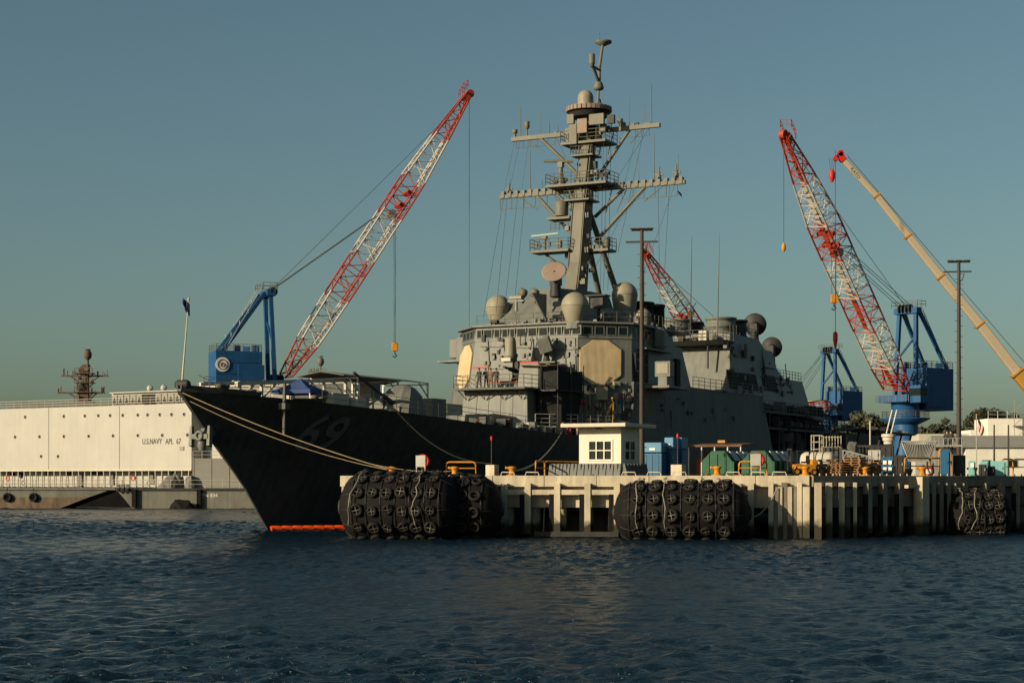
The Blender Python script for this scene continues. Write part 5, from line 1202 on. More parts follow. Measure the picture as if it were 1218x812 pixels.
# ------------------------------------------------------------------ lattice-boom dock cranes
BREAKS = [0, .11, .27, .41, .56, .69, .84, 1.0]
def crane(label, base, ground, pivot_h, tip, heading, hook, aux, house=True, scale=1.0):
    base = Vector((base[0], base[1], ground)); h = Vector((math.cos(heading), math.sin(heading), 0)); s = Vector((-h.y, h.x, 0))
    t = thing('dock_crane', label, 'crane', base, 0, 'blue dock cranes with red and white booms')
    def L(a, b, z): return h * (a * scale) + s * (b * scale) + Vector((0, 0, z - ground))
    pz = pivot_h
    # tower
    MB().lathe([(2.5 * scale, 0), (2.15 * scale, 1.2), (2.1 * scale, pz - 5.0 - ground)], (0, 0, 0), 24).build('pedestal', M_BLUE, t)
    rz_ = pz - 5.2 - ground
    pl = MB().lathe([(2.2, rz_ - .9), (4.1, rz_), (4.1, rz_ + .2), (2.2, rz_ + .2)], (0, 0, 0), 24).build('ring_platform', M_BLUE, t)
    MB().rail([(4.0 * math.cos(a), 4.0 * math.sin(a), rz_ + .2) for a in np.linspace(0, 2 * math.pi, 15)], 1.1, 1.6, .05, 3).build('guard_rail', M_SHIP, pl)
    MB().lathe([(2.4, rz_ + .2), (2.4, pz - 2 - ground), (3.2, pz - 1.4 - ground)], (0, 0, 0), 24).build('slewing_ring', M_BLUE, t)
    # machinery house
    hb_, ht = pz - 3.6, pz + 3.6
    def hbox(a0, a1, b0, b1, z0, z1): return MB().hexa([L(a0, b0, z0), L(a1, b0, z0), L(a1, b1, z0), L(a0, b1, z0)], [L(a0, b0, z1), L(a1, b0, z1), L(a1, b1, z1), L(a0, b1, z1)])
    H = hbox(-9.8, -2.2, -2.7, 2.7, hb_, ht).build('machinery_house', M_BLUE, t, bevel=.08)
    hbox(-6.2, -1.9, -2.95, 2.95, hb_ + .5, ht - 2.2).build('side_room', M_BLUE, H)
    for k in range(1, 4):
        z = hb_ + (ht - hb_) * k / 4; MB().beam(L(-9.85, -2.73, z), L(-2.2, -2.73, z), .06, .1).build('plate_seam', M_BLUE, H)
    MB().rail([L(-9.7, -2.6, ht), L(-2.3, -2.6, ht), L(-2.3, 2.6, ht), L(-9.7, 2.6, ht), L(-9.7, -2.6, ht)], 1.1, 1.5, .05, 3).build('guard_rail', M_SHIP, H)
    for a_, b_ in ((-8, 1), (-6, -1.2), (-4, .8), (-3.2, -2)): MB().box(L(a_, b_, ht + .5), (1, 1, 1)).build('roof_unit', M_BLUE, H)
    hbox(-2.2, 3.6, -3.0, 3.0, pz - 2.4, pz - 1.2).build('slewing_deck', M_BLUE, t)
    cb = hbox(.6, 2.8, 3.0, 5.2, pz - 2.6, pz + .3).build('operator_cab', M_BLUE, t, bevel=.06)
    hbox(1.0, 2.86, 2.96, 5.26, pz - 1.4, pz - .2).build('cab_window', M_GLASS, cb)
    MB().rail([L(-2, -3.4, pz - 2.4), L(3.6, -3.4, pz - 2.4), L(3.6, 3.4, pz - 2.4)], 1.1, 1.5, .05, 3).build('guard_rail', M_SHIP, t)
    # portal frame: two front legs, two raking back legs, crossheads
    az = pz + 13.2
    A = [L(-.6, b, az) for b in (-1.7, 1.7)]
    for k, b in enumerate((-2.2, 2.2)):
        MB().beam(L(.0, b, pz - 1.2), A[k], .62, .62, (h.x, h.y, 0)).build('frame_leg', M_BLUE, t)
        MB().beam(L(-8.6, b, ht - .1), A[k] + L(-.9, 0, ground), .5, .62).build('back_leg', M_BLUE, t)
        MB().beam(L(-8.0, b * 1.15, ht + .5), A[k] + L(-1.4, 0, ground + .9), .1, .1).build('ladder_rail', M_CREAM, t)
        for f in (.2, .4, .6, .8):
            q = L(-8.6, b, ht).lerp(A[k] + L(-.9, 0, ground), f); MB().beam(q + Vector((0, 0, .3)), q + Vector((0, 0, 1.1)), .08, .08).build('ladder_post', M_CREAM, t)
    MB().beam(L(-.3, -2.0, pz + 5), L(-.3, 2.0, pz + 9), .3, .3).build('cross_brace', M_BLUE, t)
    hd = MB().beam(A[0] - s * .7, A[1] + s * .7, 1.4, 1.0).build('crosshead', M_BLUE, t)
    MB().rail([A[0] - s * 1 + h * .9 + Vector((0, 0, .5)), A[1] + s * 1 + h * .9 + Vector((0, 0, .5)), A[1] + s * 1 - h * 1.4 + Vector((0, 0, .5)), A[0] - s * 1 - h * 1.4 + Vector((0, 0, .5))], 1.1, 1.2, .05, 2, True).build('guard_rail', M_SHIP, hd)
    for b in (-1.1, -.4, .4, 1.1): MB().lathe([(.75, -.1), (.75, .1)], (A[0] + A[1]) / 2 + s * b + h * .6 + Vector((0, 0, .3)), 14, s).build('sheave', M_DARK, hd)
    # boom
    P0 = L(2.4, 0, pz); P1 = Vector(tip) - base; d = (P1 - P0).normalized(); n = s.copy(); n = (n - d * n.dot(d)).normalized(); up = n.cross(d); Lb = (P1 - P0).length
    if up.z < 0: up = -up
    def hw(f): return float(I(f, [0, .1, .3, .68, .84, 1], [2.3, 2.15, 2.0, 1.9, 1.35, .55])) * scale
    def hh(f): return float(I(f, [0, .12, .3, .68, .84, 1], [.55, 1.5, 1.75, 1.75, 1.2, .45])) * scale
    def C(f, i): return P0 + d * (Lb * f) + n * (hw(f) * (-1, 1, 1, -1)[i]) + up * (hh(f) * (-1, -1, 1, 1)[i])
    bays = 24
    for k in range(7):
        f0, f1 = BREAKS[k], BREAKS[k + 1]; mb = MB(); nb = max(2, round((f1 - f0) * bays))
        fs = [f0 + (f1 - f0) * j / nb for j in range(nb + 1)]
        for j in range(nb):
            a, b = fs[j], fs[j + 1]
            for i in range(4):
                mb.tube(C(a, i), C(b, i), .16 * scale, n=6, caps=(j in (0, nb - 1)))
                i2 = (i + 1) % 4
                mb.tube(C(a, i), C(a, i2), .075 * scale, n=4, caps=False)
                if j % 2: mb.tube(C(a, i), C(b, i2), .075 * scale, n=4, caps=False)
                else: mb.tube(C(a, i2), C(b, i), .075 * scale, n=4, caps=False)
            if j % 3 == 1: mb.tube(C(a, 0), C(a, 2), .06, n=4, caps=False)
        sec = mb.build('boom_section', M_RED if k % 2 == 0 else M_BWHITE, t)
        # walkway inside the boom
        wk = MB(); wk.beam(P0 + d * (Lb * f0) - up * (hh(f0) * .55), P0 + d * (Lb * f1) - up * (hh(f1) * .55), .8 * min(1, hw(f1)), .09, up); wk.build('boom_walkway', M_RED if k % 2 == 0 else M_BWHITE, sec)
    for f in (.6, .645):
        c = P0 + d * (Lb * f) - up * .5; MB().beam(c - n * 1.5, c + n * 1.5, .6, .8, up).build('rope_winch', M_RED, t)
    for b in (-.8, -.25, .25, .8): MB().lathe([(.7, -.1), (.7, .1)], P0 + d * (Lb * .565) + n * b, 14, n).build('sheave', M_STEEL, t)
    hdp = P0 + d * Lb
    hd2 = MB().beam(hdp - d * .8 - n * .9, hdp - d * .8 + n * .9, 1.0, 1.0, up).lathe([(.7, -.4), (.7, .4)], hdp + d * .2 - up * .2, 12, n).build('boom_head', M_RED, t)
    MB().rail([hdp - n * 1 + up * .8 - d * 1.5, hdp - n * 1 + up * .9 + d * .6, hdp + n * 1 + up * .9 + d * .6, hdp + n * 1 + up * .8 - d * 1.5], 1.2, .8, .06, 2).build('guard_rail', M_RED, hd2)
    # ropes
    rp = MB(); top = (A[0] + A[1]) / 2 + h * .5 + Vector((0, 0, .6))
    at_ = P0 + d * (Lb * .535) + up * hh(.535)
    for b in (-1.3, -.6, .6, 1.3): rp.tube(top + s * b, at_ + n * b, .05, n=5)
    rp.tube(top, P0 + d * (Lb * .86) + up * (hh(.86) + .3), .045, n=5); rp.tube(P0 + d * (Lb * .86) + up * (hh(.86) + .3), hdp + up * .5, .045, n=5)
    rp.build('luffing_ropes', M_CABLE, t)
    hp = P0 + d * (Lb * .575) - up * .5
    hz_ = hook - ground
    mb = MB()
    for b in (-.45, .45): mb.tube(hp + n * b, Vector((hp.x, hp.y, hz_)) + n * b * .8, .045, n=5)
    mb.build('hoist_ropes', M_CABLE, t)
    hk = MB().box(Vector((hp.x, hp.y, hz_ - .5)), (1.0, .6, 1.4)).build('hook_block', M_YEL, t, bevel=.1)
    MB().path([Vector((hp.x, hp.y, hz_ - 1.1)), Vector((hp.x, hp.y, hz_ - 1.6)), Vector((hp.x + .3, hp.y, hz_ - 2.0)), Vector((hp.x, hp.y, hz_ - 2.3)), Vector((hp.x - .35, hp.y, hz_ - 2.0))], .12, 6).build('hook', M_DARK, hk)
    az_ = aux - ground; tp = hdp + d * .3
    MB().tube(tp, Vector((tp.x, tp.y, az_)), .045, n=5).build('whip_rope', M_CABLE, t)
    MB().lathe([(.1, .8), (.3, .4), (.35, -.2), (.1, -.6)], Vector((tp.x, tp.y, az_)), 8).build('whip_hook', M_OCHRE, t)
    return t, H, L, s
Yc = 288.0
lt, lH, lL, ls = crane('blue dock crane behind the bow at left, boom raised to the right', (gx(323, Yc), Yc), 3.5, hz(446, Yc), at(557, 112, 300), R(22), hz(408, 294), hz(402, 300))
# round emblem on the left crane's house
q = lL(-8.7, -2.72, hz(436, Yc)); ex = Vector((math.cos(R(22)), math.sin(R(22)), 0)); nn = Vector((ex.y, -ex.x, 0))
em = MB().lathe([(1.15, 0), (1.15, .08)], q + nn * .02, 28, nn).build('emblem_disc', M_FLAGW, lH)
MB().torus(q + nn * .1, .78, .07, nn, 24, 5).build('emblem_ring', M_BROWN, em); MB().torus(q + nn * .1 + Vector((0, 0, -.05)), .3, .08, nn, 14, 5).build('emblem_mark', M_BROWN, em)
Yr = 300.0
crane('largest blue dock crane at right, red and white boom leaning left toward us', (gx(1077, Yr), Yr), 3.6, hz(462, Yr), at(933, 160, 266), R(-140), hz(352, 280), hz(295, 266))
crane('distant dock crane whose red boom tip shows beside the tall light pole', (gx(905, 400), 400), 3.6, 17, at(767, 300, 372), R(-165), 40, 32, scale=1.0)
Yd = 430.0
crane('farthest blue dock crane, its portal frame behind the stern, boom lowered', (gx(985, Yd), Yd), 3.6, hz(482, Yd), at(905, 500, 396), R(-140), 12, 10, scale=1.0)

# ------------------------------------------------------------------ telescopic mobile crane
def tele():
    Y = 185.0
    tipq = at(1003, 190, Y); b = at(1300, 549, Y)
    t = thing('mobile_crane', 'cream telescopic crane boom with red head rising from the right edge', 'mobile crane', (b.x, b.y, 3.65))
    O = t.location.copy()
    d = (tipq - b).normalized(); L = (tipq - b).length; up = Vector((0, 1, 0)).cross(d); up = -up if up.z < 0 else up
    b0 = b - O; sts = [at(1300, 549, Y), at(1209, 442, Y), at(1164.7, 385, Y), at(1118, 328, Y), at(1079.6, 279.7, Y), at(1042, 232, Y), tipq]
    ws = [1.35, 1.0, .9, .8, .7, .6]
    for k in range(6):
        a, c = sts[k] - O, sts[k + 1] - O; a = a - d * (.4 if k else 0)
        w = ws[k]
        s_ = MB().beam(a, c, w * .8, w, up).build('boom_section', M_OCHRE if k == 0 else M_TELE, t, bevel=.12)
        if k < 5: MB().beam(c - d * .18, c + d * .02, w * .95, w * 1.15, up).build('boom_collar', M_OCHRE, s_)
        if k == 5:
            me = text_mesh('KATO', .5); me.materials.clear(); me.materials.append(M_TEXT); o = bpy.data.objects.new('lettering', me); COL.objects.link(o); o.parent = s_
            q = c - d * 1.9; X = -d; Z = Vector((0, -1, 0)); Yv = Z.cross(X)
            m = Matrix((X, Yv, Z)).transposed().to_4x4(); m.translation = q + Vector((0, -w * .4 - .02, 0)); o.matrix_local = m
    tp = tipq - O
    hd = MB().beam(tp - d * .1, tp + d * .8, .6, .7, up).lathe([(.34, -.3), (.34, .3)], tp + d * .7 + up * .2, 12, (0, 1, 0)).lathe([(.3, -.3), (.3, .3)], tp + d * .6 - up * .5, 12, (0, 1, 0)).build('boom_head', M_REDP, t)
    hp = tp + d * .9 - up * .8
    rp = MB()
    for x in (-.3, 0, .3): rp.tube(hp + Vector((x, 0, 0)), hp + Vector((x * .5, 0, -1.3)), .03, n=4)
    rp.tube(tp + d * 1.3, Vector(((tp + d * 1.3).x, tp.y, hz(402, Y) - O.z)), .035, n=5)
    rp.tube(tp + up * .6, b0 + up * 1.2 + d * 6, .035, n=4)
    rp.build('hoist_ropes', M_CABLE, t)
    MB().lathe([(.12, 0), (.32, -.3), (.32, -.9), (.15, -1.3)], hp + Vector((0, 0, -1.2)), 10).build('hook_block', M_REDP, t)
    q = Vector(((tp + d * 1.3).x, tp.y, hz(400, Y) - O.z)); MB().lathe([(.12, .5), (.25, .3), (.25, -.4), (.08, -1.3)], q, 8).build('overhaul_ball', M_REDP, t)
    # carrier: turntable, counterweight, chassis and wheels just outside the view
    MB().box((1.0, 0, .95), (9.5, 2.7, .8)).build('chassis', M_OCHRE, t, bevel=.05)
    MB().box((1.6, 0, 2.1), (3.6, 2.5, 1.3)).build('turntable', M_TELE, t, bevel=.08); MB().box((4.0, 0, 2.0), (1.6, 2.6, 1.5)).build('counterweight', M_OCHRE, t, bevel=.08)
    cb = MB().box((-2.9, -.7, 1.9), (1.7, 1.1, 1.5)).build('cab', M_TELE, t, bevel=.1); MB().box((-3.0, -1.27, 2.15), (1.2, .05, .7)).build('cab_window', M_GLASS, cb)
    for x in (-2.6, -1.1, 2.6, 4.1):
        for y in (-1.2, 1.2):
            w = MB().torus((x, y, .55), .4, .18, (0, 1, 0), 16, 8).build('wheel', M_TYRE, t); MB().lathe([(.25, -.12), (.25, .12)], (x, y, .55), 12, (0, 1, 0)).build('rim', M_OCHRE, w)
tele()

# ------------------------------------------------------------------ masts of ships lying behind
def far_ship(label, pxc, Y, ytop, ybase, mat, arms, head):
    t = thing('moored_ship', label, 'ship', (gx(pxc, Y), Y, 0), 0)
    kx = Y / F_PX; Z = lambda y: hz(y, Y)
    MB().prism([(-30, -6), (20, -6), (32, 0), (20, 6), (-30, 6)], -1, 6).build('hull', M_HULL, t)
    MB().prism([(-12, -5), (8, -5), (8, 5), (-12, 5)], 6, Z(ybase) + .5).build('superstructure', M_SHIP, t)
    w = .62
    m = MB().hexa([(-w * 1.3, -w, Z(ybase)), (w * 1.3, -w, Z(ybase)), (w * 1.3, w, Z(ybase)), (-w * 1.3, w, Z(ybase))], [(-w, -w, Z(head + 14)), (w, -w, Z(head + 14)), (w, w, Z(head + 14)), (-w, w, Z(head + 14))]).build('mast', mat, t)
    MB().hexa([(-w, -w, Z(head + 14)), (w, -w, Z(head + 14)), (w, w, Z(head + 14)), (-w, w, Z(head + 14))], [(-w * 1.7, -w, Z(head + 6)), (w * 1.7, -w, Z(head + 6)), (w * 1.5, w, Z(head)), (-w * .9, w, Z(head))]).build('mast_head', mat, m)
    MB().tube((w * .9, 0, Z(head + 4)), (w * .9, 0, Z(ytop + 4)), .22, .15, 8).sphere((w * .9, 0, Z(ytop + 6)), .75, 12, 1.3).lathe([(.6, 0), (.6, .12)], (w * .9, 0, Z(ytop)), 10).build('topmast', mat, m)
    rn = random.Random(int(pxc))
    for i in range(26):
        z = rn.uniform(Z(ybase), Z(head)); s_ = rn.uniform(.3, .9)
        MB().box((rn.uniform(-1.5, 1.5), rn.uniform(-1, .2), z), (s_, s_, s_ * rn.uniform(.5, 1.4))).build('mast_box', (mat, M_DARK, M_MAST)[i % 3], m)
    for k in range(4):
        z = Z(ybase) + (Z(head) - Z(ybase)) * (k + .5) / 4.5; q = MB().box((0, 0, z), (3.4, 2.4, .16)).build('mast_platform', mat, m)
        MB().rail([(-1.7, -1.2, z), (1.7, -1.2, z)], .9, .8, .05, 2).build('guard_rail', mat, q)
        MB().tube((-1.6, 0, z), (0, 0, z - 1.6), .1, n=5).tube((1.6, 0, z), (0, 0, z - 1.6), .1, n=5).build('platform_strut', mat, q)
    for y, l, r_ in arms:
        yd = MB().beam((-l * kx, 0, Z(y)), (r_ * kx, 0, Z(y)), .3, .3)
        for sg, e in ((-1, l), (1, r_)): yd.tube((sg * e * kx * .62, 0, Z(y)), (0, 0, Z(y + 12)), .12, n=5)
        for i in range(9):
            x = rn.uniform(-l, r_) * kx; yd.tube((x, 0, Z(y)), (x, 0, Z(y - rn.uniform(3, 9))), rn.choice((.05, .1, .16)), n=5)
        yd.build('yardarm', mat, m)
far_ship('rust-brown mast of a ship moored behind the white barge', 101, 330, 416, 483, M_RUSTY, ((447, 28, 28), (467, 32, 24)), 433)
far_ship('small grey mast of a ship seen past the crane boom', 378, 360, 424, 456, M_MAST, ((446, 12, 10),), 441)
# ------------------------------------------------------------------ quay furniture
SQ = SHIP_A - R(90)                       # quay things stand square to the berth
def ground_at(px, Y): return Vector((gx(px, Y), Y, QTOP))
def lamp_pole(label, px, Y, y_top, arms):
    b = ground_at(px, Y); H = hz(y_top, Y) - QTOP
    t = thing('light_pole', label, 'light pole', b, R(-8), 'tall dark light poles on the quay')
    MB().tube((0, 0, 0), (0, 0, H), .20, .12, 12).build('pole', M_POLE, t)
    MB().lathe([(.45, 0), (.45, .12), (.28, .5)], (0, 0, 0), 12).build('pole_base', M_POLE, t)
    for z, l, r_, lamps in arms:
        a = MB().beam((-l, 0, H - z), (r_, 0, H - z), .12, .12).build('cross_arm', M_POLE, t)
        for x in lamps:
            MB().hexa([(x - .28, -.24, H - z + .06), (x + .28, -.24, H - z + .06), (x + .28, .24, H - z + .1), (x - .28, .24, H - z + .1)], [(x - .22, -.2, H - z + .13), (x + .22, -.2, H - z + .13), (x + .22, .2, H - z + .18), (x - .22, .2, H - z + .18)]).build('floodlight', M_POLE, a)
    st = MB()
    for k in range(int(H / .45)):
        z = 2 + k * .4
        if z > H - 1: break
        st.tube((-.32 if k % 2 else .0, 0, z), (.0 if k % 2 else .32, 0, z), .02, n=4)
    st.build('climbing_step', M_POLE, t)
    MB().path([(.4, 0, H - 1.0), (.25, 0, H - 1.5), (0, 0, H - 1.6)], .04, 5).build('cable_loop', M_POLE, t)
lamp_pole('tall light pole standing beside the white guard hut', 763.5, 121, 272, ((.1, .72, .75, (-.55, .0, .55)), (.9, 1.1, 1.1, ())))
lamp_pole('tall light pole at right, in front of the telescopic crane', 1140.5, 136, 310, ((.1, .85, .85, (-.6, 0, .6)), (.85, 1.15, .95, ())))

def hut():
    Y = 113.0; c = at(738.6, 560, Y); b = Vector((c.x, c.y, QTOP))
    t = thing('guard_hut', 'small white guard hut with flat roof and six-paned window', 'hut', b, SQ)
    # local origin is the near right corner; x runs right, -y faces us
    W_, D_ = 2.95, 2.9; zt = hz(508, Y) - QTOP; t0 = .12
    z0, z1 = hz(547, Y) - QTOP, hz(523.5, Y) - QTOP; x0, x1 = -2.28, -.62
    MB().box((-W_ / 2, D_ / 2, .1), (W_ + .3, D_ + .3, .2)).build('plinth', M_CONC, t)
    fr = MB()
    for a0, a1, c0, c1 in ((-W_, x0, .2, zt), (x1, 0, .2, zt), (x0, x1, .2, z0), (x0, x1, z1, zt)):
        fr.box(((a0 + a1) / 2, t0 / 2, (c0 + c1) / 2), (a1 - a0, t0, c1 - c0))
    fr.build('front_wall', M_HUTW, t)
    sd = MB(); y0, y1 = .55, 2.25
    for a0, a1, c0, c1 in ((t0, y0, .2, zt), (y1, D_ - t0, .2, zt), (y0, y1, .2, z0), (y0, y1, z1, zt)): sd.box((-t0 / 2, (a0 + a1) / 2, (c0 + c1) / 2), (t0, a1 - a0, c1 - c0))
    sd.build('side_wall', M_HUTW, t)
    MB().box((-W_ + t0 / 2, D_ / 2, (zt + .2) / 2), (t0, D_ - 2 * t0, zt - .2)).build('side_wall', M_HUTW, t)
    MB().box((-W_ / 2, D_ - t0 / 2, (zt + .2) / 2), (W_, t0, zt - .2)).build('back_wall', M_HUTW, t)
    def win(frm, horiz, n, m):
        f = MB(); s = .06
        def bar(a0, a1, c0, c1, dep=.08):
            if horiz: f.box(((a0 + a1) / 2, -.01, (c0 + c1) / 2), (a1 - a0, dep, c1 - c0))
            else: f.box((.01, (a0 + a1) / 2, (c0 + c1) / 2), (dep, a1 - a0, c1 - c0))
        A0, A1 = frm
        bar(A0 - s, A1 + s, z0 - s, z0 + s); bar(A0 - s, A1 + s, z1 - s, z1 + s); bar(A0 - s, A0 + s, z0 + s, z1 - s); bar(A1 - s, A1 + s, z0 + s, z1 - s)
        for i in range(1, n): x = A0 + (A1 - A0) * i / n; bar(x - s * .7, x + s * .7, z0 + s, z1 - s, .07)
        for j in range(1, m): z = z0 + (z1 - z0) * j / m; bar(A0 + s, A1 - s, z - s * .6, z + s * .6, .064)
        o = f.build('window', M_HUTW, t)
        for i in range(n):
            for j in range(m):
                a, b_ = A0 + (A1 - A0) * i / n, A0 + (A1 - A0) * (i + 1) / n; c, d_ = z0 + (z1 - z0) * j / m, z0 + (z1 - z0) * (j + 1) / m
                (MB().quad((a, .03, c), (b_, .03, c), (b_, .03, d_), (a, .03, d_)) if horiz else MB().quad((-.03, a, c), (-.03, b_, c), (-.03, b_, d_), (-.03, a, d_))).build('pane', M_GLASS, o)
    win((x0, x1), True, 3, 2); win((y0, y1), False, 2, 2)
    MB().box((-W_ / 2 + .05, D_ / 2 - .15, zt + .13), (W_ + 1.6, D_ + 2.2, .24)).build('roof_slab', M_CREAM, t, bevel=.03)
    MB().box((-W_ / 2, -.25, zt - .06), (.3, .12, .1)).build('lamp', M_DARK, t)
    # splayed grey barrier around the foot of the hut
    w = thing('barrier_wall', 'low wall of upright grey barrier panels around the guard hut', 'barrier', b + Vector((0, 0, 0)), SQ)
    def panel(x, y, rz, k):
        o = MB().hexa([(-.24, -.28, 0), (.24, -.28, 0), (.24, .05, 0), (-.24, .05, 0)], [(-.23, -.08, .8), (.23, -.08, .8), (.23, .05, .8), (-.23, .05, .8)]).build('panel', M_PLAST, w, (x, y, 0), rz, bevel=.03)
        MB().box((.0, -.15, .42), (.05, .12, .7)).build('panel_rib', M_PLAST, o)
    for i in range(10): panel(.25 - .51 * i, -1.0, 0, i)
    for i in range(7): panel(.62, -.75 + .51 * i, R(90), i)
hut()

def bollard(label, pos, rz):
    t = thing('bollard', label, 'bollard', pos, rz, 'yellow mooring bollards')
    MB().lathe([(.36, 0), (.36, .06), (.2, .1), (.17, .26), (.2, .4), (.27, .46), (.26, .54), (.1, .58)], (0, 0, 0), 16).build('post', M_YEL, t)
    MB().beam((0, 0, .44), (-.42, 0, .5), .26, .16).build('horn', M_YEL, t, bevel=.05)
for px, lab in ((466, 'yellow bollard holding the bow lines, leftmost on the quay'), (541, 'yellow bollard inside the hoop railing above the first fender'), (609, 'yellow bollard just left of the guard hut barrier'), (853, 'yellow bollard in front of the nearer green dumpster'), (958, 'yellow bollard by the forklift, at the end of the sunlit coping')):
    bollard(lab, on_face(px, -.65, QTOP), 0)
for px, lab in ((1029, 'yellow bollard between the pallet stacks and the blue rack'), (1097, 'yellow bollard under the slatted hopper'), (1158, 'yellow bollard left of the teal cabinets')):
    bollard(lab, on_face(px, -.65, QTOP, True), 0)

def ring_stand(label, pos, sc=1.0):
    t = thing('lifebuoy_stand', label, 'lifebuoy stand', pos, SQ + R(12), 'lifebuoy stands on the quay edge')
    for x in (-.27, .27): MB().box((x, 0, .62), (.06, .06, 1.24)).build('leg', M_STEEL, t)
    MB().box((0, -.03, .95), (.62, .04, .7)).build('back_panel', M_STEEL, t, bevel=.01)
    MB().torus((.1, .1, .95), .34, .095, (0, 1, 0), 18, 8).build('lifebuoy', M_REDP, t)
ring_stand('lifebuoy stand above the first fender, left of the hoop railing', on_face(500.5, -.5, QTOP - .05))
ring_stand('lifebuoy stand in front of the second green dumpster', on_face(899, -.5, QTOP))

def hoop_rail(label, pts, h, name='safety_railing'):
    t = thing(name, label, 'railing', pts[0], 0, 'yellow tubular safety railings'); o = t.location.copy()
    P = [Vector(q) - o for q in pts]
    for a, b in zip(P, P[1:]):
        d = (b - a).normalized(); k = .18; Z = Vector((0, 0, 1))
        MB().path([a, a + Z * (h - k), a + Z * (h - k * .3) + d * k * .3, a + Z * h + d * k, b + Z * h - d * k, b + Z * (h - k * .3) - d * k * .3, b + Z * (h - k), b], .055, 8).build('hoop', M_YEL, t)
        MB().tube(a + Z * h * .55, b + Z * h * .55, .04, n=6).build('mid_rail', M_YEL, t)
    return t
hoop_rail('small yellow hoop railing around the second bollard', [on_face(531, -1.5, QTOP), on_face(566, -1.5, QTOP)], .85)
hoop_rail('yellow railing left of the guard hut, in front of the ship side', [ground_at(637, 112), ground_at(648, 114.5), ground_at(690, 117)], .95)
hoop_rail('yellow hoop railing in front of the second green dumpster', [on_face(879, -1.0, QTOP), on_face(912, -1.0, QTOP)], .85)
hoop_rail('long yellow railing below the slatted hopper', [on_face(1076, -1.3, QTOP, True), on_face(1106, -1.3, QTOP, True), on_face(1120, -1.3, QTOP, True)], 1.15)
hoop_rail('tall yellow gate frame in front of the blue booth', [on_face(1117, -1.6, QTOP, True), on_face(1131.5, -1.6, QTOP, True)], 1.75)
hoop_rail('yellow railing at the right edge of the photo', [on_face(1192, -1.5, QTOP, True), on_face(1205, -1.5, QTOP, True), on_face(1222, -1.5, QTOP, True)], 1.15)

def marker(label, px, Y, y_top, w):
    b = ground_at(px, Y); t = thing('marker_post', label, 'marker post', b, SQ, 'red-tipped marker posts')
    H = hz(y_top, Y) - QTOP
    MB().box((0, 0, .34), (w, w, .68)).build('concrete_block', M_CONC, t, bevel=.03)
    MB().tube((-.05, 0, .6), (-.05, 0, H - .22), .035, n=6).build('rod', M_POLE, t); MB().lathe([(.06, H - .24), (.09, H - .1), (.04, H + .03)], (-.05, 0, 0), 8).build('red_tip', M_REDP, t)
marker('red-tipped marker post on a white block, left of the hut', 585.5, 108.3, 519, .62)
marker('red-tipped marker post on a white block, in front of the blue bins', 807, 106.8, 516, .72)

def bin_(label, px0, px1, Y, y_top, mats, lid):
    b = ground_at((px0 + px1) / 2, Y); w = gx(px1, Y) - gx(px0, Y); h = hz(y_top, Y) - QTOP
    t = thing('storage_bin', label, 'storage bin', b, SQ, 'blue storage bins by the guard hut')
    MB().box((0, 0, h * .34), (w, 1.3, h * .68)).build('body', M_DBLUE, t, bevel=.03)
    l_ = MB().box((0, 0, h * .85), (w * .97, 1.27, h * .29)).build('lid', lid, t, bevel=.05)
    for k in range(3): MB().box((-w / 2 + w * (k + .5) / 3, -.66, h * .34), (.05, .05, h * .6)).build('rib', M_DBLUE, t)
    MB().box((0, -.65, h * .8), (w * .3, .03, h * .06)).build('label_plate', M_FLAGW, l_)
M_BIN_LIT = paint('bin_sunlit_blue', (.07, .19, .30), .5, .1)  # bin blue as lit by the sun; darker body colour paints the shadow
bin_('wide blue bin with lighter lid just right of the hut', 768, 792, 125, 526, None, M_BIN_LIT)
bin_('narrow blue bin between the wide one and the marker post', 793.5, 805.5, 125.5, 520, None, M_BIN_LIT)
bin_('slim blue bin behind the white marker block', 806.5, 815.5, 126.5, 520, None, M_BIN_LIT)

def dumpster(label, px, Y):
    b = ground_at(px, Y)
    t = thing('dumpster', label, 'dumpster', b, SQ, 'green dumpsters with sloped lids')
    w, L, h1, h2 = 1.02, 3.9, .85, 1.55
    prof = [(-w, .1), (w, .1), (w, h1), (w * .48, h2), (-w * .35, h2), (-w, h1 + .05)]
    MB().hexa([(x, -L / 2, z) for x, z in prof], [(x, L / 2, z) for x, z in prof]).build('body', M_GREEN, t, bevel=.02)
    for y in (-L / 2 + .05, -L / 4, 0, L / 4, L / 2 - .05): MB().box((w + .04, y, h1 / 2 + .05), (.08, .09, h1 - .05)).build('rib', M_GREEN, t)
    for x in (-.55, 0, .55): MB().box((x, -L / 2 - .03, .75), (.07, .06, 1.2)).build('rib', M_GREEN, t)
    for y in (-1.0, .3, 1.4):
        a = Vector((w * .98 + .02, 0, h1 + .04)); c = Vector((w * .52 + .02, 0, h2 - .04)); n_ = Vector((.07, 0, .05))
        hh_ = MB().hexa([a + Vector((0, y - .42, 0)), a + Vector((0, y + .42, 0)), c + Vector((0, y + .42, 0)), c + Vector((0, y - .42, 0))], [a + n_ + Vector((0, y - .42, 0)), a + n_ + Vector((0, y + .42, 0)), c + n_ + Vector((0, y + .42, 0)), c + n_ + Vector((0, y - .42, 0))]).build('hatch', M_STEEL, t, bevel=.02)
    for y in (-1.5, 1.5):
        for x in (-.75, .75): MB().lathe([(.11, -.05), (.11, .05)], (x, y, .11), 10, (1, 0, 0)).build('wheel', M_DARK, t)
dumpster('green dumpster nearer the guard hut', 866, 110.8)
dumpster('second green dumpster, beside the forklift', 913, 109.8)

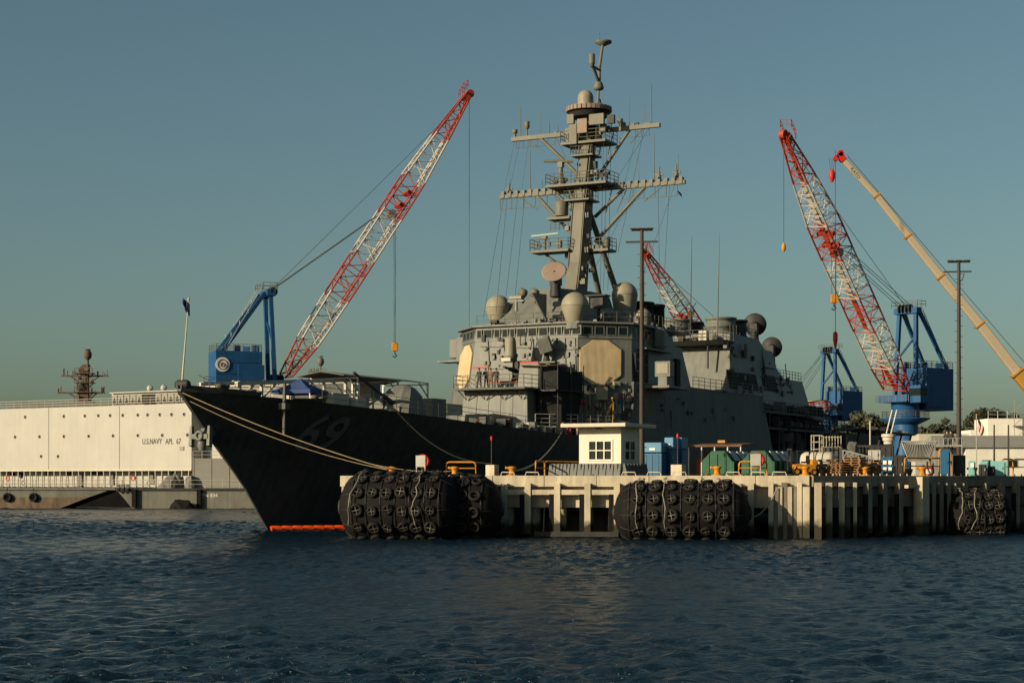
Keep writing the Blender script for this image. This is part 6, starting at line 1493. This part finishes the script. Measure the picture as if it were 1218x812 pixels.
t = thing('lean_to_shelter', 'brown-roofed shelter with steel posts behind the green dumpsters', 'shelter', ground_at(857, 116.5), SQ)
H = hz(527, 116.5) - QTOP
MB().hexa([(-1.9, -1.2, H - .25), (1.9, -1.2, H - .25), (1.9, 1.2, H - .2), (-1.9, 1.2, H - .2)], [(-1.9, -1.2, H - .12), (1.9, -1.2, H - .12), (1.9, 1.2, H + .02), (-1.9, 1.2, H + .02)]).build('roof', M_BROWN, t)
for x in (-1.8, -.9, 0, .9, 1.8):
    MB().box((x, -1.1, (H - .25) / 2), (.07, .07, H - .25)).build('post', M_STEEL, t)
MB().box((0, 1.1, .8), (3.6, .06, 1.6)).build('back_sheet', M_BROWN, t); MB().box((-1.2, .2, .6), (.9, .9, 1.2)).build('stored_drum', M_RED, t, bevel=.1)
o = MB().box((0, 0, 0), (.5, .4, .16)).build('roof_lamp', M_OCHRE, t, (.35, -.6, H + .1))

def forklift():
    Y = 106.6; t = thing('forklift', 'yellow forklift with dark mast parked on the quay corner', 'forklift', ground_at(951, Y), R(14)); t.scale = (.82, .82, .82)
    MB().box((.35, 0, .55), (1.6, 1.0, .6)).build('body', M_YEL, t, bevel=.08); MB().box((1.0, 0, .95), (.55, 1.0, .5)).build('counterweight', M_YEL, t, bevel=.12)
    MB().path([(-.62, -.45, .35), (-.45, -.45, .8), (-.1, -.45, .85), (.1, -.45, .5)], .07, 6).build('mudguard', M_YEL, t)
    for y in (-.42, .42):
        for x in (-.35, .95): MB().box((x, y, 1.25), (.06, .06, 1.1)).build('cage_post', M_DARK, t)
        MB().box((-.78, y * .8, 1.0), (.1, .1, 2.0)).build('mast_rail', M_DARK, t)
        MB().box((-1.35, y * .7, .12), (1.1, .12, .05)).build('fork', M_STEEL, t)
        for x, r_ in ((-.4, .3), (.95, .26)):
            w = MB().torus((x, y * 1.15, r_), r_ * .68, r_ * .32, (0, 1, 0), 16, 8).build('wheel', M_TYRE, t); MB().lathe([(r_ * .5, -.08), (r_ * .5, .08)], (x, y * 1.15, r_), 10, (0, 1, 0)).build('rim', M_YEL, w)
    for z in (.4, 1.1, 1.95): MB().box((-.78, 0, z), (.08, .8, .1)).build('mast_bar', M_DARK, t)
    MB().box((.3, 0, 1.82), (1.4, .9, .06)).build('overhead_guard', M_DARK, t); MB().box((.45, 0, 1.0), (.45, .5, .12)).build('seat', M_BLACK, t); MB().box((.65, 0, 1.25), (.1, .5, .5)).build('seat_back', M_BLACK, t)
    MB().path([(-.2, 0, .9), (-.3, 0, 1.2)], .03, 5).torus((-.3, 0, 1.22), .16, .02, (-.3, 0, 1), 12, 5).build('steering_wheel', M_BLACK, t)
forklift()

slat_m = MB().box((0, 0, 0), (1.15, .11, .022)).mesh('slat', M_WOOD); blk_m = MB().box((0, 0, 0), (.1, 1.0, .09)).mesh('stringer', M_WOOD)
def pallet_stack(label, px, Y, n, rz, seed, lean=0):
    rn = random.Random(seed); t = thing('pallet_stack', label, 'pallet stack', ground_at(px, Y), rz, 'stacks of wooden pallets')
    for k in range(n):
        z = k * .145; ox, oy = rn.uniform(-.06, .06) + lean * k, rn.uniform(-.05, .05); a = rn.uniform(-.06, .06)
        pal = bpy.data.objects.new('pallet', None); COL.objects.link(pal); pal.parent = t; pal.location = (ox, oy, z); pal.rotation_euler = (0, 0, a)
        for x in (-.5, 0, .5): inst(blk_m, 'stringer', pal, (x, 0, .067))
        for y in (-.45, -.225, 0, .225, .45): inst(slat_m, 'slat', pal, (0, y, .123))
        for y in (-.45, .45): inst(slat_m, 'slat', pal, (0, y, .011))
pallet_stack('low stack of pallets right behind the forklift', 970, 107.5, 5, SQ, 1)
pallet_stack('second stack of pallets from the forklift', 985.5, 107.8, 7, SQ + .2, 2)
pallet_stack('tallest pallet stack, its top pallets askew', 1015, 108.4, 8, SQ - .1, 3, .012)
pallet_stack('dark pallet stack left of the blue rack', 1036, 110, 6, SQ, 4)
pallet_stack('shadowed pallet stack between the second and the tallest', 1000, 111, 6, SQ + .1, 6)

# white tank, frame, ladder rack and other gear behind the pallets
t = thing('water_tank', 'rounded cream tank on the quay behind the pallets', 'tank', ground_at(973, 114), SQ)
MB().lathe([(.05, -1.15), (.5, -1.05), (.62, -.85), (.62, .85), (.5, 1.05), (.05, 1.15)], (0, 0, .95), 18, (1, 0, 0)).build('tank_body', M_CREAM, t)
for x in (-.7, .7): MB().box((x, 0, .25), (.2, 1.0, .5)).build('saddle', M_DARK, t)
for x in (-.45, 0, .45): MB().torus((x, 0, .95), .63, .03, (1, 0, 0), 20, 5).build('tank_band', M_DARK, t)
t = thing('access_frame', 'white square steel frame standing above the cream tank', 'steel frame', ground_at(971.5, 117), SQ)
z1, z0 = hz(517, 117) - QTOP, hz(534, 117) - QTOP
for x in (-.28, .28):
    for y in (-.28, .28): MB().box((x, y, z1 / 2), (.07, .07, z1)).build('upright', M_RADOME, t)
for z in (z0, (z0 + z1) / 2, z1 - .04):
    for y in (-.28, .28): MB().box((0, y, z), (.5, .06, .06)).build('crossbar', M_RADOME, t)
t = thing('ladder_rack', 'row of upright pale ladder rails on a dark stand', 'rack', ground_at(990, 118), SQ)
z1, z0 = hz(518, 118) - QTOP, hz(532, 118) - QTOP
for x in np.linspace(-.6, .6, 7): MB().box((float(x), 0, (z0 + z1) / 2), (.06, .06, z1 - z0)).build('upright', M_RADOME, t)
for z in (z0 + .03, z1 - .1): MB().box((0, .05, z), (1.3, .04, .06)).build('crossbar', M_RADOME, t)
MB().box((0, .2, z0 / 2), (1.5, .9, z0)).build('stand', M_DARK, t)
lump(ground_at(1013, 118) + Vector((0, 0, 1.75)), .5, .5, .62, 21, 'bulk_bag', M_TARP, 'grey tarpaulin-wrapped bundle propped above the pallets', 'bundle')
t = thing('storage_crate', 'dark crate under the grey wrapped bundle', 'crate', ground_at(1013, 118), SQ); MB().box((0, 0, .78), (1.2, 1.0, 1.56)).build('body', M_DARK, t, bevel=.03)
for x in (-.4, 0, .4): MB().box((x, -.52, .78), (.08, .05, 1.5)).build('batten', M_BROWN, t)
# boarding gangway, truss sided
t = thing('gangway', 'aluminium truss gangway sloping behind the pallet stacks', 'gangway', ground_at(1024, 113.5), R(-6))
zt, zb_ = hz(536, 113.5) - QTOP, hz(544, 113.5) - QTOP
for y in (-.4, .4):
    for dz in (0, .55): MB().beam((-1.15, y, zt - .5 + dz), (.75, y, zb_ - .55 + dz), .06, .06).build('chord', M_STEEL, t)
    for k in range(7):
        f = k / 6; x = -1.15 + 1.9 * f; z = zt - .5 + (zb_ - zt - .05) * f
        MB().beam((x, y, z), (x, y, z + .55), .04, .04).build('strut', M_STEEL, t)
        if k < 6: MB().beam((x, y, z), (x + .31, y, z + .5), .035, .035).build('strut', M_STEEL, t)
MB().beam((-1.15, 0, zt - .52), (.75, 0, zb_ - .57), .8, .04).build('walkway', M_STEEL, t)
for x in (-1.0, .6): MB().box((x, 0, (zb_ - .6) / 2), (.08, .8, zb_ - .6)).build('trestle', M_DARK, t)
def box_thing(name, label, cat, px0, px1, y0, y1, Y, mat, depth=1.2, extra=None, group=None):
    b = ground_at((px0 + px1) / 2, Y); w = (gx(px1, Y) - gx(px0, Y)) * .92; z0, z1 = max(hz(y1, Y) - QTOP, 0), hz(y0, Y) - QTOP
    t = thing(name, label, cat, b, SQ * .5, group)
    o = MB().box((0, depth / 2, (z0 + z1) / 2), (w, depth, z1 - z0)).build('body', mat, t, bevel=.03)
    if z0 > .05:
        for x in (-w * .42, w * .42): MB().box((x, depth / 2, z0 / 2), (.1, depth * .9, z0)).build('leg', M_DARK, t)
    for k in range(max(2, int(w / .35))):
        x = -w / 2 + w * (k + .5) / max(2, int(w / .35)); MB().box((x, -.02, (z0 + z1) / 2), (.04, .04, (z1 - z0) * .86)).build('rib', mat, t)
    MB().box((w * .25, -.05, z0 + (z1 - z0) * .55), (.06, .05, .16)).build('latch', M_STEEL, t)
    return t, w, z0, z1
box_thing('equipment_cabinet', 'white ribbed equipment cabinet above the pallets', 'cabinet', 1032, 1048, 535, 547, 114.5, M_WHITE)
box_thing('open_trailer', 'long dark flat-roofed trailer behind the white cabinet', 'trailer', 1016, 1064, 529, 560, 119, M_DARK, 2.2)
box_thing('steel_locker', 'dark steel locker right of the blue rack', 'locker', 1063, 1077, 541, 565, 114, M_DARK)
t, w, z0, z1 = box_thing('gas_bottle_rack', 'blue rack with white panels beside the dark locker', 'rack', 1048, 1063, 543, 564, 111.5, M_DBLUE, .9)
for i in range(2):
    for j in range(2): MB().box((-w * .22 + w * .44 * i, -.06, z0 + (z1 - z0) * (.3 + .38 * j)), (w * .3, .05, (z1 - z0) * .22)).build('white_panel', M_FLAGW, t)
# slatted hopper
t = thing('slatted_hopper', 'inverted-pyramid slatted hopper on the quay below the blue crane', 'hopper', ground_at(1093, 117), SQ * .4)
za, zb_ = hz(525, 117) - QTOP, hz(548, 117) - QTOP
for k in range(19):
    f = k / 18 * 2 - 1
    for y0_, y1_ in ((-.9, -.5), (.9, .5)): MB().beam((f * 1.1, y0_, za), (f * .62, y1_, zb_), .045, .045).build('slat', M_STEEL, t)
for k in range(9):
    f = k / 8 * 2 - 1
    for sx in (-1, 1): MB().beam((sx * 1.1, f * .9, za), (sx * .62, f * .5, zb_), .045, .045).build('slat', M_STEEL, t)
for z, a, b_ in ((za, 1.12, .92), (zb_, .64, .52)):
    for s_ in (-1, 1): MB().box((0, s_ * b_, z), (2 * a, .08, .08)).build('rim', M_STEEL, t); MB().box((s_ * a, 0, z), (.08, 2 * b_ - .1, .08)).build('rim', M_STEEL, t)
for x in (-.55, .55):
    for y in (-.45, .45): MB().box((x, y, zb_ / 2), (.08, .08, zb_)).build('leg', M_DARK, t)
MB().hexa([(-.5, -.4, zb_ + .05), (.5, -.4, zb_ + .05), (.5, .4, zb_ + .05), (-.5, .4, zb_ + .05)], [(-.85, -.7, za - .2), (.85, -.7, za - .2), (.85, .7, za - .2), (-.85, .7, za - .2)]).build('load', M_TARP, t)
def booth(label, px0, px1, y0, Y, mat, cat='cabinet', name='site_booth', gl=False):
    t, w, z0, z1 = box_thing(name, label, cat, px0, px1, y0, 566, Y, mat, .9)
    d_ = MB().box((0, -.05, z1 * .48), (w * .7, .05, z1 * .84)).build('door', mat, t); MB().box((w * .25, -.09, z1 * .5), (.04, .04, .12)).build('handle', M_DARK, d_)
    if gl: MB().box((0, -.09, z1 * .72), (w * .5, .04, z1 * .28)).build('window', M_FLAGW, t)
booth('bright blue booth behind the tall yellow gate frame', 1118, 1131, 534, 112.5, M_DBLUE)
booth('dark cabinet at the foot of the right light pole', 1133, 1149, 541, 113.5, M_DARK)
booth('small teal cabinet with white panel, right of the light pole', 1152, 1160.5, 548, 113, M_TEAL, gl=True)
booth('middle teal cabinet behind the dark crates', 1166, 1176, 548, 116, M_TEAL)
booth('widest teal cabinet near the right edge', 1178, 1198, 548, 115.5, M_TEAL)
box_thing('gear_crate', 'dark crate in front of the teal cabinets, left one', 'crate', 1164, 1174, 552, 566, 111, M_DARK, .8, group='dark crates')
box_thing('gear_crate', 'dark crate in front of the teal cabinets, right one', 'crate', 1175, 1184, 554, 566, 111.5, M_DARK, .8, group='dark crates')
t = thing('portable_generator', 'small red and white generator under the yellow railing', 'generator', ground_at(1104, 113), 0)
MB().box((0, 0, .3), (.7, .5, .5)).build('body', M_REDP, t, bevel=.05); MB().box((0, -.27, .3), (.4, .05, .3)).build('panel', M_FLAGW, t)
for x in (-.3, .3): MB().box((x, 0, .62), (.04, .5, .2)).build('handle', M_DARK, t)
# brow tower on the ship side: cream stepped base with struts
t = thing('stair_tower', 'pale stepped stair tower left of the crane pedestal', 'stair tower', ground_at(1057, 150), SQ)
zc = hz(528, 150) - QTOP
MB().lathe([(.45, 0), (.45, zc - .1)], (0, 0, 0), 12, smooth=False).build('base', M_DARK, t)
for k in range(3): MB().lathe([(.42 + k * .1, zc + k * .3), (.42 + k * .1, zc + .26 + k * .3)], (0, 0, 0), 14).build('step_ring', M_CREAM, t)
for x in (-.2, .2): MB().beam((x, 0, zc + .9), (x + .5, 0, zc + 2.9), .09, .09).build('stay', M_STEEL, t)
MB().tube((-1.6, 0, 0), (-1.6, 0, hz(500, 150) - QTOP), .07, n=6).build('post', M_CREAM, t)

# ------------------------------------------------------------------ flag, fence, buildings, trees at right
Y = 150.0; t = thing('flagpole', 'slim flagpole between the light pole and the white building', 'flagpole', ground_at(1161.5, Y), 0)
MB().tube((0, 0, 0), (0, 0, hz(493, Y) - QTOP), .06, .035, 8).build('pole', M_STEEL, t); MB().sphere((0, 0, hz(493, Y) - QTOP), .08, 8).build('finial', M_OCHRE, t)
def us_flag():
    c = at(1162.3, 495, Y); mb = MB(); n, m = 12, 13; V = []
    for j in range(m + 1):
        for i in range(n + 1):
            s_, tt = i / n, j / m
            V.append(c + Vector((.62 * s_ + .07 * math.sin(tt * 3) - .25 * tt * s_, .1 * math.sin(i * 1.3) * s_, -1.0 * tt - 1.0 * s_ * (1 - .25 * tt))))
    fs, mi = [], []
    for j in range(m):
        for i in range(n):
            fs.append([j * (n + 1) + i, j * (n + 1) + i + 1, (j + 1) * (n + 1) + i + 1, (j + 1) * (n + 1) + i]); mi.append(2 if (j < 7 and i < 5) else (0 if j % 2 == 0 else 1))
    mb._add(V, fs, True); mb.mi = mi
    o = mb.build('national_flag', [M_FLAGR, M_FLAGW, M_FLAGN]); so = o.modifiers.new('thickness', 'SOLIDIFY'); so.thickness = .02
    tag(o, 'red and white striped flag hanging from the slim flagpole', 'flag')
us_flag()
for px, lab in ((1182.5, 'thin steel post in front of the white building, left one'), (1199.5, 'thin steel post in front of the white building, right one')):
    t = thing('steel_post', lab, 'post', ground_at(px, 160), 0, 'thin posts before the white building'); MB().tube((0, 0, 0), (0, 0, hz(505, 160) - QTOP), .1, .07, 8).build('shaft', M_POLE, t); MB().box((0, 0, .1), (.4, .4, .2)).build('foot', M_CONC, t)
Y = 262.0
t = thing('dock_building', 'cream dockside building with grey sloping roof at right', 'building', (gx(1149, Y), Y, 3.5), 0)
zw, zr = hz(532, Y) - 3.5, hz(517, Y) - 3.5; Lw = 26
M_BLDG = paint('building_white', (.60, .58, .51), .7, .06, .4, streak=.08)
MB().box((Lw / 2, 7, zw / 2), (Lw, 14, zw)).build('wall', M_BLDG, t)
MB().hexa([(-5.2, -.4, zw), (Lw, -.4, zw), (Lw, 9, zw), (-5.2, 9, zw)], [(-4.2, 4, zr), (Lw, 4, zr), (Lw, 5, zr), (-4.2, 5, zr)]).build('roof', M_ROOF, t)
MB().box((-2.6, 6, zw / 2), (5.0, 9, zw)).build('wall', M_ROOF, t)
for x in (3, 7, 11): w_ = MB().box((x, -.03, zw * .5), (1.4, .06, 1.2)).build('window', M_CREAM, t); MB().box((x, -.07, zw * .5), (1.2, .03, 1.0)).build('pane', M_GLASS, w_)
Y = 275.0
t = thing('white_block', 'white stepped block rising behind the cream building', 'building', (gx(1156, Y), Y, 3.5), 0)
z1, z2 = hz(497.5, Y) - 3.5, hz(511, Y) - 3.5
MB().box((12.5, 4, z1 / 2), (20, 8, z1)).build('wall', M_BLDG, t); MB().box((1.2, 4, z2 / 2), (2.6, 7, z2)).build('wall', M_BLDG, t)
MB().box((-4, 4, z2 / 2 - .3), (8, 6, z2 - .6)).build('wall', M_CREAM, t)
MB().rail([(2.6, .2, z1), (22, .2, z1)], 1.2, 1.5, .05, 2).build('guard_rail', M_STEEL, t)
mb = MB()
for k in range(4): mb.box((7.4, -.6, 4 + k * 2.2), (2.4, 1.0, .1)); mb.beam((6.2, -1.1, 4 + k * 2.2), (8.6, -1.1, 6.1 + k * 2.2), .08, .08)
for x in (6.3, 8.5): mb.box((x, -1.1, 6.5), (.1, .1, 12))
mb.build('fire_escape', M_STEEL, t)
def long_shed():
    Y = 300; t = thing('grey_shed', 'long low grey shed behind the stern, below the trees', 'building', (gx(1030, Y), Y, 3.5), 0)
    MB().box((8, 5, 2.0), (24, 10, 4)).build('wall', M_BARGE, t); MB().hexa([(-4.3, -.3, 4), (20.3, -.3, 4), (20.3, 10.3, 4), (-4.3, 10.3, 4)], [(-4.3, 4.5, 5.4), (20.3, 4.5, 5.4), (20.3, 5.5, 5.4), (-4.3, 5.5, 5.4)]).build('roof', M_ROOF, t)
    for x in (0, 5, 10, 15): MB().box((x, -.05, 1.5), (2.4, .1, 3)).build('door', M_DARK, t)
long_shed()

def leaf_mat(name, rgb):
    m = bpy.data.materials.new(name); m.use_nodes = True; n, l = m.node_tree.nodes, m.node_tree.links; b = n['Principled BSDF']
    oi = n.new('ShaderNodeNewGeometry'); hs = n.new('ShaderNodeHueSaturation'); hs.inputs['Color'].default_value = (*rgb, 1)
    r = n.new('ShaderNodeMapRange'); r.inputs[3].default_value = .55; r.inputs[4].default_value = 1.5; l.new(oi.outputs['Random Per Island'], r.inputs[0]); l.new(r.outputs[0], hs.inputs['Value']); l.new(hs.outputs[0], b.inputs['Base Color'])
    b.inputs['Roughness'].default_value = .7; return m
LEAFS = [leaf_mat('leaf_dark', (.022, .030, .013)), leaf_mat('leaf_olive', (.034, .036, .015))]
def tree(label, px, Y, y_top, w, seed):
    rn = np.random.default_rng(seed); b = Vector((gx(px, Y), Y, 3.5)); H = hz(y_top, Y) - 3.5
    t = thing('broadleaf_tree', label, 'tree', b, 0, 'trees along the skyline at right')
    tr = MB(); tr.path([(0, 0, 0), (.1, 0, H * .25), (-.1, .1, H * .5), (.1, 0, H * .75)], .38, 7)
    for k in range(6):
        a = rn.random() * 6.28; tr.tube((0, 0, H * (.25 + .07 * k)), (math.cos(a) * w * .6, math.sin(a) * w * .6, H * (.5 + .06 * k)), .2, .06, 6)
    tr.build('trunk', M_TRUNK, t)
    nc = 42; V = []; Fc = []
    cen = []
    for k in range(nc):
        a = rn.random() * 6.28; rr = math.sqrt(rn.random()) * w * .82; z = H * (.14 + .8 * rn.random())
        lim = 1 - max(0, (z / H - .62) / .38) ** 1.7 * .75
        cen.append((math.cos(a) * rr * lim, math.sin(a) * rr * lim, z, w * rn.uniform(.2, .42)))
    for cx, cy, cz, r in cen:
        m = 120; d = rn.normal(size=(m, 3)); d /= np.linalg.norm(d, axis=1)[:, None]; rad = r * rn.random(m) ** .35
        for q, dd in zip(np.c_[cx + d[:, 0] * rad, cy + d[:, 1] * rad, np.minimum(cz + d[:, 2] * rad * .7, H)], d):
            s = .34 * rn.uniform(.6, 1.5); u_ = rn.normal(size=3); u_ -= dd * u_.dot(dd) * .6; u_ /= np.linalg.norm(u_); v_ = np.cross(u_, dd + rn.normal(size=3) * .3); v_ /= np.linalg.norm(v_)
            o = len(V); V += [tuple(q - u_ * s), tuple(q + v_ * s * .6), tuple(q + u_ * s), tuple(q - v_ * s * .6)]; Fc.append([o, o + 1, o + 2, o + 3])
    mb = MB(); mb._add(V, Fc, False); mb.build('crown', LEAFS[seed % 2], t)
for i, (px, yt, w, lab) in enumerate(((1012, 497, 4.6, 'dark tree at the stern, left of the stair tower'), (1030, 489, 5.4, 'tallest dark tree left of the crane pedestal'), (1048, 497, 4.8, 'low tree just left of the crane pedestal'), (1102, 507, 4.4, 'small tree just right of the crane pedestal'), (1116, 503, 3.4, 'tree left of the light pole, second from the crane pedestal'), (1131, 495, 4.2, 'round-topped tree directly behind the right light pole'), (1154, 494, 3.6, 'tree right of the light pole, behind the flag'), (1172, 484, 5.2, 'broad dark tree behind the white block, left part'), (1192, 483, 5.0, 'tallest tree behind the white block'), (1213, 488, 4.6, 'tree at the right edge behind the white block'), (1230, 490, 4.4, 'tree cut by the right edge of the photo'), (1090, 512, 3.2, 'low tree partly hidden by the crane pedestal'), (1066, 502, 4.6, 'tree hidden mostly by the crane pedestal'))):
    tree(lab, px, 372 + (i * 7) % 23, yt, w, 40 + i)

# ------------------------------------------------------------------ people
def person(label, base, rz, cloth, arms=((.28, .95), (.28, .95)), lean=0, group=None, h=1.76, step=.1):
    k = h / 1.76
    J = {'pel': (0, 0, .95), 'sp': (.0, -lean * .5, 1.2), 'ch': (0, -lean, 1.38), 'nk': (0, -lean, 1.52), 'hd': (0, -lean - .02, 1.60), 'tp': (0, -lean - .02, 1.72)}
    R_ = {'pel': (.155, .11), 'sp': (.15, .105), 'ch': (.17, .115), 'nk': (.06, .06), 'hd': (.085, .098), 'tp': (.072, .085)}
    E = [('pel', 'sp'), ('sp', 'ch'), ('ch', 'nk'), ('nk', 'hd'), ('hd', 'tp')]
    for s_, nm in ((-1, 'l'), (1, 'r')):
        fwd = step * s_
        J.update({nm + 'hip': (s_ * .10, 0, .86), nm + 'kn': (s_ * .11, -.03 + fwd * .5, .48), nm + 'an': (s_ * .12, .02 + fwd, .09), nm + 'to': (s_ * .13, -.16 + fwd, .04)})
        R_.update({nm + 'hip': (.095, .1), nm + 'kn': (.068, .07), nm + 'an': (.052, .055), nm + 'to': (.045, .035)})
        rx, rzv = arms[0 if s_ < 0 else 1]
        J.update({nm + 'sh': (s_ * .20, -lean, 1.42), nm + 'el': (s_ * .27, -lean + .02 - .1 * (rx - .28), 1.14), nm + 'wr': (s_ * rx, -lean - .18, rzv), nm + 'ha': (s_ * (rx - .02), -lean - .24, rzv - .07)})
        R_.update({nm + 'sh': (.068, .068), nm + 'el': (.05, .05), nm + 'wr': (.036, .036), nm + 'ha': (.035, .045)})
        E += [('pel', nm + 'hip'), (nm + 'hip', nm + 'kn'), (nm + 'kn', nm + 'an'), (nm + 'an', nm + 'to'), ('ch', nm + 'sh'), (nm + 'sh', nm + 'el'), (nm + 'el', nm + 'wr'), (nm + 'wr', nm + 'ha')]
    ks = list(J); bm = bmesh.new(); sk = bm.verts.layers.skin.verify(); vs_ = {}
    for n_ in ks:
        v = bm.verts.new(Vector(J[n_]) * k); v[sk].radius = (R_[n_][0] * k, R_[n_][1] * k); v[sk].use_root = (n_ == 'pel'); vs_[n_] = v
    for a, b in E: bm.edges.new((vs_[a], vs_[b]))
    me = bpy.data.meshes.new('person'); bm.to_mesh(me); bm.free()
    m = bpy.data.materials.new('clothing'); m.use_nodes = True; n, l = m.node_tree.nodes, m.node_tree.links; bs = n['Principled BSDF']; bs.inputs['Roughness'].default_value = .8
    tc = n.new('ShaderNodeTexCoord'); sx = n.new('ShaderNodeSeparateXYZ'); gt = n.new('ShaderNodeMath'); gt.operation = 'GREATER_THAN'; gt.inputs[1].default_value = 1.50 * k
    l.new(tc.outputs['Object'], sx.inputs[0]); l.new(sx.outputs[2], gt.inputs[0]); mx = n.new('ShaderNodeMix'); mx.data_type = 'RGBA'
    l.new(gt.outputs[0], mx.inputs['Factor']); mx.inputs[6].default_value = (*cloth, 1); mx.inputs[7].default_value = (.33, .19, .12, 1); l.new(mx.outputs[2], bs.inputs['Base Color'])
    me.materials.append(m); o = bpy.data.objects.new('person', me); COL.objects.link(o)
    o.modifiers.new('skin', 'SKIN').use_smooth_shade = True; sb = o.modifiers.new('sub', 'SUBSURF'); sb.levels = 2; sb.render_levels = 2
    o.location = base; o.rotation_euler = (0, 0, rz)
    MB().lathe([(.098 * k, 0), (.105 * k, .05), (.085 * k, .1), (.02, .125)], (0, (-lean - .02) * k, 1.655 * k), 12).box((0, (-lean - .12) * k, 1.66 * k), (.15, .1, .02)).build('cap', M_HAIR, o)
    return tag(o, label, 'person', group)
zp = 11.36
G_ = 'crew on the gun platform'
for px, lab, cl, ar, ln in ((570, 'person in dark coveralls, leftmost on the gun platform', (.012, .013, .02), ((.27, .95), (.26, 1.15)), .0), (578.5, 'person in dark clothes leaning forward, second on the gun platform', (.02, .018, .02), ((.2, 1.1), (.2, 1.1)), .12), (584, 'person in brown top, third from the left on the gun platform', (.13, .07, .04), ((.24, 1.0), (.15, 1.2)), .05), (590.5, 'person in dark clothes, rightmost on the gun platform', (.012, .013, .018), ((.27, .95), (.22, 1.05)), .02)):
    q = PU(px, 460, 43.3 + (px % 3) * .25); person(lab, W((q.x, q.y, zp)), SQ + R(10 * math.sin(px)), cl, ar, ln, G_)
# work stand with two people on it by the right light pole
t = thing('work_stand', 'low white-railed work stand left of the right light pole', 'work stand', ground_at(1127, 121), SQ * .3)
zs = hz(529, 121) - QTOP
MB().box((0, 0, zs - .06), (1.9, 1.1, .12)).build('deck', M_STEEL, t)
for x in (-.9, .9):
    for y in (-.5, .5): MB().box((x, y, zs / 2 - .06), (.08, .08, zs - .12)).build('leg', M_STEEL, t)
MB().rail([(-.9, -.5, zs), (.9, -.5, zs)], .45, .3, .03, 1).build('guard_rail', M_STEEL, t)
for px, lab, y_ in ((1126, 'person in black on the work stand, left one', 121.2), (1130.5, 'person in black on the work stand, right one', 120.9)):
    b = ground_at(px, y_); person(lab, b + Vector((0, 0, zs - .55)), R(150), (.01, .01, .012), lean=.1, h=1.55, group='people on the work stand')
